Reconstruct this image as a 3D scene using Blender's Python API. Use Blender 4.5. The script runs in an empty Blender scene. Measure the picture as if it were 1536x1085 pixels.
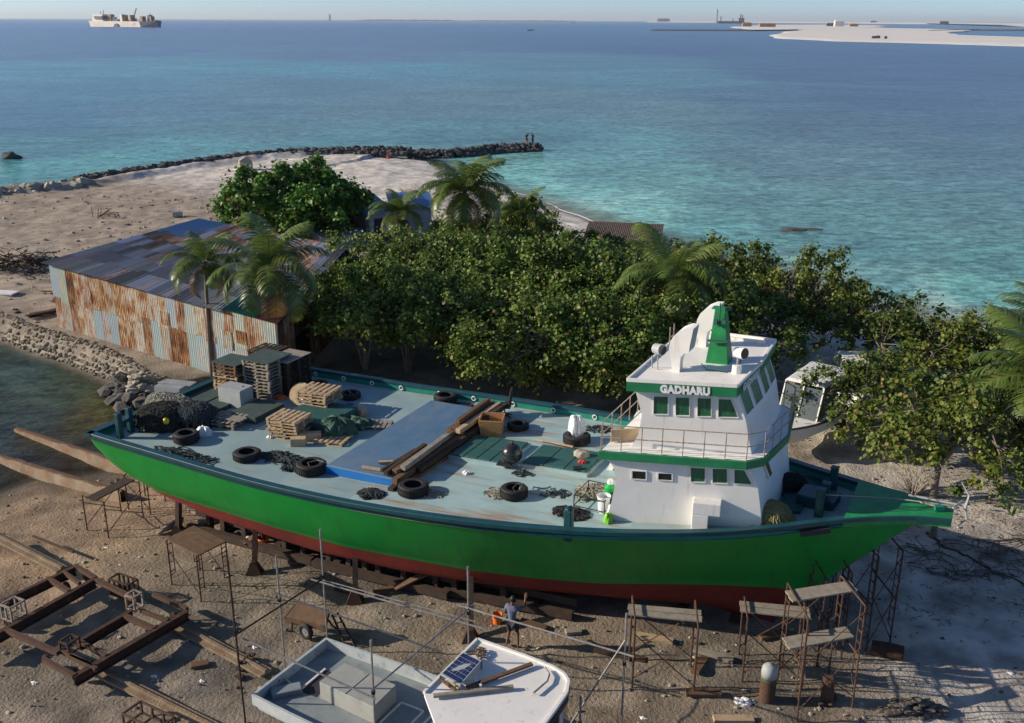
import bpy, math, random
import numpy as np
from mathutils import Vector, Matrix, Euler
from math import radians as R, sin, cos, pi
random.seed(7); rng = np.random.default_rng(7)
SC = bpy.context.scene; COL = SC.collection
# ------------------------------------------------------------ camera
FOC, CH, ROLL = 1500.0, 18.0, R(0.22)
PIT = math.atan(512.0/FOC)
cam_d = bpy.data.cameras.new('camera'); cam = bpy.data.objects.new('camera', cam_d); COL.objects.link(cam); SC.camera = cam
cam_d.sensor_width = 36; cam_d.lens = 36*FOC/1536; cam_d.clip_end = 60000; cam_d.clip_start = .5
_f = Vector((0, cos(PIT), -sin(PIT))); _r0 = Vector((1, 0, 0)); _u0 = Vector((0, sin(PIT), cos(PIT)))
_r = _r0*cos(ROLL)+_u0*sin(ROLL); _u = -_r0*sin(ROLL)+_u0*cos(ROLL)
m3 = Matrix((_r, _u, -_f)).transposed(); cam.matrix_world = Matrix.Translation((0, 0, CH)) @ m3.to_4x4()
# ------------------------------------------------------------ sky, sun, exposure
SUN_EL, SUN_AZ = R(21), R(178.5)        # the sun stands to the left of the view, low
sdir = Vector((cos(SUN_EL)*cos(SUN_AZ), cos(SUN_EL)*sin(SUN_AZ), sin(SUN_EL)))
w = bpy.data.worlds.new('World'); SC.world = w; w.use_nodes = True
nt = w.node_tree; bg = nt.nodes['Background']
sky = nt.nodes.new('ShaderNodeTexSky'); sky.sky_type = 'NISHITA'; sky.sun_disc = False
sky.sun_elevation = SUN_EL; sky.sun_rotation = math.atan2(sdir.x, sdir.y)
sky.air_density = .52; sky.dust_density = .4; sky.ozone_density = 3.4; sky.altitude = 10
nt.links.new(sky.outputs[0], bg.inputs[0]); bg.inputs[1].default_value = 0.12
ld = bpy.data.lights.new('sun', 'SUN'); ld.energy = 5; ld.angle = R(.5); ld.color = (1, .86, .70)
lo = bpy.data.objects.new('sun', ld); COL.objects.link(lo); lo.rotation_euler = (-sdir).to_track_quat('-Z', 'Y').to_euler(); lo.location = sdir*100
SC.view_settings.view_transform = 'Standard'; SC.view_settings.look = 'None'; SC.view_settings.exposure = 0.34; SC.view_settings.gamma = 1
SC.render.engine = 'CYCLES'
# ------------------------------------------------------------ pixel of the photo (1536 wide) -> point of the place
def ray(px, py): return _r*(px-768)+_u*(542.5-py)+_f*FOC
def G(px, py, z=0.0):
    d = ray(px, py); t = (z-CH)/d.z
    return Vector((d.x*t, d.y*t, z))
def zat(base, py):           # height on the vertical line over a ground point that shows at row py
    lo_, hi_ = -2., 16.
    for _ in range(40):
        m = (lo_+hi_)/2; q = Vector((base.x, base.y, m-CH)); y = 542.5-q.dot(_u)/q.dot(_f)*FOC
        if y > py: lo_ = m
        else: hi_ = m
    return (lo_+hi_)/2
# ------------------------------------------------------------ materials
MATS = {}
def mat(name, c1, c2=None, scale=3., rough=.7, bump=0., bscale=20., metal=0., stretch=(1, 1, 1), c3=None, r2=(.35, .65), r3=(.6, .75), s3=1.3, attr=False, coord='Object', spec=.4, alpha=1, trans=0, bdist=.02, detail=5, st3=None):
    m = bpy.data.materials.new(name); m.use_nodes = True; n = m.node_tree.nodes; L = m.node_tree.links
    b = n['Principled BSDF']; tc = n.new('ShaderNodeTexCoord'); mp = n.new('ShaderNodeMapping'); mp.inputs['Scale'].default_value = stretch
    L.new(tc.outputs[coord], mp.inputs[0])
    def noise(s, det=detail, src=mp):
        t = n.new('ShaderNodeTexNoise'); t.inputs['Scale'].default_value = s; t.inputs['Detail'].default_value = det; t.inputs['Roughness'].default_value = .6
        L.new(src.outputs[0], t.inputs['Vector']); return t
    def ramp(t, lo_, hi_):
        r = n.new('ShaderNodeMapRange'); r.inputs['From Min'].default_value = lo_; r.inputs['From Max'].default_value = hi_
        L.new(t.outputs['Fac'], r.inputs['Value']); return r
    def mix(a, bcol, fac, typ='MIX'):
        x = n.new('ShaderNodeMix'); x.data_type = 'RGBA'; x.blend_type = typ
        if isinstance(a, tuple): x.inputs[6].default_value = (*a, 1)
        else: L.new(a, x.inputs[6])
        if isinstance(bcol, tuple): x.inputs[7].default_value = (*bcol, 1)
        else: L.new(bcol, x.inputs[7])
        if isinstance(fac, float): x.inputs[0].default_value = fac
        else: L.new(fac, x.inputs[0])
        return x.outputs[2]
    col = mix(c1, c2, ramp(noise(scale), *r2).outputs[0]) if c2 else None
    if c3:
        src = mp
        if st3: src = n.new('ShaderNodeMapping'); src.inputs['Scale'].default_value = st3; L.new(tc.outputs[coord], src.inputs[0])
        col = mix(col if col else c1, c3, ramp(noise(s3, 7, src), *r3).outputs[0])
    if attr:
        a = n.new('ShaderNodeAttribute'); a.attribute_name = 'Col'
        col = mix(col if col else c1, a.outputs['Color'], 1.0, 'MULTIPLY')
    if col: L.new(col, b.inputs['Base Color'])
    else: b.inputs['Base Color'].default_value = (*c1, 1)
    b.inputs['Roughness'].default_value = rough; b.inputs['Metallic'].default_value = metal; b.inputs['Specular IOR Level'].default_value = spec
    if bump:
        bp = n.new('ShaderNodeBump'); bp.inputs['Strength'].default_value = bump; bp.inputs['Distance'].default_value = bdist
        L.new(noise(bscale, 6).outputs['Fac'], bp.inputs['Height']); L.new(bp.outputs[0], b.inputs['Normal'])
    if trans:
        tr = n.new('ShaderNodeBsdfTranslucent'); ms = n.new('ShaderNodeMixShader'); ms.inputs[0].default_value = trans
        if col: L.new(col, tr.inputs[0])
        else: tr.inputs[0].default_value = (*c1, 1)
        L.new(b.outputs[0], ms.inputs[1]); L.new(tr.outputs[0], ms.inputs[2]); L.new(ms.outputs[0], n['Material Output'].inputs[0])
    MATS[name] = m; return m
def rustmat(name):
    m = bpy.data.materials.new(name); m.use_nodes = True; n = m.node_tree.nodes; L = m.node_tree.links; b = n['Principled BSDF']
    tc = n.new('ShaderNodeTexCoord'); at = n.new('ShaderNodeAttribute'); at.attribute_name = 'Col'
    mp = n.new('ShaderNodeMapping'); mp.inputs['Scale'].default_value = (12, .55, 1); L.new(tc.outputs['UV'], mp.inputs[0])
    mq = n.new('ShaderNodeMapping'); mq.inputs['Scale'].default_value = (1.2, .8, 1); L.new(tc.outputs['UV'], mq.inputs[0])
    def noise(src, s):
        t = n.new('ShaderNodeTexNoise'); t.inputs['Scale'].default_value = s; t.inputs['Detail'].default_value = 8; t.inputs['Roughness'].default_value = .65; L.new(src.outputs[0], t.inputs[0]); return t.outputs['Fac']
    def math_(op, a, c):
        x = n.new('ShaderNodeMath'); x.operation = op
        for i, q in enumerate((a, c)):
            if isinstance(q, (int, float)): x.inputs[i].default_value = q
            else: L.new(q, x.inputs[i])
        return x.outputs[0]
    sep = n.new('ShaderNodeSeparateColor'); L.new(at.outputs['Color'], sep.inputs[0])
    v = math_('ADD', math_('MULTIPLY', math_('ADD', noise(mp, 1.6), math_('MULTIPLY', noise(mq, 1.3), .7)), 2.6), math_('MULTIPLY', sep.outputs[0], .85))
    v = math_('MULTIPLY', math_('SUBTRACT', v, 1.85), .8)
    cr = n.new('ShaderNodeValToRGB'); e = cr.color_ramp.elements
    e[0].position = .1; e[0].color = (.29, .36, .40, 1); e[1].position = 1; e[1].color = (.055, .022, .014, 1)
    for p, c in ((.3, (.46, .45, .42)), (.42, (.42, .34, .26)), (.55, (.33, .17, .08)), (.72, (.21, .09, .042)), (.88, (.12, .045, .025))):
        q = e.new(p); q.color = (*c, 1)
    L.new(v, cr.inputs[0])
    mx = n.new('ShaderNodeMix'); mx.data_type = 'RGBA'; mx.blend_type = 'MULTIPLY'; mx.inputs[0].default_value = 1
    cb = n.new('ShaderNodeCombineColor'); L.new(sep.outputs[1], cb.inputs[0]); L.new(sep.outputs[1], cb.inputs[1]); L.new(math_('MULTIPLY', sep.outputs[1], math_('ADD', 0.80, math_('MULTIPLY', sep.outputs[2], .22))), cb.inputs[2])
    L.new(cr.outputs[0], mx.inputs[6]); L.new(cb.outputs[0], mx.inputs[7]); L.new(mx.outputs[2], b.inputs['Base Color'])
    b.inputs['Roughness'].default_value = .8; b.inputs['Metallic'].default_value = 0; b.inputs['Specular IOR Level'].default_value = .2
    MATS[name] = m; return m
# ------------------------------------------------------------ mesh builder
class MB:
    def __init__(s): s.v = []; s.f = []; s.mi = []; s.c = []; s.uv = []; s.cur = 0; s.col = (1, 1, 1)
    def add(s, vs, fs, uvs=None):
        o = len(s.v); s.v += [tuple(p) for p in vs]
        for k, f in enumerate(fs):
            s.f.append([i+o for i in f]); s.mi.append(s.cur); s.c.append(s.col); s.uv.append(uvs[k] if uvs else None)
        return s
    def hexa(s, b, t):
        return s.add(list(b)+list(t), [(3, 2, 1, 0), (4, 5, 6, 7), (0, 1, 5, 4), (1, 2, 6, 5), (2, 3, 7, 6), (3, 0, 4, 7)])
    def box(s, c, d, rz=0, rx=0, ry=0):
        m = Euler((rx, ry, rz)).to_matrix(); c = Vector(c); h = Vector(d)/2; p = []
        for z in (-1, 1):
            for x, y in ((-1, -1), (1, -1), (1, 1), (-1, 1)): p.append(c+m@Vector((x*h.x, y*h.y, z*h.z)))
        return s.hexa(p[:4], p[4:])
    def beam(s, a, b, w_, h_, up=(0, 0, 1)):
        a = Vector(a); b = Vector(b); d = (b-a).normalized(); x = d.cross(Vector(up))
        if x.length < 1e-3: x = d.cross(Vector((1, 0, 0)))
        x.normalize(); y = x.cross(d).normalized(); x = x*w_/2; y = y*h_/2
        return s.hexa([a-x-y, a+x-y, a+x+y, a-x+y], [b-x-y, b+x-y, b+x+y, b-x+y])
    def tube(s, pts, r, n=6, cap=True):
        pts = [Vector(p) for p in pts]; rs = r if isinstance(r, (list, tuple)) else [r]*len(pts)
        vs = []; fs = []; prev = None
        for i, p in enumerate(pts):
            d = (pts[min(i+1, len(pts)-1)]-pts[max(i-1, 0)])
            if d.length < 1e-6: d = Vector((0, 0, 1))
            d.normalize()
            x = prev-d*prev.dot(d) if prev else d.orthogonal()
            if x.length < 1e-4: x = d.orthogonal()
            x.normalize(); prev = x; y = d.cross(x)
            for k in range(n): a = 2*pi*k/n; vs.append(p+(x*cos(a)+y*sin(a))*rs[i])
        for i in range(len(pts)-1):
            for k in range(n): fs.append((i*n+k, i*n+(k+1) % n, (i+1)*n+(k+1) % n, (i+1)*n+k))
        if cap: fs.append(tuple(range(n))[::-1]); fs.append(tuple(range((len(pts)-1)*n, len(pts)*n)))
        return s.add(vs, fs)
    def lathe(s, prof, c=(0, 0, 0), n=20, m=None):
        c = Vector(c); vs = []; fs = []
        for r, z in prof:
            for k in range(n):
                p = Vector((r*cos(2*pi*k/n), r*sin(2*pi*k/n), z)); vs.append(c+(m@p if m else p))
        for i in range(len(prof)-1):
            for k in range(n): fs.append((i*n+k, i*n+(k+1) % n, (i+1)*n+(k+1) % n, (i+1)*n+k))
        if prof[0][0] > 0: fs.append(tuple(range(n))[::-1])
        if prof[-1][0] > 0: fs.append(tuple(range((len(prof)-1)*n, len(prof)*n)))
        return s.add(vs, fs)
    def torus(s, c, R_, r, n=28, k=10, m=None, flat=1.):
        c = Vector(c); vs = []; fs = []
        for i in range(n):
            for j in range(k):
                a = 2*pi*i/n; b = 2*pi*j/k; p = Vector(((R_+r*cos(b))*cos(a), (R_+r*cos(b))*sin(a), r*flat*sin(b))); vs.append(c+(m@p if m else p))
        for i in range(n):
            for j in range(k): fs.append((i*k+j, ((i+1) % n)*k+j, ((i+1) % n)*k+(j+1) % k, i*k+(j+1) % k))
        return s.add(vs, fs)
    def prism(s, poly, z0, z1):
        n = len(poly); z0 = z0 if callable(z0) else (lambda p, q=z0: q); z1 = z1 if callable(z1) else (lambda p, q=z1: q)
        vs = [(p[0], p[1], z0(p)) for p in poly]+[(p[0], p[1], z1(p)) for p in poly]
        return s.add(vs, [tuple(range(n))[::-1], tuple(range(n, 2*n))]+[(i, (i+1) % n, n+(i+1) % n, n+i) for i in range(n)])
    def rock(s, c, r, sd=None, sq=(1, 1, .7)):
        rd = random.Random(sd if sd is not None else random.random()); vs = []
        t = (1+5**.5)/2
        base = [(-1, t, 0), (1, t, 0), (-1, -t, 0), (1, -t, 0), (0, -1, t), (0, 1, t), (0, -1, -t), (0, 1, -t), (t, 0, -1), (t, 0, 1), (-t, 0, -1), (-t, 0, 1)]
        m = Euler((rd.random()*6, rd.random()*6, rd.random()*6)).to_matrix()
        for b in base:
            p = m@Vector(b).normalized()*(r*rd.uniform(.7, 1.2)); vs.append((c[0]+p.x*sq[0], c[1]+p.y*sq[1], c[2]+p.z*sq[2]))
        return s.add(vs, [(0, 11, 5), (0, 5, 1), (0, 1, 7), (0, 7, 10), (0, 10, 11), (1, 5, 9), (5, 11, 4), (11, 10, 2), (10, 7, 6), (7, 1, 8), (3, 9, 4), (3, 4, 2), (3, 2, 6), (3, 6, 8), (3, 8, 9), (4, 9, 5), (2, 4, 11), (6, 2, 10), (8, 6, 7), (9, 8, 1)])
    def sheet(s, o, du, dv, w_, h_, nr=5, amp=.02, uo=0):
        # a corrugated sheet: origin o, unit directions du (across the ridges) and dv (along them)
        o = Vector(o); nn = Vector(du).cross(Vector(dv)).normalized(); du = Vector(du); dv = Vector(dv); K = nr*2; vs = []; fs = []; uv = []
        for i in range(K+1):
            q = o+du*(w_*i/K)+nn*(amp if i % 2 else 0); vs += [q, q+dv*h_]
        for i in range(K):
            fs.append((2*i, 2*i+2, 2*i+3, 2*i+1)); a = w_*i/K+uo; b = w_*(i+1)/K+uo; uv.append([(a, uo*.37), (b, uo*.37), (b, h_+uo*.37), (a, h_+uo*.37)])
        return s.add(vs, fs, uv)
    def build(s, name, mats, parent=None, world=False, smooth=False, bevel=0, weld=False):
        me = bpy.data.meshes.new(name); vs = s.v
        if world and parent is not None:
            mi = parent_matrix(parent).inverted(); vs = [tuple(mi@Vector(p)) for p in vs]
        me.from_pydata(vs, [], s.f)
        mats = mats if isinstance(mats, (list, tuple)) else [mats]
        for m in mats: me.materials.append(MATS[m] if isinstance(m, str) else m)
        me.polygons.foreach_set('material_index', s.mi)
        if any(c != (1, 1, 1) for c in s.c):
            ca = me.color_attributes.new('Col', 'FLOAT_COLOR', 'CORNER'); arr = []
            for f, c in zip(s.f, s.c): arr += list((*c, 1.))*len(f)
            ca.data.foreach_set('color', arr)
        if any(u is not None for u in s.uv):
            ul = me.uv_layers.new(name='UVMap'); arr = []
            for f, u in zip(s.f, s.uv): arr += [q for p in (u or [(0, 0)]*len(f)) for q in p]
            ul.data.foreach_set('uv', arr)
        if smooth: me.polygons.foreach_set('use_smooth', [True]*len(s.f))
        if weld:
            import bmesh
            bm = bmesh.new(); bm.from_mesh(me); bmesh.ops.remove_doubles(bm, verts=bm.verts, dist=.0005); bmesh.ops.recalc_face_normals(bm, faces=bm.faces); bm.to_mesh(me); bm.free()
        o = bpy.data.objects.new(name, me); COL.objects.link(o)
        if parent is not None: o.parent = parent
        if bevel:
            b = o.modifiers.new('bevel', 'BEVEL'); b.width = bevel; b.segments = 2; b.limit_method = 'ANGLE'
        return o
def parent_matrix(o):
    m = Matrix.Translation(o.location) @ o.rotation_euler.to_matrix().to_4x4()
    return (parent_matrix(o.parent) @ m) if o.parent else m
def tag(o, label, cat, group=None):
    o['label'] = label; o['category'] = cat
    if group: o['group'] = group
    return o
def thing(name, label, cat, loc=(0, 0, 0), rz=0, group=None):
    o = bpy.data.objects.new(name, None); COL.objects.link(o); o.location = loc; o.rotation_euler = (0, 0, rz); o.empty_display_size = .3
    return tag(o, label, cat, group)
def single(mb, name, mats, label, cat, group=None, loc=None, rz=0, **k):
    o = mb.build(name, mats, **k)
    if loc is not None: o.location = loc; o.rotation_euler = (0, 0, rz)
    return tag(o, label, cat, group)
def kids(o): return [c for c in COL.objects if c.parent == o]
def dup(root, loc, rz, label, group=None, scale=None, rot=None):
    r = root.copy(); COL.objects.link(r); r.location = loc; r.rotation_euler = rot if rot else (0, 0, rz); r['label'] = label
    if group: r['group'] = group
    if scale: r.scale = scale if isinstance(scale, tuple) else (scale,)*3
    for ch in root['_k'] if '_k' in root else kids(root):
        c = ch.copy(); COL.objects.link(c); c.parent = r
        for g in kids(ch):
            d = g.copy(); COL.objects.link(d); d.parent = c
    return r
def structure(o, kind='structure'): o['kind'] = kind; return o
# palette
mat('terrain', (1, 1, 1), (.62, .60, .58), .9, .95, .9, 9, attr=True, c3=(1.35, 1.3, 1.25), s3=.35, r3=(.52, .75), bdist=.1, detail=9)
mat('green_paint', (.003, .215, .030), (.005, .25, .038), 1.2, .42, .06, 9, c3=(.02, .13, .04), s3=1.1, r3=(.54, .82), st3=(3.5, 1, .35), spec=.35)
mat('red_bottom', (.20, .022, .014), (.13, .018, .012), 2, .75, .2, 20, c3=(.09, .03, .02), s3=4)
mat('teal_paint', (.007, .045, .058), (.009, .062, .072), 2, .4, .08, 15, c3=(.02, .10, .11), s3=5, r3=(.6, .8))
mat('teal_green', (.01, .17, .13), (.015, .21, .15), 2, .45, .08, 15)
mat('deck_paint', (.225, .33, .335), (.285, .385, .38), .8, .62, .12, 18, c3=(.24, .19, .12), s3=.9, r3=(.54, .78), st3=(.35, 2.2, 1))
mat('deck_rusty', (.27, .40, .41), (.33, .46, .45), 1.1, .6, .12, 18, c3=(.27, .15, .065), s3=1., r3=(.50, .70), st3=(.28, 2.4, 1))
mat('white_paint', (.78, .77, .72), (.72, .71, .67), 1.5, .5, .06, 14, c3=(.46, .40, .32), s3=1.6, r3=(.58, .86), st3=(3.5, 3.5, .4))
mat('band_green', (.012, .15, .06), (.018, .19, .08), 2.5, .45, .08, 15)
mat('funnel_green', (.01, .16, .045), (.015, .24, .07), 3, .5, .2, 12)
mat('blue_paint', (.07, .145, .235), (.10, .18, .27), 1.2, .5, .08, 18, c3=(.16, .21, .24), s3=1.2, r3=(.45, .75), st3=(1, .5, 1))
mat('blue_bright', (.01, .14, .42), (.015, .17, .48), 2, .45)
mat('hatch_green', (.022, .085, .075), (.03, .105, .09), 3, .6, .15, 30, c3=(.10, .13, .11), s3=3, r3=(.62, .8))
mat('mat_dark', (.035, .065, .055), (.05, .085, .075), 3, .85, .3, 40, c3=(.11, .12, .10), s3=4)
mat('rubber', (.012, .012, .013), (.022, .021, .02), 6, .75, .4, 40, c3=(.06, .055, .05), s3=3)
mat('net', (.02, .021, .02), (.04, .04, .032), 9, .95, .9, 45, bdist=.05)
mat('rope', (.33, .31, .24), (.22, .22, .17), 8, .9, .5, 60)
mat('rope_dark', (.045, .06, .06), (.025, .035, .035), 8, .9, .5, 60)
mat('rope_yellow', (.30, .26, .10), (.18, .17, .08), 8, .9, .5, 60)
mat('wood_light', (.48, .36, .22), (.38, .28, .17), 5, .85, .3, 30, stretch=(1, 1, 1), c3=(.22, .16, .1), s3=4, r3=(.6, .8))
mat('wood_grey', (.30, .27, .22), (.21, .185, .15), 5, .9, .3, 30, c3=(.12, .10, .08), s3=4, r3=(.6, .8))
mat('wood_brown', (.15, .085, .045), (.10, .06, .035), 5, .85, .35, 25, c3=(.26, .16, .08), s3=3, r3=(.6, .8))
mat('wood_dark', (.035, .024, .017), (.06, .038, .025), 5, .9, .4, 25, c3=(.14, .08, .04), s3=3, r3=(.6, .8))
mat('rust', (.10, .052, .030), (.065, .036, .024), 6, .9, .5, 40, c3=(.19, .095, .045), s3=5, r3=(.58, .8))
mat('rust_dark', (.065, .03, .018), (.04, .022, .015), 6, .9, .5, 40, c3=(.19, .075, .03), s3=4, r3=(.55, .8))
mat('steel_pipe', (.36, .36, .35), (.22, .21, .20), 7, .5, .2, 40, metal=.4, c3=(.17, .09, .05), s3=6, r3=(.62, .8))
mat('rail_metal', (.42, .37, .32), (.25, .16, .10), 9, .5, metal=.2)
mat('grey_box', (.36, .39, .39), (.31, .34, .34), 3, .6)
mat('boat_grey', (.25, .29, .30), (.19, .23, .24), 2, .6, .1, 20, c3=(.14, .13, .11), s3=2.5, r3=(.56, .8))
mat('boat_box', (.36, .37, .33), (.31, .32, .29), 2, .6, .1, 20, c3=(.2, .19, .16), s3=3, r3=(.6, .8))
mat('glass_dark', (.012, .02, .022), None, rough=.08, spec=.6)
mat('curtain_green', (.008, .07, .03), (.03, .16, .08), 3, .25, stretch=(14, 14, .8), spec=.7)
mat('plastic_white', (.8, .8, .8), (.65, .67, .68), 9, .4, .4, 12)
mat('plastic_green', (.01, .33, .06), rough=.4); mat('plastic_lime', (.17, .48, .04), rough=.5); mat('plastic_yellow', (.6, .42, .02), rough=.4)
mat('plastic_orange', (.75, .16, .02), rough=.5); mat('ball_black', (.015, .015, .016), (.03, .03, .03), 3, .22, spec=.6)
mat('wicker', (.47, .28, .12), (.36, .20, .08), 10, .8, .6, 30, c3=(.24, .13, .06), s3=8)
mat('coral_stone', (.26, .225, .17), (.17, .15, .11), 1.5, .95, .9, 7, c3=(.38, .35, .28), s3=3, r3=(.6, .8), bdist=.1)
mat('rock_dark', (.06, .058, .055), (.105, .10, .09), 1.2, .95, .8, 5, c3=(.19, .18, .16), s3=1.5, r3=(.6, .85), bdist=.1)
mat('dirt_rail', (.26, .2, .13), (.18, .12, .075), 2.5, .95, .7, 12, c3=(.33, .27, .19), s3=2, bdist=.05)
mat('concrete_rusty', (.27, .22, .155), (.22, .13, .07), 1.5, .9, .7, 12, c3=(.36, .31, .24), s3=2, bdist=.05)
mat('bark', (.21, .18, .145), (.13, .105, .08), 6, .95, .7, 20, c3=(.27, .24, .20), s3=3, r3=(.55, .8))
mat('pale_bark', (.30, .27, .22), (.20, .175, .14), 5, .95, .6, 16)
mat('palm_bark', (.22, .18, .14), (.14, .11, .08), 5, .95, .8, 14, stretch=(1, 1, 3))
mat('leaf', (1, 1, 1), rough=.5, attr=True, trans=.3, spec=.32)
mat('palm_leaf', (1, 1, 1), rough=.4, attr=True, trans=.3, spec=.5)
mat('skin', (.16, .075, .04), rough=.6); mat('hair_black', (.01, .009, .008), rough=.6)
mat('cloth_red', (.45, .05, .05), rough=.9); mat('cloth_dark', (.03, .03, .04), rough=.9); mat('cloth_blue', (.13, .15, .24), (.10, .12, .2), 8, rough=.9, bump=.4); mat('cloth_grey', (.2, .2, .2), rough=.9)
mat('blue_roof', (.05, .13, .27), (.07, .16, .32), 3, .45, .2, 6); mat('grey_slab', (.30, .33, .35), (.24, .26, .28), 2, .7)
mat('navy', (.012, .014, .04), rough=.35); mat('solar_blue', (.012, .02, .07), (.018, .03, .10), 3, .15, spec=.7)
mat('sand_white', (.74, .71, .64), (.66, .63, .56), .02, .95, c3=(.38, .36, .32), s3=.03, r3=(.6, .8))
mat('ship_white', (.74, .68, .58), (.64, .60, .52), .05, .7, c3=(.28, .26, .24), s3=.03); mat('ship_dark', (.10, .12, .16), rough=.7); mat('ship_orange', (.30, .19, .11), rough=.7)
mat('island_green', (.06, .10, .07), rough=.9); mat('green_sheet', (.02, .22, .14), (.04, .30, .2), 3, .4); mat('foam', (.8, .82, .82), rough=.8)
mat('thatch', (.12, .09, .07), (.08, .06, .05), 4, .95, .8, 12); mat('rock_pale', (.4, .36, .29), (.3, .27, .21), 2, .95, .8, 6, bdist=.1)
rustmat('rust_sheet')
mat('tarp_green', (.02, .06, .04), (.03, .09, .06), 3, .7, .6, 7, bdist=.06)
mat('debris', (.07, .06, .05), (.14, .12, .10), 4, .95, .8, 10)
# ------------------------------------------------------------ ground
WZ = -1.2
def w2(px, py, z=WZ): p = G(px, py, z); return (p.x, p.y)
shore = [w2(*q) for q in [(0, 506), (44, 524), (83, 537), (118, 548), (147, 562), (168, 568), (185, 585), (215, 603), (252, 612), (285, 640), (262, 672), (215, 690), (185, 700), (150, 712), (110, 718), (47, 722), (0, 742)]]
NSEA = len(shore)
shore += [(-40, 33), (-90, 30), (-90, -30), (90, -30), (90, 60), (50, 47)]
NB0 = len(shore)
shore += [w2(*q) for q in [(1536, 539), (1449, 500), (1340, 470), (1240, 440), (1150, 410), (1040, 380), (923, 345), (878, 328), (836, 315), (794, 298), (740, 280), (690, 268), (664, 255), (650, 243)]]
NB1 = len(shore)
shore += [w2(*q) for q in [(580, 234), (450, 240), (370, 247), (250, 264), (120, 287), (0, 299), (-150, 312), (-400, 330)]]
NC1 = len(shore)
shore += [(-150, 58), (-45, 61)]
SH = np.array(shore)
def sdist(X, Y):
    P = np.stack([X, Y], -1); best = np.full(X.shape, 1e9); who = np.zeros(X.shape, int); inside = np.zeros(X.shape, bool); n = len(SH)
    for i in range(n):
        a = SH[i]; b = SH[(i+1) % n]; ab = b-a; t = np.clip(((P-a)@ab)/(ab@ab), 0, 1); d = np.hypot(*(np.moveaxis(P-(a+t[..., None]*ab), -1, 0)))
        m = d < best; best[m] = d[m]; who[m] = i
        c = ((a[1] > Y) != (b[1] > Y)) & (X < (b[0]-a[0])*(Y-a[1])/(b[1]-a[1]+1e-12)+a[0]); inside ^= c
    return np.where(inside, best, -best), who
def vnoise(X, Y, s, seed=0):
    r = np.random.default_rng(seed).random((257, 257)); x = X/s+1000; y = Y/s+1000; xi = np.floor(x).astype(int); yi = np.floor(y).astype(int); fx = x-xi; fy = y-yi; fx = fx*fx*(3-2*fx); fy = fy*fy*(3-2*fy)
    g = lambda i, j: r[(xi+i) % 257, (yi+j) % 257]
    return (g(0, 0)*(1-fx)+g(1, 0)*fx)*(1-fy)+(g(0, 1)*(1-fx)+g(1, 1)*fx)*fy
def fbm(X, Y, s, seed=0, o=4): return sum(vnoise(X, Y, s/2**k, seed+k)/2**(k+1) for k in range(o))/(1-.5**o)
def height(X, Y):
    d, who = sdist(X, Y)
    steep = (who < 8) | (who >= NC1)
    slip = (who >= 8) & (who < NB0)
    coast = (who >= NB1) & (who < NC1)
    sl = np.where(steep, 3.0, np.where(slip, .155, np.where(coast, .5, .14)))
    z = np.where(d > 0, 1.2*(1-np.exp(-d*sl/1.2*1.25)), np.maximum(d*np.minimum(sl, .35), -4))-1.2
    z += np.where((d > 0) & coast, .7*np.exp(-((d-3.2)/1.6)**2)*(.5+fbm(X, Y, 5, 3)), 0)
    lumps = (fbm(X, Y, 2.2, 11)-.5)*.26+(fbm(X, Y, .6, 21, 3)-.5)*.13
    z += lumps*np.clip(d*.3, 0, 1)*np.where(np.hypot(X+13, Y-60) < 0, .3, 1)
    return z, d, who
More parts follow.
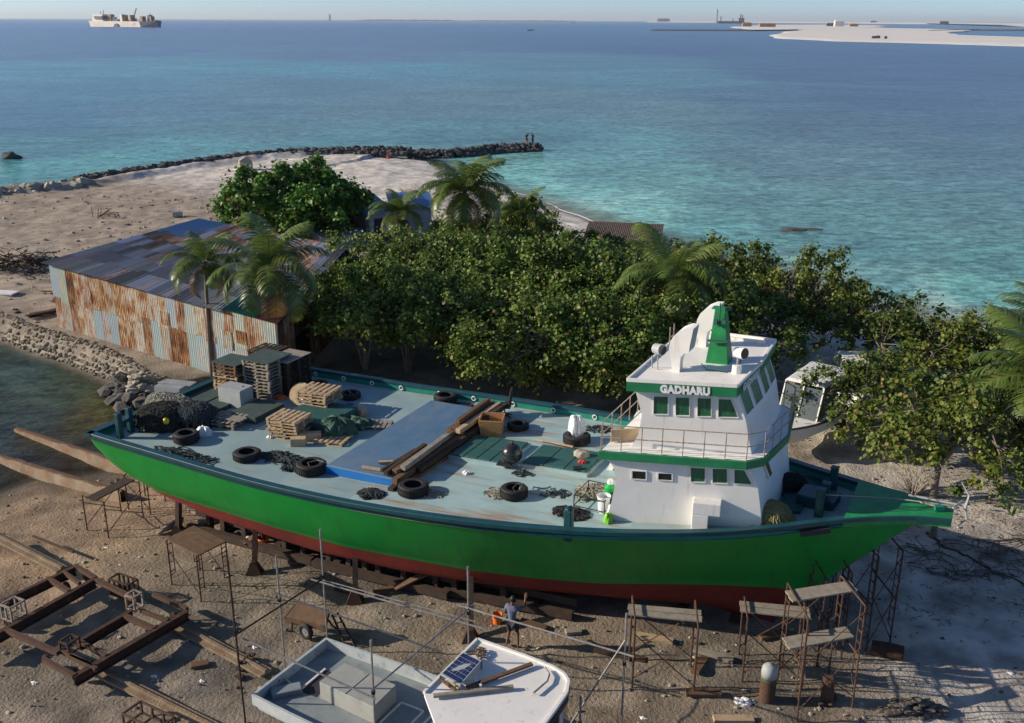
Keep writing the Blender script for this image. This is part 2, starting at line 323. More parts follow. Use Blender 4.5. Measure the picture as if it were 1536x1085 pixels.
def terrain(x0, x1, y0, y1, nx, ny, ymap=None):
    xs = np.linspace(x0, x1, nx); t = np.linspace(0, 1, ny); ys = y0+(y1-y0)*t**1.7
    X, Y = np.meshgrid(xs, ys); Z, d, who = height(X, Y)
    V = np.stack([X, Y, Z], -1).reshape(-1, 3)
    ii = np.arange((ny-1)*(nx-1)); r_ = ii//(nx-1); c_ = ii % (nx-1); a = r_*nx+c_
    F = np.stack([a, a+1, a+nx+1, a+nx], -1)
    me = bpy.data.meshes.new('ground'); me.vertices.add(len(V)); me.vertices.foreach_set('co', V.ravel()); me.loops.add(F.size); me.loops.foreach_set('vertex_index', F.ravel().astype(np.int32))
    me.polygons.add(len(F)); me.polygons.foreach_set('loop_start', np.arange(0, F.size, 4, dtype=np.int32)); me.update(calc_edges=True)
    # base colours of the sand: brown working yard, pale beach, grey dirt by the wall, wet foreshore
    yard = np.array([.285, .235, .175]); warm = np.array([.34, .245, .155]); pale = np.array([.60, .56, .50]); wet = np.array([.085, .075, .055]); grey = np.array([.23, .205, .165]); beach = np.array([.76, .71, .62]); land = np.array([.40, .335, .255])
    def sm(a, e0, e1): t_ = np.clip((a-e0)/(e1-e0), 0, 1); return t_*t_*(3-2*t_)
    n1 = fbm(X, Y, 7, 31); n2 = fbm(X, Y, 1.6, 41); n3 = fbm(X, Y, .7, 51, 3)
    C = yard+(grey-yard)*sm(n1, .4, .62)[..., None]
    C += (warm-C)*(sm(-X+(Y-30)*.6+6*(n1-.5), 9, 18)*(Y < 45))[..., None]
    C += (pale-C)*sm(X-.15*(Y-30)+4*(n1-.5), 9.5, 14)[..., None]
    far_ = sm(Y+8*(n1-.5), 45, 52)
    C += (land-C)*(far_*(X < 0))[..., None]; C += (beach-C)*(sm(Y+X*.55+14*(n1-.5), 82, 104))[..., None]
    C += (beach-C)*(far_*sm(X, -6, 4))[..., None]*.8
    C *= (.72+.56*n2)[..., None]
    C *= (1-.28*sm(n3*.5+fbm(X, Y, 3.1, 61)*.5, .52, .68)*(1-.45*sm(Y, 40, 60))*(1-.8*sm(Y+X*.55, 88, 104)))[..., None]        # darker stains in the dirt
    U_ = X*.83-Y*.56; V_ = X*.56+Y*.83; trk = fbm(U_/7, V_, .55, 77, 3)*.6+fbm(U_/5, V_, 1.7, 87, 3)*.4; C *= (1+.55*(trk-.5)*(Y < 45))[..., None]        # wheel and drag marks
    oil = sm(fbm(X, Y, 2.4, 97, 4), .60, .70)*(Y < 42); C += (np.array([.07, .058, .045])-C)*(oil*.3)[..., None]
    coast = (who >= NB1) & (who < NC1)
    C *= (1-.45*coast*(d > 0)*np.exp(-np.maximum(d, 0)/5)*(fbm(X, Y, 1.5, 71) > .45))[..., None]
    wallside = (who < 9) & (d > 0); C += (np.array([.25, .215, .165])-C)*(wallside*np.exp(-(np.maximum(d, 0)/3.2)**2))[..., None]*.85
    slip = (who >= 6) & (who < NB0)
    wd = np.where(slip, 3.2, np.where((who >= NB0) & (who < NB1), 1.6, .8))
    wf = sm(-d+1.2*(n2-.5)*wd, -wd, 0); wetc = np.where(slip[..., None], wet, np.array([.33, .29, .23]))
    C += (wetc-C)*wf[..., None]
    Cc = np.ones((len(V), 4)); Cc[:, :3] = np.clip(C, 0, 1).reshape(-1, 3)
    at = me.color_attributes.new('Col', 'FLOAT_COLOR', 'POINT'); at.data.foreach_set('color', Cc.ravel())
    me.materials.append(MATS['terrain']); me.polygons.foreach_set('use_smooth', [True]*len(F))
    o = bpy.data.objects.new('ground', me); COL.objects.link(o); structure(o); return o
terrain(-130, 95, -12, 175, 900, 760)
def gz(x, y): return float(height(np.array([[x]]), np.array([[y]]))[0][0, 0])
def GT(px, py):     # ground point under a pixel
    p = G(px, py, 0)
    for _ in range(4): p = G(px, py, gz(p.x, p.y))
    return p
# ------------------------------------------------------------ sea: bottom colour seen through the water, by place
def lin(c): c = np.array(c)/255.; return np.where(c <= .04045, c/12.92, ((c+.055)/1.055)**2.4)
SEA = [(-200, 60, 66, 90, 122), (100, 60, 66, 90, 122), (500, 60, 68, 88, 122), (900, 60, 52, 78, 115), (1300, 110, 52, 70, 108), (1536, 110, 48, 68, 104), (1800, 110, 48, 68, 104), (800, 42, 45, 85, 122), (100, 36, 60, 90, 130), (1500, 90, 46, 66, 104), (300, 45, 62, 86, 122), (1500, 50, 50, 85, 115), (1050, 75, 50, 72, 110),
 (60, 80, 62, 92, 122), (60, 108, 55, 122, 140), (300, 98, 62, 124, 140), (560, 105, 62, 125, 142), (500, 85, 70, 95, 125), (800, 95, 66, 108, 125), (950, 118, 66, 116, 130), (1150, 150, 62, 92, 115), (1300, 150, 54, 75, 108),
 (50, 180, 45, 100, 128), (50, 140, 52, 108, 132), (300, 165, 66, 108, 128), (450, 140, 72, 112, 128), (600, 160, 78, 112, 122), (800, 150, 76, 110, 120), (1000, 170, 80, 116, 122), (1250, 190, 66, 96, 112), (1450, 180, 60, 84, 110), (1536, 230, 66, 98, 110),
 (20, 270, 66, 142, 140), (40, 225, 52, 112, 122), (160, 250, 66, 140, 140), (300, 222, 66, 132, 138), (420, 205, 72, 118, 124), (500, 215, 66, 128, 134), (680, 205, 66, 122, 130), (800, 205, 66, 120, 128), (900, 225, 84, 145, 150), (900, 265, 88, 150, 152), (790, 262, 112, 182, 178), (850, 290, 110, 178, 175), (1100, 300, 82, 134, 138), (1200, 240, 76, 112, 120), (1450, 300, 72, 116, 122),
 (950, 320, 110, 175, 170), (1060, 345, 84, 150, 150), (1300, 370, 72, 128, 132), (1200, 340, 78, 132, 134), (1500, 400, 72, 132, 132), (1450, 445, 82, 150, 145), (1300, 425, 84, 140, 142), (1300, 452, 120, 158, 155), (1449, 490, 118, 158, 150), (1536, 505, 110, 158, 148), (1650, 540, 150, 176, 166), (1340, 462, 150, 178, 168), (1400, 479, 150, 178, 168), (1500, 516, 150, 176, 164), (1240, 437, 140, 175, 168), (1440, 494, 150, 178, 168), (1536, 530, 150, 176, 164), (870, 318, 140, 190, 182), (830, 300, 140, 190, 184), (700, 250, 120, 182, 178), (900, 332, 130, 180, 172),
 (-150, 500, 52, 70, 72), (30, 540, 52, 74, 70), (90, 590, 56, 72, 58), (40, 640, 52, 64, 56), (150, 610, 66, 68, 34), (210, 640, 80, 72, 28), (110, 650, 74, 70, 36), (40, 700, 42, 46, 44), (120, 690, 42, 42, 36), (-150, 700, 42, 52, 52)]
def sea():
    cp = np.array([w2(a, b) for a, b, *_ in SEA]); ck = np.array([lin(q[2:]) for q in SEA])
    warp = lambda P: np.stack([np.arctan2(P[:, 0], P[:, 1]+8)*2.6, np.log(np.hypot(P[:, 0], P[:, 1]+8))*1.55], -1)
    wc = warp(cp); az = np.linspace(-1.0, 1.0, 260); rr = np.exp(np.linspace(np.log(24), np.log(30000), 420))
    A, Rr = np.meshgrid(az, rr); X = Rr*np.sin(A); Y = Rr*np.cos(A)-8
    P = np.stack([X.ravel(), Y.ravel()], -1); jx = (fbm(P[:, 0], P[:, 1], 26, 5)-.5); jy = (fbm(P[:, 0], P[:, 1], 19, 8)-.5)
    q = warp(P)+np.stack([jx, jy], -1)*.22; d2 = ((q[:, None]-wc[None])**2).sum(-1)+1e-4; wgt = d2**-2.2; Cc = (wgt@ck)/wgt.sum(1, keepdims=True)
    n = fbm(P[:, 0], P[:, 1], 14, 91, 5)*.5+fbm(P[:, 0], P[:, 1]*2.5, 60, 95)*.5; Cc *= (1+.5*(n-.5))[:, None]
    d, who = sdist(P[:, 0], P[:, 1]); beachy = (who >= NB0) & (who < NB1); al = np.clip(.12+(-d)/np.where(beachy, 6.5, 1.6), 0, 1); al = np.where(d > 0, .1, al)
    out = np.ones((len(P), 4)); out[:, :3] = np.clip((Cc.mean(1, keepdims=True)*.18+Cc*.82)*1.27*np.array([1.0, 1.04, .95]), 0, 1); out[:, 3] = al
    nx = len(az); ny = len(rr); ii = np.arange((ny-1)*(nx-1)); a = (ii//(nx-1))*nx+ii % (nx-1); F = np.stack([a, a+1, a+nx+1, a+nx], -1)
    V = np.stack([P[:, 0], P[:, 1], np.full(len(P), WZ)], -1)
    me = bpy.data.meshes.new('sea'); me.vertices.add(len(V)); me.vertices.foreach_set('co', V.ravel()); me.loops.add(F.size); me.loops.foreach_set('vertex_index', F.ravel().astype(np.int32)); me.polygons.add(len(F)); me.polygons.foreach_set('loop_start', np.arange(0, F.size, 4, dtype=np.int32)); me.update(calc_edges=True)
    at = me.color_attributes.new('Col', 'FLOAT_COLOR', 'POINT'); at.data.foreach_set('color', out.ravel()); me.polygons.foreach_set('use_smooth', [True]*len(F))
    m = bpy.data.materials.new('sea'); m.use_nodes = True; nn = m.node_tree.nodes; L = m.node_tree.links; b = nn['Principled BSDF']
    ac = nn.new('ShaderNodeAttribute'); ac.attribute_name = 'Col'; tc = nn.new('ShaderNodeTexCoord')
    def noise(s, sx, sy, rz, det=3, rough=.6):
        mp = nn.new('ShaderNodeMapping'); mp.inputs['Scale'].default_value = (sx, sy, 1); mp.inputs['Rotation'].default_value = (0, 0, rz); L.new(tc.outputs['Object'], mp.inputs[0])
        t = nn.new('ShaderNodeTexNoise'); t.inputs['Scale'].default_value = s; t.inputs['Detail'].default_value = det; t.inputs['Roughness'].default_value = rough; L.new(mp.outputs[0], t.inputs[0]); return t.outputs['Fac']
    def mth(op, a, c):
        x = nn.new('ShaderNodeMath'); x.operation = op
        for i, qq in enumerate((a, c)):
            if isinstance(qq, (int, float)): x.inputs[i].default_value = qq
            else: L.new(qq, x.inputs[i])
        return x.outputs[0]
    hgt = mth('ADD', mth('ADD', mth('MULTIPLY', noise(1.0, .6, 1.05, R(10), 6, .68), 1.), mth('MULTIPLY', noise(.16, .5, 1.2, R(-4), 3), 2.2)), mth('MULTIPLY', noise(3.2, .6, 1.1, R(15), 2), .12))
    bp = nn.new('ShaderNodeBump'); bp.inputs['Strength'].default_value = 1; bp.inputs['Distance'].default_value = .30; L.new(hgt, bp.inputs['Height'])
    rip = noise(1.15, .62, 1.0, R(8), 7, .7); rip2 = noise(.035, .7, 1.3, R(-12), 6, .68)
    mr = nn.new('ShaderNodeMapRange'); mr.inputs['From Min'].default_value = .38; mr.inputs['From Max'].default_value = .64; mr.inputs['To Min'].default_value = .5; mr.inputs['To Max'].default_value = 1.55; L.new(rip, mr.inputs['Value'])
    mr2 = nn.new('ShaderNodeMapRange'); mr2.inputs['From Min'].default_value = .35; mr2.inputs['From Max'].default_value = .65; mr2.inputs['To Min'].default_value = .82; mr2.inputs['To Max'].default_value = 1.18; L.new(rip2, mr2.inputs['Value'])
    hs = nn.new('ShaderNodeHueSaturation'); L.new(ac.outputs['Color'], hs.inputs['Color']); L.new(mth('MULTIPLY', mth('MULTIPLY', mr.outputs[0], mth('ADD', .55, mth('MULTIPLY', noise(.3, .6, 1.2, R(12), 6, .7), .9))), mr2.outputs[0]), hs.inputs['Value'])
    L.new(hs.outputs[0], b.inputs['Base Color']); b.inputs['Roughness'].default_value = .22; b.inputs['IOR'].default_value = 1.33; b.inputs['Specular IOR Level'].default_value = .22
    L.new(bp.outputs[0], b.inputs['Normal']); L.new(ac.outputs['Alpha'], b.inputs['Alpha']); me.materials.append(m)
    o = bpy.data.objects.new('sea', me); COL.objects.link(o); structure(o)
sea()
sb = MB(); sb.add([(-60000, -60000, -9), (60000, -60000, -9), (60000, 60000, -9), (-60000, 60000, -9)], [(0, 1, 2, 3)]); mat('seabed', (.03, .06, .08)); structure(sb.build('seabed', 'seabed'))
# foam lines at the beach
def foam():
    m = MB(); pts = [Vector((*p, 0)) for p in shore[NB0+5:NB1]]; rd = random.Random(3); path = []
    for a, b in zip(pts, pts[1:]):
        k = max(2, int((b-a).length/.8)); path += [a.lerp(b, i/k) for i in range(k)]
    for i, (a, b) in enumerate(zip(path, path[1:])):
        d = (b-a).normalized(); nrm = Vector((d.y, -d.x, 0)); 
        for off, wd in ((.25, .22), (-.9, .12)):
            o0 = off+.35*sin(i*.23)+.12*sin(i*.9); o1 = off+.35*sin((i+1)*.23)+.12*sin((i+1)*.9)
            ww = wd*(.5+.5*sin(i*.31+off*3)+.3)
            if ww < .08: continue
            p = a+nrm*o0; q = b+nrm*o1; zz = WZ+.05
            m.add([(p.x, p.y, zz), (q.x, q.y, zz), (q.x+nrm.x*ww, q.y+nrm.y*ww, zz), (p.x+nrm.x*ww, p.y+nrm.y*ww, zz)], [(0, 1, 2, 3)])
    structure(m.build('surf_foam', 'foam'), 'stuff')
foam()
# loose coral rubble, twigs and scraps lying in the dirt
def scatter(name, n, region, rmin, rmax, mt, seed, flat=.7):
    rd = random.Random(seed); m = MB()
    for _ in range(n):
        x = rd.uniform(*region[0]); y = region[1][0]+(region[1][1]-region[1][0])*rd.random()**1.3; r = rmin+(rmax-rmin)*rd.random()**3
        m.rock((x, y, r*.15), r, rd.random(), (1, rd.uniform(.6, 1.1), flat)); m.c[-20:] = [(1, 1, 1)]*20
    arr = np.array(m.v).reshape(-1, 12, 3); ctr = arr[:, 0, :2]
    Z, d, who = height(ctr[:, 0][None], ctr[:, 1][None]); arr[:, :, 2] += Z[0][:, None]; keep = d[0] > .2
    m.v = [tuple(v) for v in arr[keep].reshape(-1, 3)]; nk = int(keep.sum()); m.f = [f for i in range(nk) for f in [tuple(j % 12+12*i for j in ff) for ff in m.f[:20]]]; m.mi = m.mi[:len(m.f)]; m.c = m.c[:len(m.f)]; m.uv = m.uv[:len(m.f)]
    return structure(m.build(name, mt), 'stuff')
scatter('loose_stones', 2600, ((-24, 24), (20, 44)), .02, .10, 'rock_pale', 5)
scatter('loose_pebbles', 1500, ((-24, 24), (20, 44)), .02, .09, 'debris', 15)
scatter('beach_rubble', 1600, ((-62, 5), (60, 112)), .04, .28, 'rock_pale', 6, .6)
scatter('beach_driftwood', 500, ((-62, 0), (60, 108)), .05, .3, 'debris', 8, .35)
def seaweed(n=1500):
    rd = random.Random(4); m = MB()
    for _ in range(n):
        t = rd.random(); x = rd.gauss(16.5, 4.5); y = 27+rd.random()*10
        if x < 10: continue
        a = rd.random()*6.28; l = rd.uniform(.05, .35)
        m.tube([(x, y, .06), (x+l*.5*cos(a), y+l*.5*sin(a), .1), (x+l*cos(a+.8), y+l*sin(a+.8), .06)], .012, 3)
    structure(m.build('twig_litter', 'debris'), 'stuff')
seaweed(700)
# ------------------------------------------------------------ coral stone seawall in front of the shed, rusty slipway beams
def seawall():
    rd = random.Random(12); m = MB(); path = [Vector((*p, 0)) for p in shore[:9]]; path[0] = path[0]+(path[0]-path[1])*2
    m.v = []; 
    for a, b in zip(path, path[1:]):
        L_ = (b-a).length; d = (b-a).normalized(); inn = Vector((-d.y, d.x, 0))
        if inn.y < 0: inn = -inn
        k = int(L_/.24)+1
        for i in range(k):
            for lay in range(6):
                t = (i+rd.random())/k; p = a.lerp(b, t)+inn*(lay*.20+rd.uniform(-.08, .1)-.1); z = WZ+.1+min(lay, 4)*.27+rd.uniform(-.07, .05)
                m.rock((p.x, p.y, z-.05), rd.uniform(.11, .24), rd.random(), (1, .9, .7))
    return single(m, 'seawall', 'coral_stone', 'low wall of pale coral stones along the inlet in front of the rusty shed', 'seawall')
seawall()
def rockline(name, pts, width, n, r0, r1, mt, label, cat, zc, hgt, seed, group=None):
    rd = random.Random(seed); m = MB(); pts = [Vector(p) for p in pts]; ls = [(b-a).length for a, b in zip(pts, pts[1:])]; T = sum(ls)
    for _ in range(n):
        t = rd.random()*T; i = 0
        while i < len(ls)-1 and t > ls[i]: t -= ls[i]; i += 1
        a, b = pts[i], pts[i+1]; d = (b-a).normalized(); nr = Vector((-d.y, d.x, 0)); o = rd.uniform(-1, 1); p = a+d*t+nr*o*width; r = rd.uniform(r0, r1)
        m.rock((p.x, p.y, zc+hgt*(1-abs(o)**1.6)*rd.uniform(.7, 1.05)), r, rd.random())
    return single(m, name, mt, label, cat, group)
rockline('breakwater', [G(*q, WZ) for q in [(610, 237), (680, 235), (745, 228), (808, 225)]], 1.9, 620, .25, .6, 'rock_dark', 'dark boulder breakwater with two people standing near its tip', 'breakwater', WZ, 1.0, 22)
rockline('rock_revetment', [G(*q, WZ+.3) for q in [(118, 287), (250, 264.5), (370, 248), (450, 241), (530, 238.5), (615, 238)]], 1.7, 1300, .25, .62, 'rock_dark', 'long line of dark boulders edging the left outer shore up to the beach', 'rocks', WZ+1.0, .85, 23)
rockline('coral_boulders', [GT(180, 585)+Vector((0, 0, -.6)), GT(205, 598)+Vector((0, 0, -.6)), GT(232, 590)], .9, 34, .28, .62, 'rock_dark', 'dark wet boulders tumbled in the shallow inlet behind the stern', 'rocks', -.9, .5, 24)
rockline('sand_berm', [G(*q, WZ+.4) for q in [(-60, 312), (0, 300), (60, 296), (130, 287)]], 2.4, 220, .35, 1.0, 'rock_pale', 'pale rubble and sand bank at the left end of the outer shore', 'rubble bank', WZ+.3, 1.3, 25)
m = MB(); m.rock((*G(17, 238, WZ).xy, WZ+.3), 1.1, 5, (1.2, .8, .8)); m.rock((G(17, 238, WZ).x+.7, G(17, 238, WZ).y, WZ+.1), .8, 9, (1.3, .7, .6)); m.rock((G(17, 238, WZ).x-.7, G(17, 238, WZ).y, WZ+.1), .7, 19, (1.3, .7, .6)); single(m, 'sea_rock', 'rock_dark', 'lone dark rock standing in the sea at the far left', 'rock')
m = MB(); m.rock((*G(1190, 345, WZ).xy, WZ), 1.1, 51, (1.4, .8, .18)); m.rock((G(1190, 345, WZ).x+2, G(1190, 345, WZ).y+.3, WZ), 1.0, 19, (1.3, .7, .14)); single(m, 'reef_rock', 'rock_dark', 'low flat rock awash in the lagoon to the right of the trees', 'rock')
m = MB(); m.rock((*G(368, 252, .2).xy, .7), 1.3, 31, (1, .8, .9)); single(m, 'pale_boulder', 'rock_pale', 'large pale boulder beside the dark rocks of the outer shore', 'rock')
def slipbeam(a, b, label):
    a = Vector(a); b = Vector(b); m = MB(); rd = random.Random(a.x); n = 22; prev = None
    d = (b-a).normalized(); nr = Vector((-d.y, d.x, 0)).normalized()
    for i in range(n+1):
        p = a.lerp(b, i/n); ww = .15*rd.uniform(.75, 1.15); h = .2*rd.uniform(.7, 1.2)
        ring = [p-nr*ww+Vector((0, 0, -.45)), p-nr*ww*.9+Vector((0, 0, h)), p+nr*ww*.9+Vector((0, 0, h*rd.uniform(.7, 1.1))), p+nr*ww+Vector((0, 0, -.45))]
        o = len(m.v); m.v += [tuple(q) for q in ring]
        if prev is not None:
            for k in range(3): m.f.append([prev+k, prev+k+1, o+k+1, o+k]); m.mi.append(0); m.c.append((1, 1, 1)); m.uv.append(None)
        else: m.f.append([o, o+1, o+2, o+3]); m.mi.append(0); m.c.append((1, 1, 1)); m.uv.append(None)
        prev = o
    root = thing('slipway_rail', label, 'slipway rail', tuple(a), 0, 'concrete slipway rails running into the inlet'); m.build('beam', 'concrete_rusty', root, world=True)
    q = MB(); q.beam(a+Vector((0, 0, .21)), b+Vector((0, 0, .21)), .1, .1); q.build('steel_strip', 'rust', root, world=True)
slipbeam(G(26, 648, -1.25), G(262, 726, -.5), 'rust stained concrete slipway rail rising from the water under the green stern')
slipbeam(G(-40, 678, -1.3), G(185, 744, -.35), 'rust stained concrete slipway rail at the left edge, nearer the sandy yard')
# concrete block and rags at the end of the seawall
m = MB(); p = GT(258, 586); m.box((p.x, p.y, p.z-.1), (1.5, .8, .8), R(-18)); m.box((p.x+.2, p.y+.3, p.z+.33), (1.9, .6, .05), R(-14)); single(m, 'concrete_block', 'grey_slab', 'pale blue grey concrete block at the end of the seawall by the stern', 'block')
def heap(name, c, rx, ry, h, mt, label, cat, seed, n=40, r=.2, group=None):
    rd = random.Random(seed); m = MB(); c = Vector(c)
    for _ in range(n):
        a = rd.random()*6.28; q = rd.random()**.6; m.rock((c.x+rx*q*cos(a), c.y+ry*q*sin(a), c.z+h*(1-q*q)*rd.random()), r*rd.uniform(.6, 1.3), rd.random(), (1.2, 1, .5))
    return single(m, name, mt, label, cat, group)
heap('rag_heap', GT(214, 580), .8, .8, .9, 'rock_pale', 'crumpled pale sacking and netting heaped on the seawall end', 'heap', 3, 60, .24)
# ------------------------------------------------------------ rusty shed
def shed():
    FL = G(88, 490, 0); FR = G(424, 592, 0); BL = Vector((-22.4, 69.9, 0)); BR = Vector((-10.3, 60.6, 0)); rd = random.Random(5)
    hl, hr, hb = 4.05, 3.75, 4.5
    root = thing('metal_shed', 'long shed of rusty corrugated iron sheets with a patched low roof', 'shed', tuple(FL))
    du = (FR-FL).normalized(); L_ = (FR-FL).length; up = Vector((0, 0, 1)); m = MB(); nout = Vector((du.y, -du.x, 0))
    # front wall: two courses of sheets with uneven joints
    x = 0
    while x < L_-.05:
        w_ = min(.82, L_-x); t = x/L_; H = hl+(hr-hl)*t; j = 2.0+rd.uniform(-.25, .3)
        def put(z0, z1, lean=0):
            r = rd.choice([-.6, -.2, .1, .25, .3, .4, .5, .7]) if t < .62 else rd.choice([-.7, -.4, -.2, -.1, 0.1, .4, -.3])
            m.col = (r, rd.uniform(.85, 1.1), rd.random()); m.sheet(FL+du*x+nout*lean+up*z0, du, up, w_+.03, z1-z0, 5, .03, rd.uniform(0, 90))
        put(-.15, j, 0); put(j-.12, H, .035)
        x += w_-.02
    for _ in range(5):
        xx = rd.uniform(1, L_-2.5); m.col = (rd.random()*.5, rd.uniform(.85, 1.1), rd.random()); m.sheet(FL+du*xx+nout*.08+up*rd.uniform(1.5, 2.2), du, up, .8, rd.uniform(.4, 1.), 5, .03, rd.uniform(0, 50))
    for A, B, ha, hb_ in ((BL, FL, hb, hl), (BR, BL, hb, hb)):
        d2 = (B-A).normalized(); LL = (B-A).length; x = 0
        while x < LL-.05:
            w_ = min(.82, LL-x); m.col = (rd.random()*.7, 1, rd.random()); m.sheet(A+d2*x, d2, up, w_, ha+(hb_-ha)*x/LL, 5, .03, rd.uniform(0, 90)); x += w_
    m.build('wall', 'rust_sheet', root, world=True)
    m = MB(); m.col = (.1, .35, .6)
    # right end: half open, dark boards and posts
    d2 = (BR-FR).normalized(); LL = (BR-FR).length
    for x in np.arange(0, LL, .84):
        if 2.2 < x < 4.6: m.col = (.3, .12, .5); m.sheet(FR+d2*x+up*2.2, d2, up, .86, hr+(hb-hr)*x/LL-2.3, 5, .03, x); continue
        m.col = (rd.uniform(.2, .9), .6, .5); m.sheet(FR+d2*x, d2, up, .83, hr+(hb-hr)*x/LL-.1, 5, .03, rd.uniform(0, 90))
    m.build('side_wall', 'rust_sheet', root, world=True)
    # roof: three ranks of sheets running front to back
    m = MB(); mblue = MB()
    def P(s, t):   # s across the front, t from front to back
        a = FL.lerp(FR, s)+up*(hl+(hr-hl)*s+.06); b = BL.lerp(BR, s)+up*(hb+.06); return a.lerp(b, t)
    ncol = 25
    for k in range(ncol):
        s0 = k/ncol-.012; s1 = (k+1)/ncol+.006
        for r_ in range(7):
            t0 = r_/7-.012; t1 = (r_+1)/7+.02+(.0 if r_ < 6 else .02)
            if r_ == 0: t0 -= .03
            a, b, c, d = P(s0, t0), P(s1, t0), P(s1, t1), P(s0, t1); zz = .012*((k*3+r_*5) % 4)
            s_, t_ = k/ncol, (r_+.5)/7
            rust = rd.choice([-.9, -.7, -.5, -.4, -.2, 0, .25]); br = rd.choice([.16, .24, .3, .36, .42, .6]); bl = rd.uniform(.8, 2.6)
            if t_ > .5 and .2 < s_+.1*rd.random() < .95 : rust = rd.choice([.35, .45, .5, .6, .2, -.5, .7]); br = rd.uniform(.8, 1.3)
            if .45 < t_ and rd.random() < .22: rust = -.7; br = rd.uniform(.6, .9)
            mq_ = m; m = mblue if (t_ > .78 and s_ < .17) else m
            if s_ > .78 and t_ < .35: continue
            m.col = (rust, br, bl); K = 10; nn = Vector((0, 0, 1)); vs = []; fs = []; uv = []; uo = rd.uniform(0, 50)
            for i in range(K+1):
                h = nn*((.028 if i % 2 else 0)+zz); vs += [a.lerp(b, i/K)+h, d.lerp(c, i/K)+h]
            for i in range(K):
                fs.append((2*i, 2*i+2, 2*i+3, 2*i+1)); u0 = uo+.8*i/K; u1 = u0+.8/K; uv.append([(u0, uo), (u1, uo), (u1, uo+1.7), (u0, uo+1.7)])
            m.add(vs, fs, uv); m = mq_
    m.build('roof', 'rust_sheet', root, world=True); mblue.build('blue_sheeting', 'blue_roof', root, world=True)
    m = MB(); m2 = MB()     # the green plastic and maroon sheets on the front right corner of the roof
    for k in range(5):
        for r_ in range(2):
            s0 = .8+k*.041; a, b, c, d = P(s0, -.02+r_*.19), P(s0+.043, -.02+r_*.19), P(s0+.043, .18+r_*.19), P(s0, .18+r_*.19); q = m if (k+r_) % 5 < 3 else m2
            for i in range(10):
                A, B, C, D = a.lerp(b, i/10), a.lerp(b, (i+.55)/10), d.lerp(c, (i+.55)/10), d.lerp(c, i/10); h = up*(.03); q.add([A+h, B+h*2, C+h*2, D+h], [(0, 1, 2, 3)]); E_, F_ = a.lerp(b, (i+1)/10), d.lerp(c, (i+1)/10); q.add([B+h*2, E_+h, F_+h, C+h*2], [(0, 1, 2, 3)])
    m.build('green_sheeting', 'green_sheet', root, world=True); MATS['maroon'] = None; mat('maroon', (.16, .05, .05), (.22, .1, .09), 3, .6); m2.build('maroon_sheeting', 'maroon', root, world=True)
    m = MB()
    for s in (0, .33, .66, 1.0):
        for t in (0, 1):
            p = P(s, t); q = Vector((p.x, p.y, -.2)); m = MB(); m.beam(q+du*(.06 if s == 0 else 0)-nout*.1, p-up*.12-nout*.1, .12, .12); m.build('post', 'wood_dark', root, world=True)
    pass
    # a long second roof behind, brown and grey
    r2 = thing('lean_to', 'low grey lean-to roof behind the right end of the rusty shed', 'shed', tuple(G(500, 410, 0)))
    m = MB(); a, b, c, d = G(452, 398, 3.4), G(506, 405, 3.2), G(513, 372, 3.2), G(470, 360, 3.5)
    m.col = (.2, .6, .8)
    for i in range(6):
        for j in range(2):
            A = a.lerp(b, i/6).lerp(d.lerp(c, i/6), j/2); B = a.lerp(b, (i+1)/6).lerp(d.lerp(c, (i+1)/6), j/2); C_ = a.lerp(b, (i+1)/6).lerp(d.lerp(c, (i+1)/6), (j+1)/2); D = a.lerp(b, i/6).lerp(d.lerp(c, i/6), (j+1)/2)
            m.col = (rd.choice([0, .1, .6]), rd.uniform(.6, 1), .7); up_ = up*(.02*((i+j) % 2)); m.add([A+up_, B+up_, C_+up_, D+up_], [(0, 1, 2, 3)], [[(i*.8, j), (i*.8+.8, j), (i*.8+.8, j+1.5), (i*.8, j+1.5)]])
    m.build('roof', 'rust_sheet', r2, world=True)
    for q in (a, b, c, d): m = MB(); m.beam((q.x, q.y, -.2), q-up*.03, .12, .12); m.build('post', 'wood_dark', r2, world=True)
shed()
# planks leaning at the shed's left foot; scrap about the shed
def timber(name, a, b, w_, h_, mt, label, cat, group=None):
    a = Vector(a); b = Vector(b); d = b-a; m = MB(); m.beam((0, 0, 0), d, w_, h_); return single(m, name, mt, label, cat, group, loc=a)
root = thing('plank_stack', 'dark weathered boards stacked on the ground at the left foot of the shed', 'boards', tuple(GT(68, 478)))
rd = random.Random(2); m = MB()
for k in range(12):
    a = GT(45, 478)+Vector((rd.uniform(-.2, .2), rd.uniform(-.5, .5), .1+.06*(k//3))); b = GT(86, 470)+Vector((0, rd.uniform(-.4, .6), .12+.06*(k//3))); m.beam(a, b, .2, .05)
m.build('boards', 'wood_dark', root, world=True)
m = MB(); rd = random.Random(31); c0 = GT(18, 403)
for k in range(170):
    a = c0+Vector((max(-3.2, min(3.2, rd.gauss(0, 1.6))), max(-2.4, min(2.4, rd.gauss(0, 1.3))), rd.uniform(0, .9))); t = rd.random()*6.28; l = rd.uniform(.5, 1.7); m.tube([a, a+Vector((cos(t)*l*.5, sin(t)*l*.5, rd.uniform(0, .5))), a+Vector((cos(t+.5)*l, sin(t+.5)*l, rd.uniform(-.2, .3)))], rd.uniform(.02, .05), 4)
single(m, 'brushwood_heap', 'wood_dark', 'dark heap of dead branches and scrap on the sand at the left edge', 'heap')
m = MB(); p = GT(45, 408); m.box((p.x, p.y, .08), (1.9, .3, .12), R(12)); m.box((p.x+.2, p.y+.6, .2), (.12, .9, .3), R(30)); single(m, 'scrap_gutter', 'grey_slab', 'pale metal channel lying on the sand beside the brushwood heap', 'scrap')
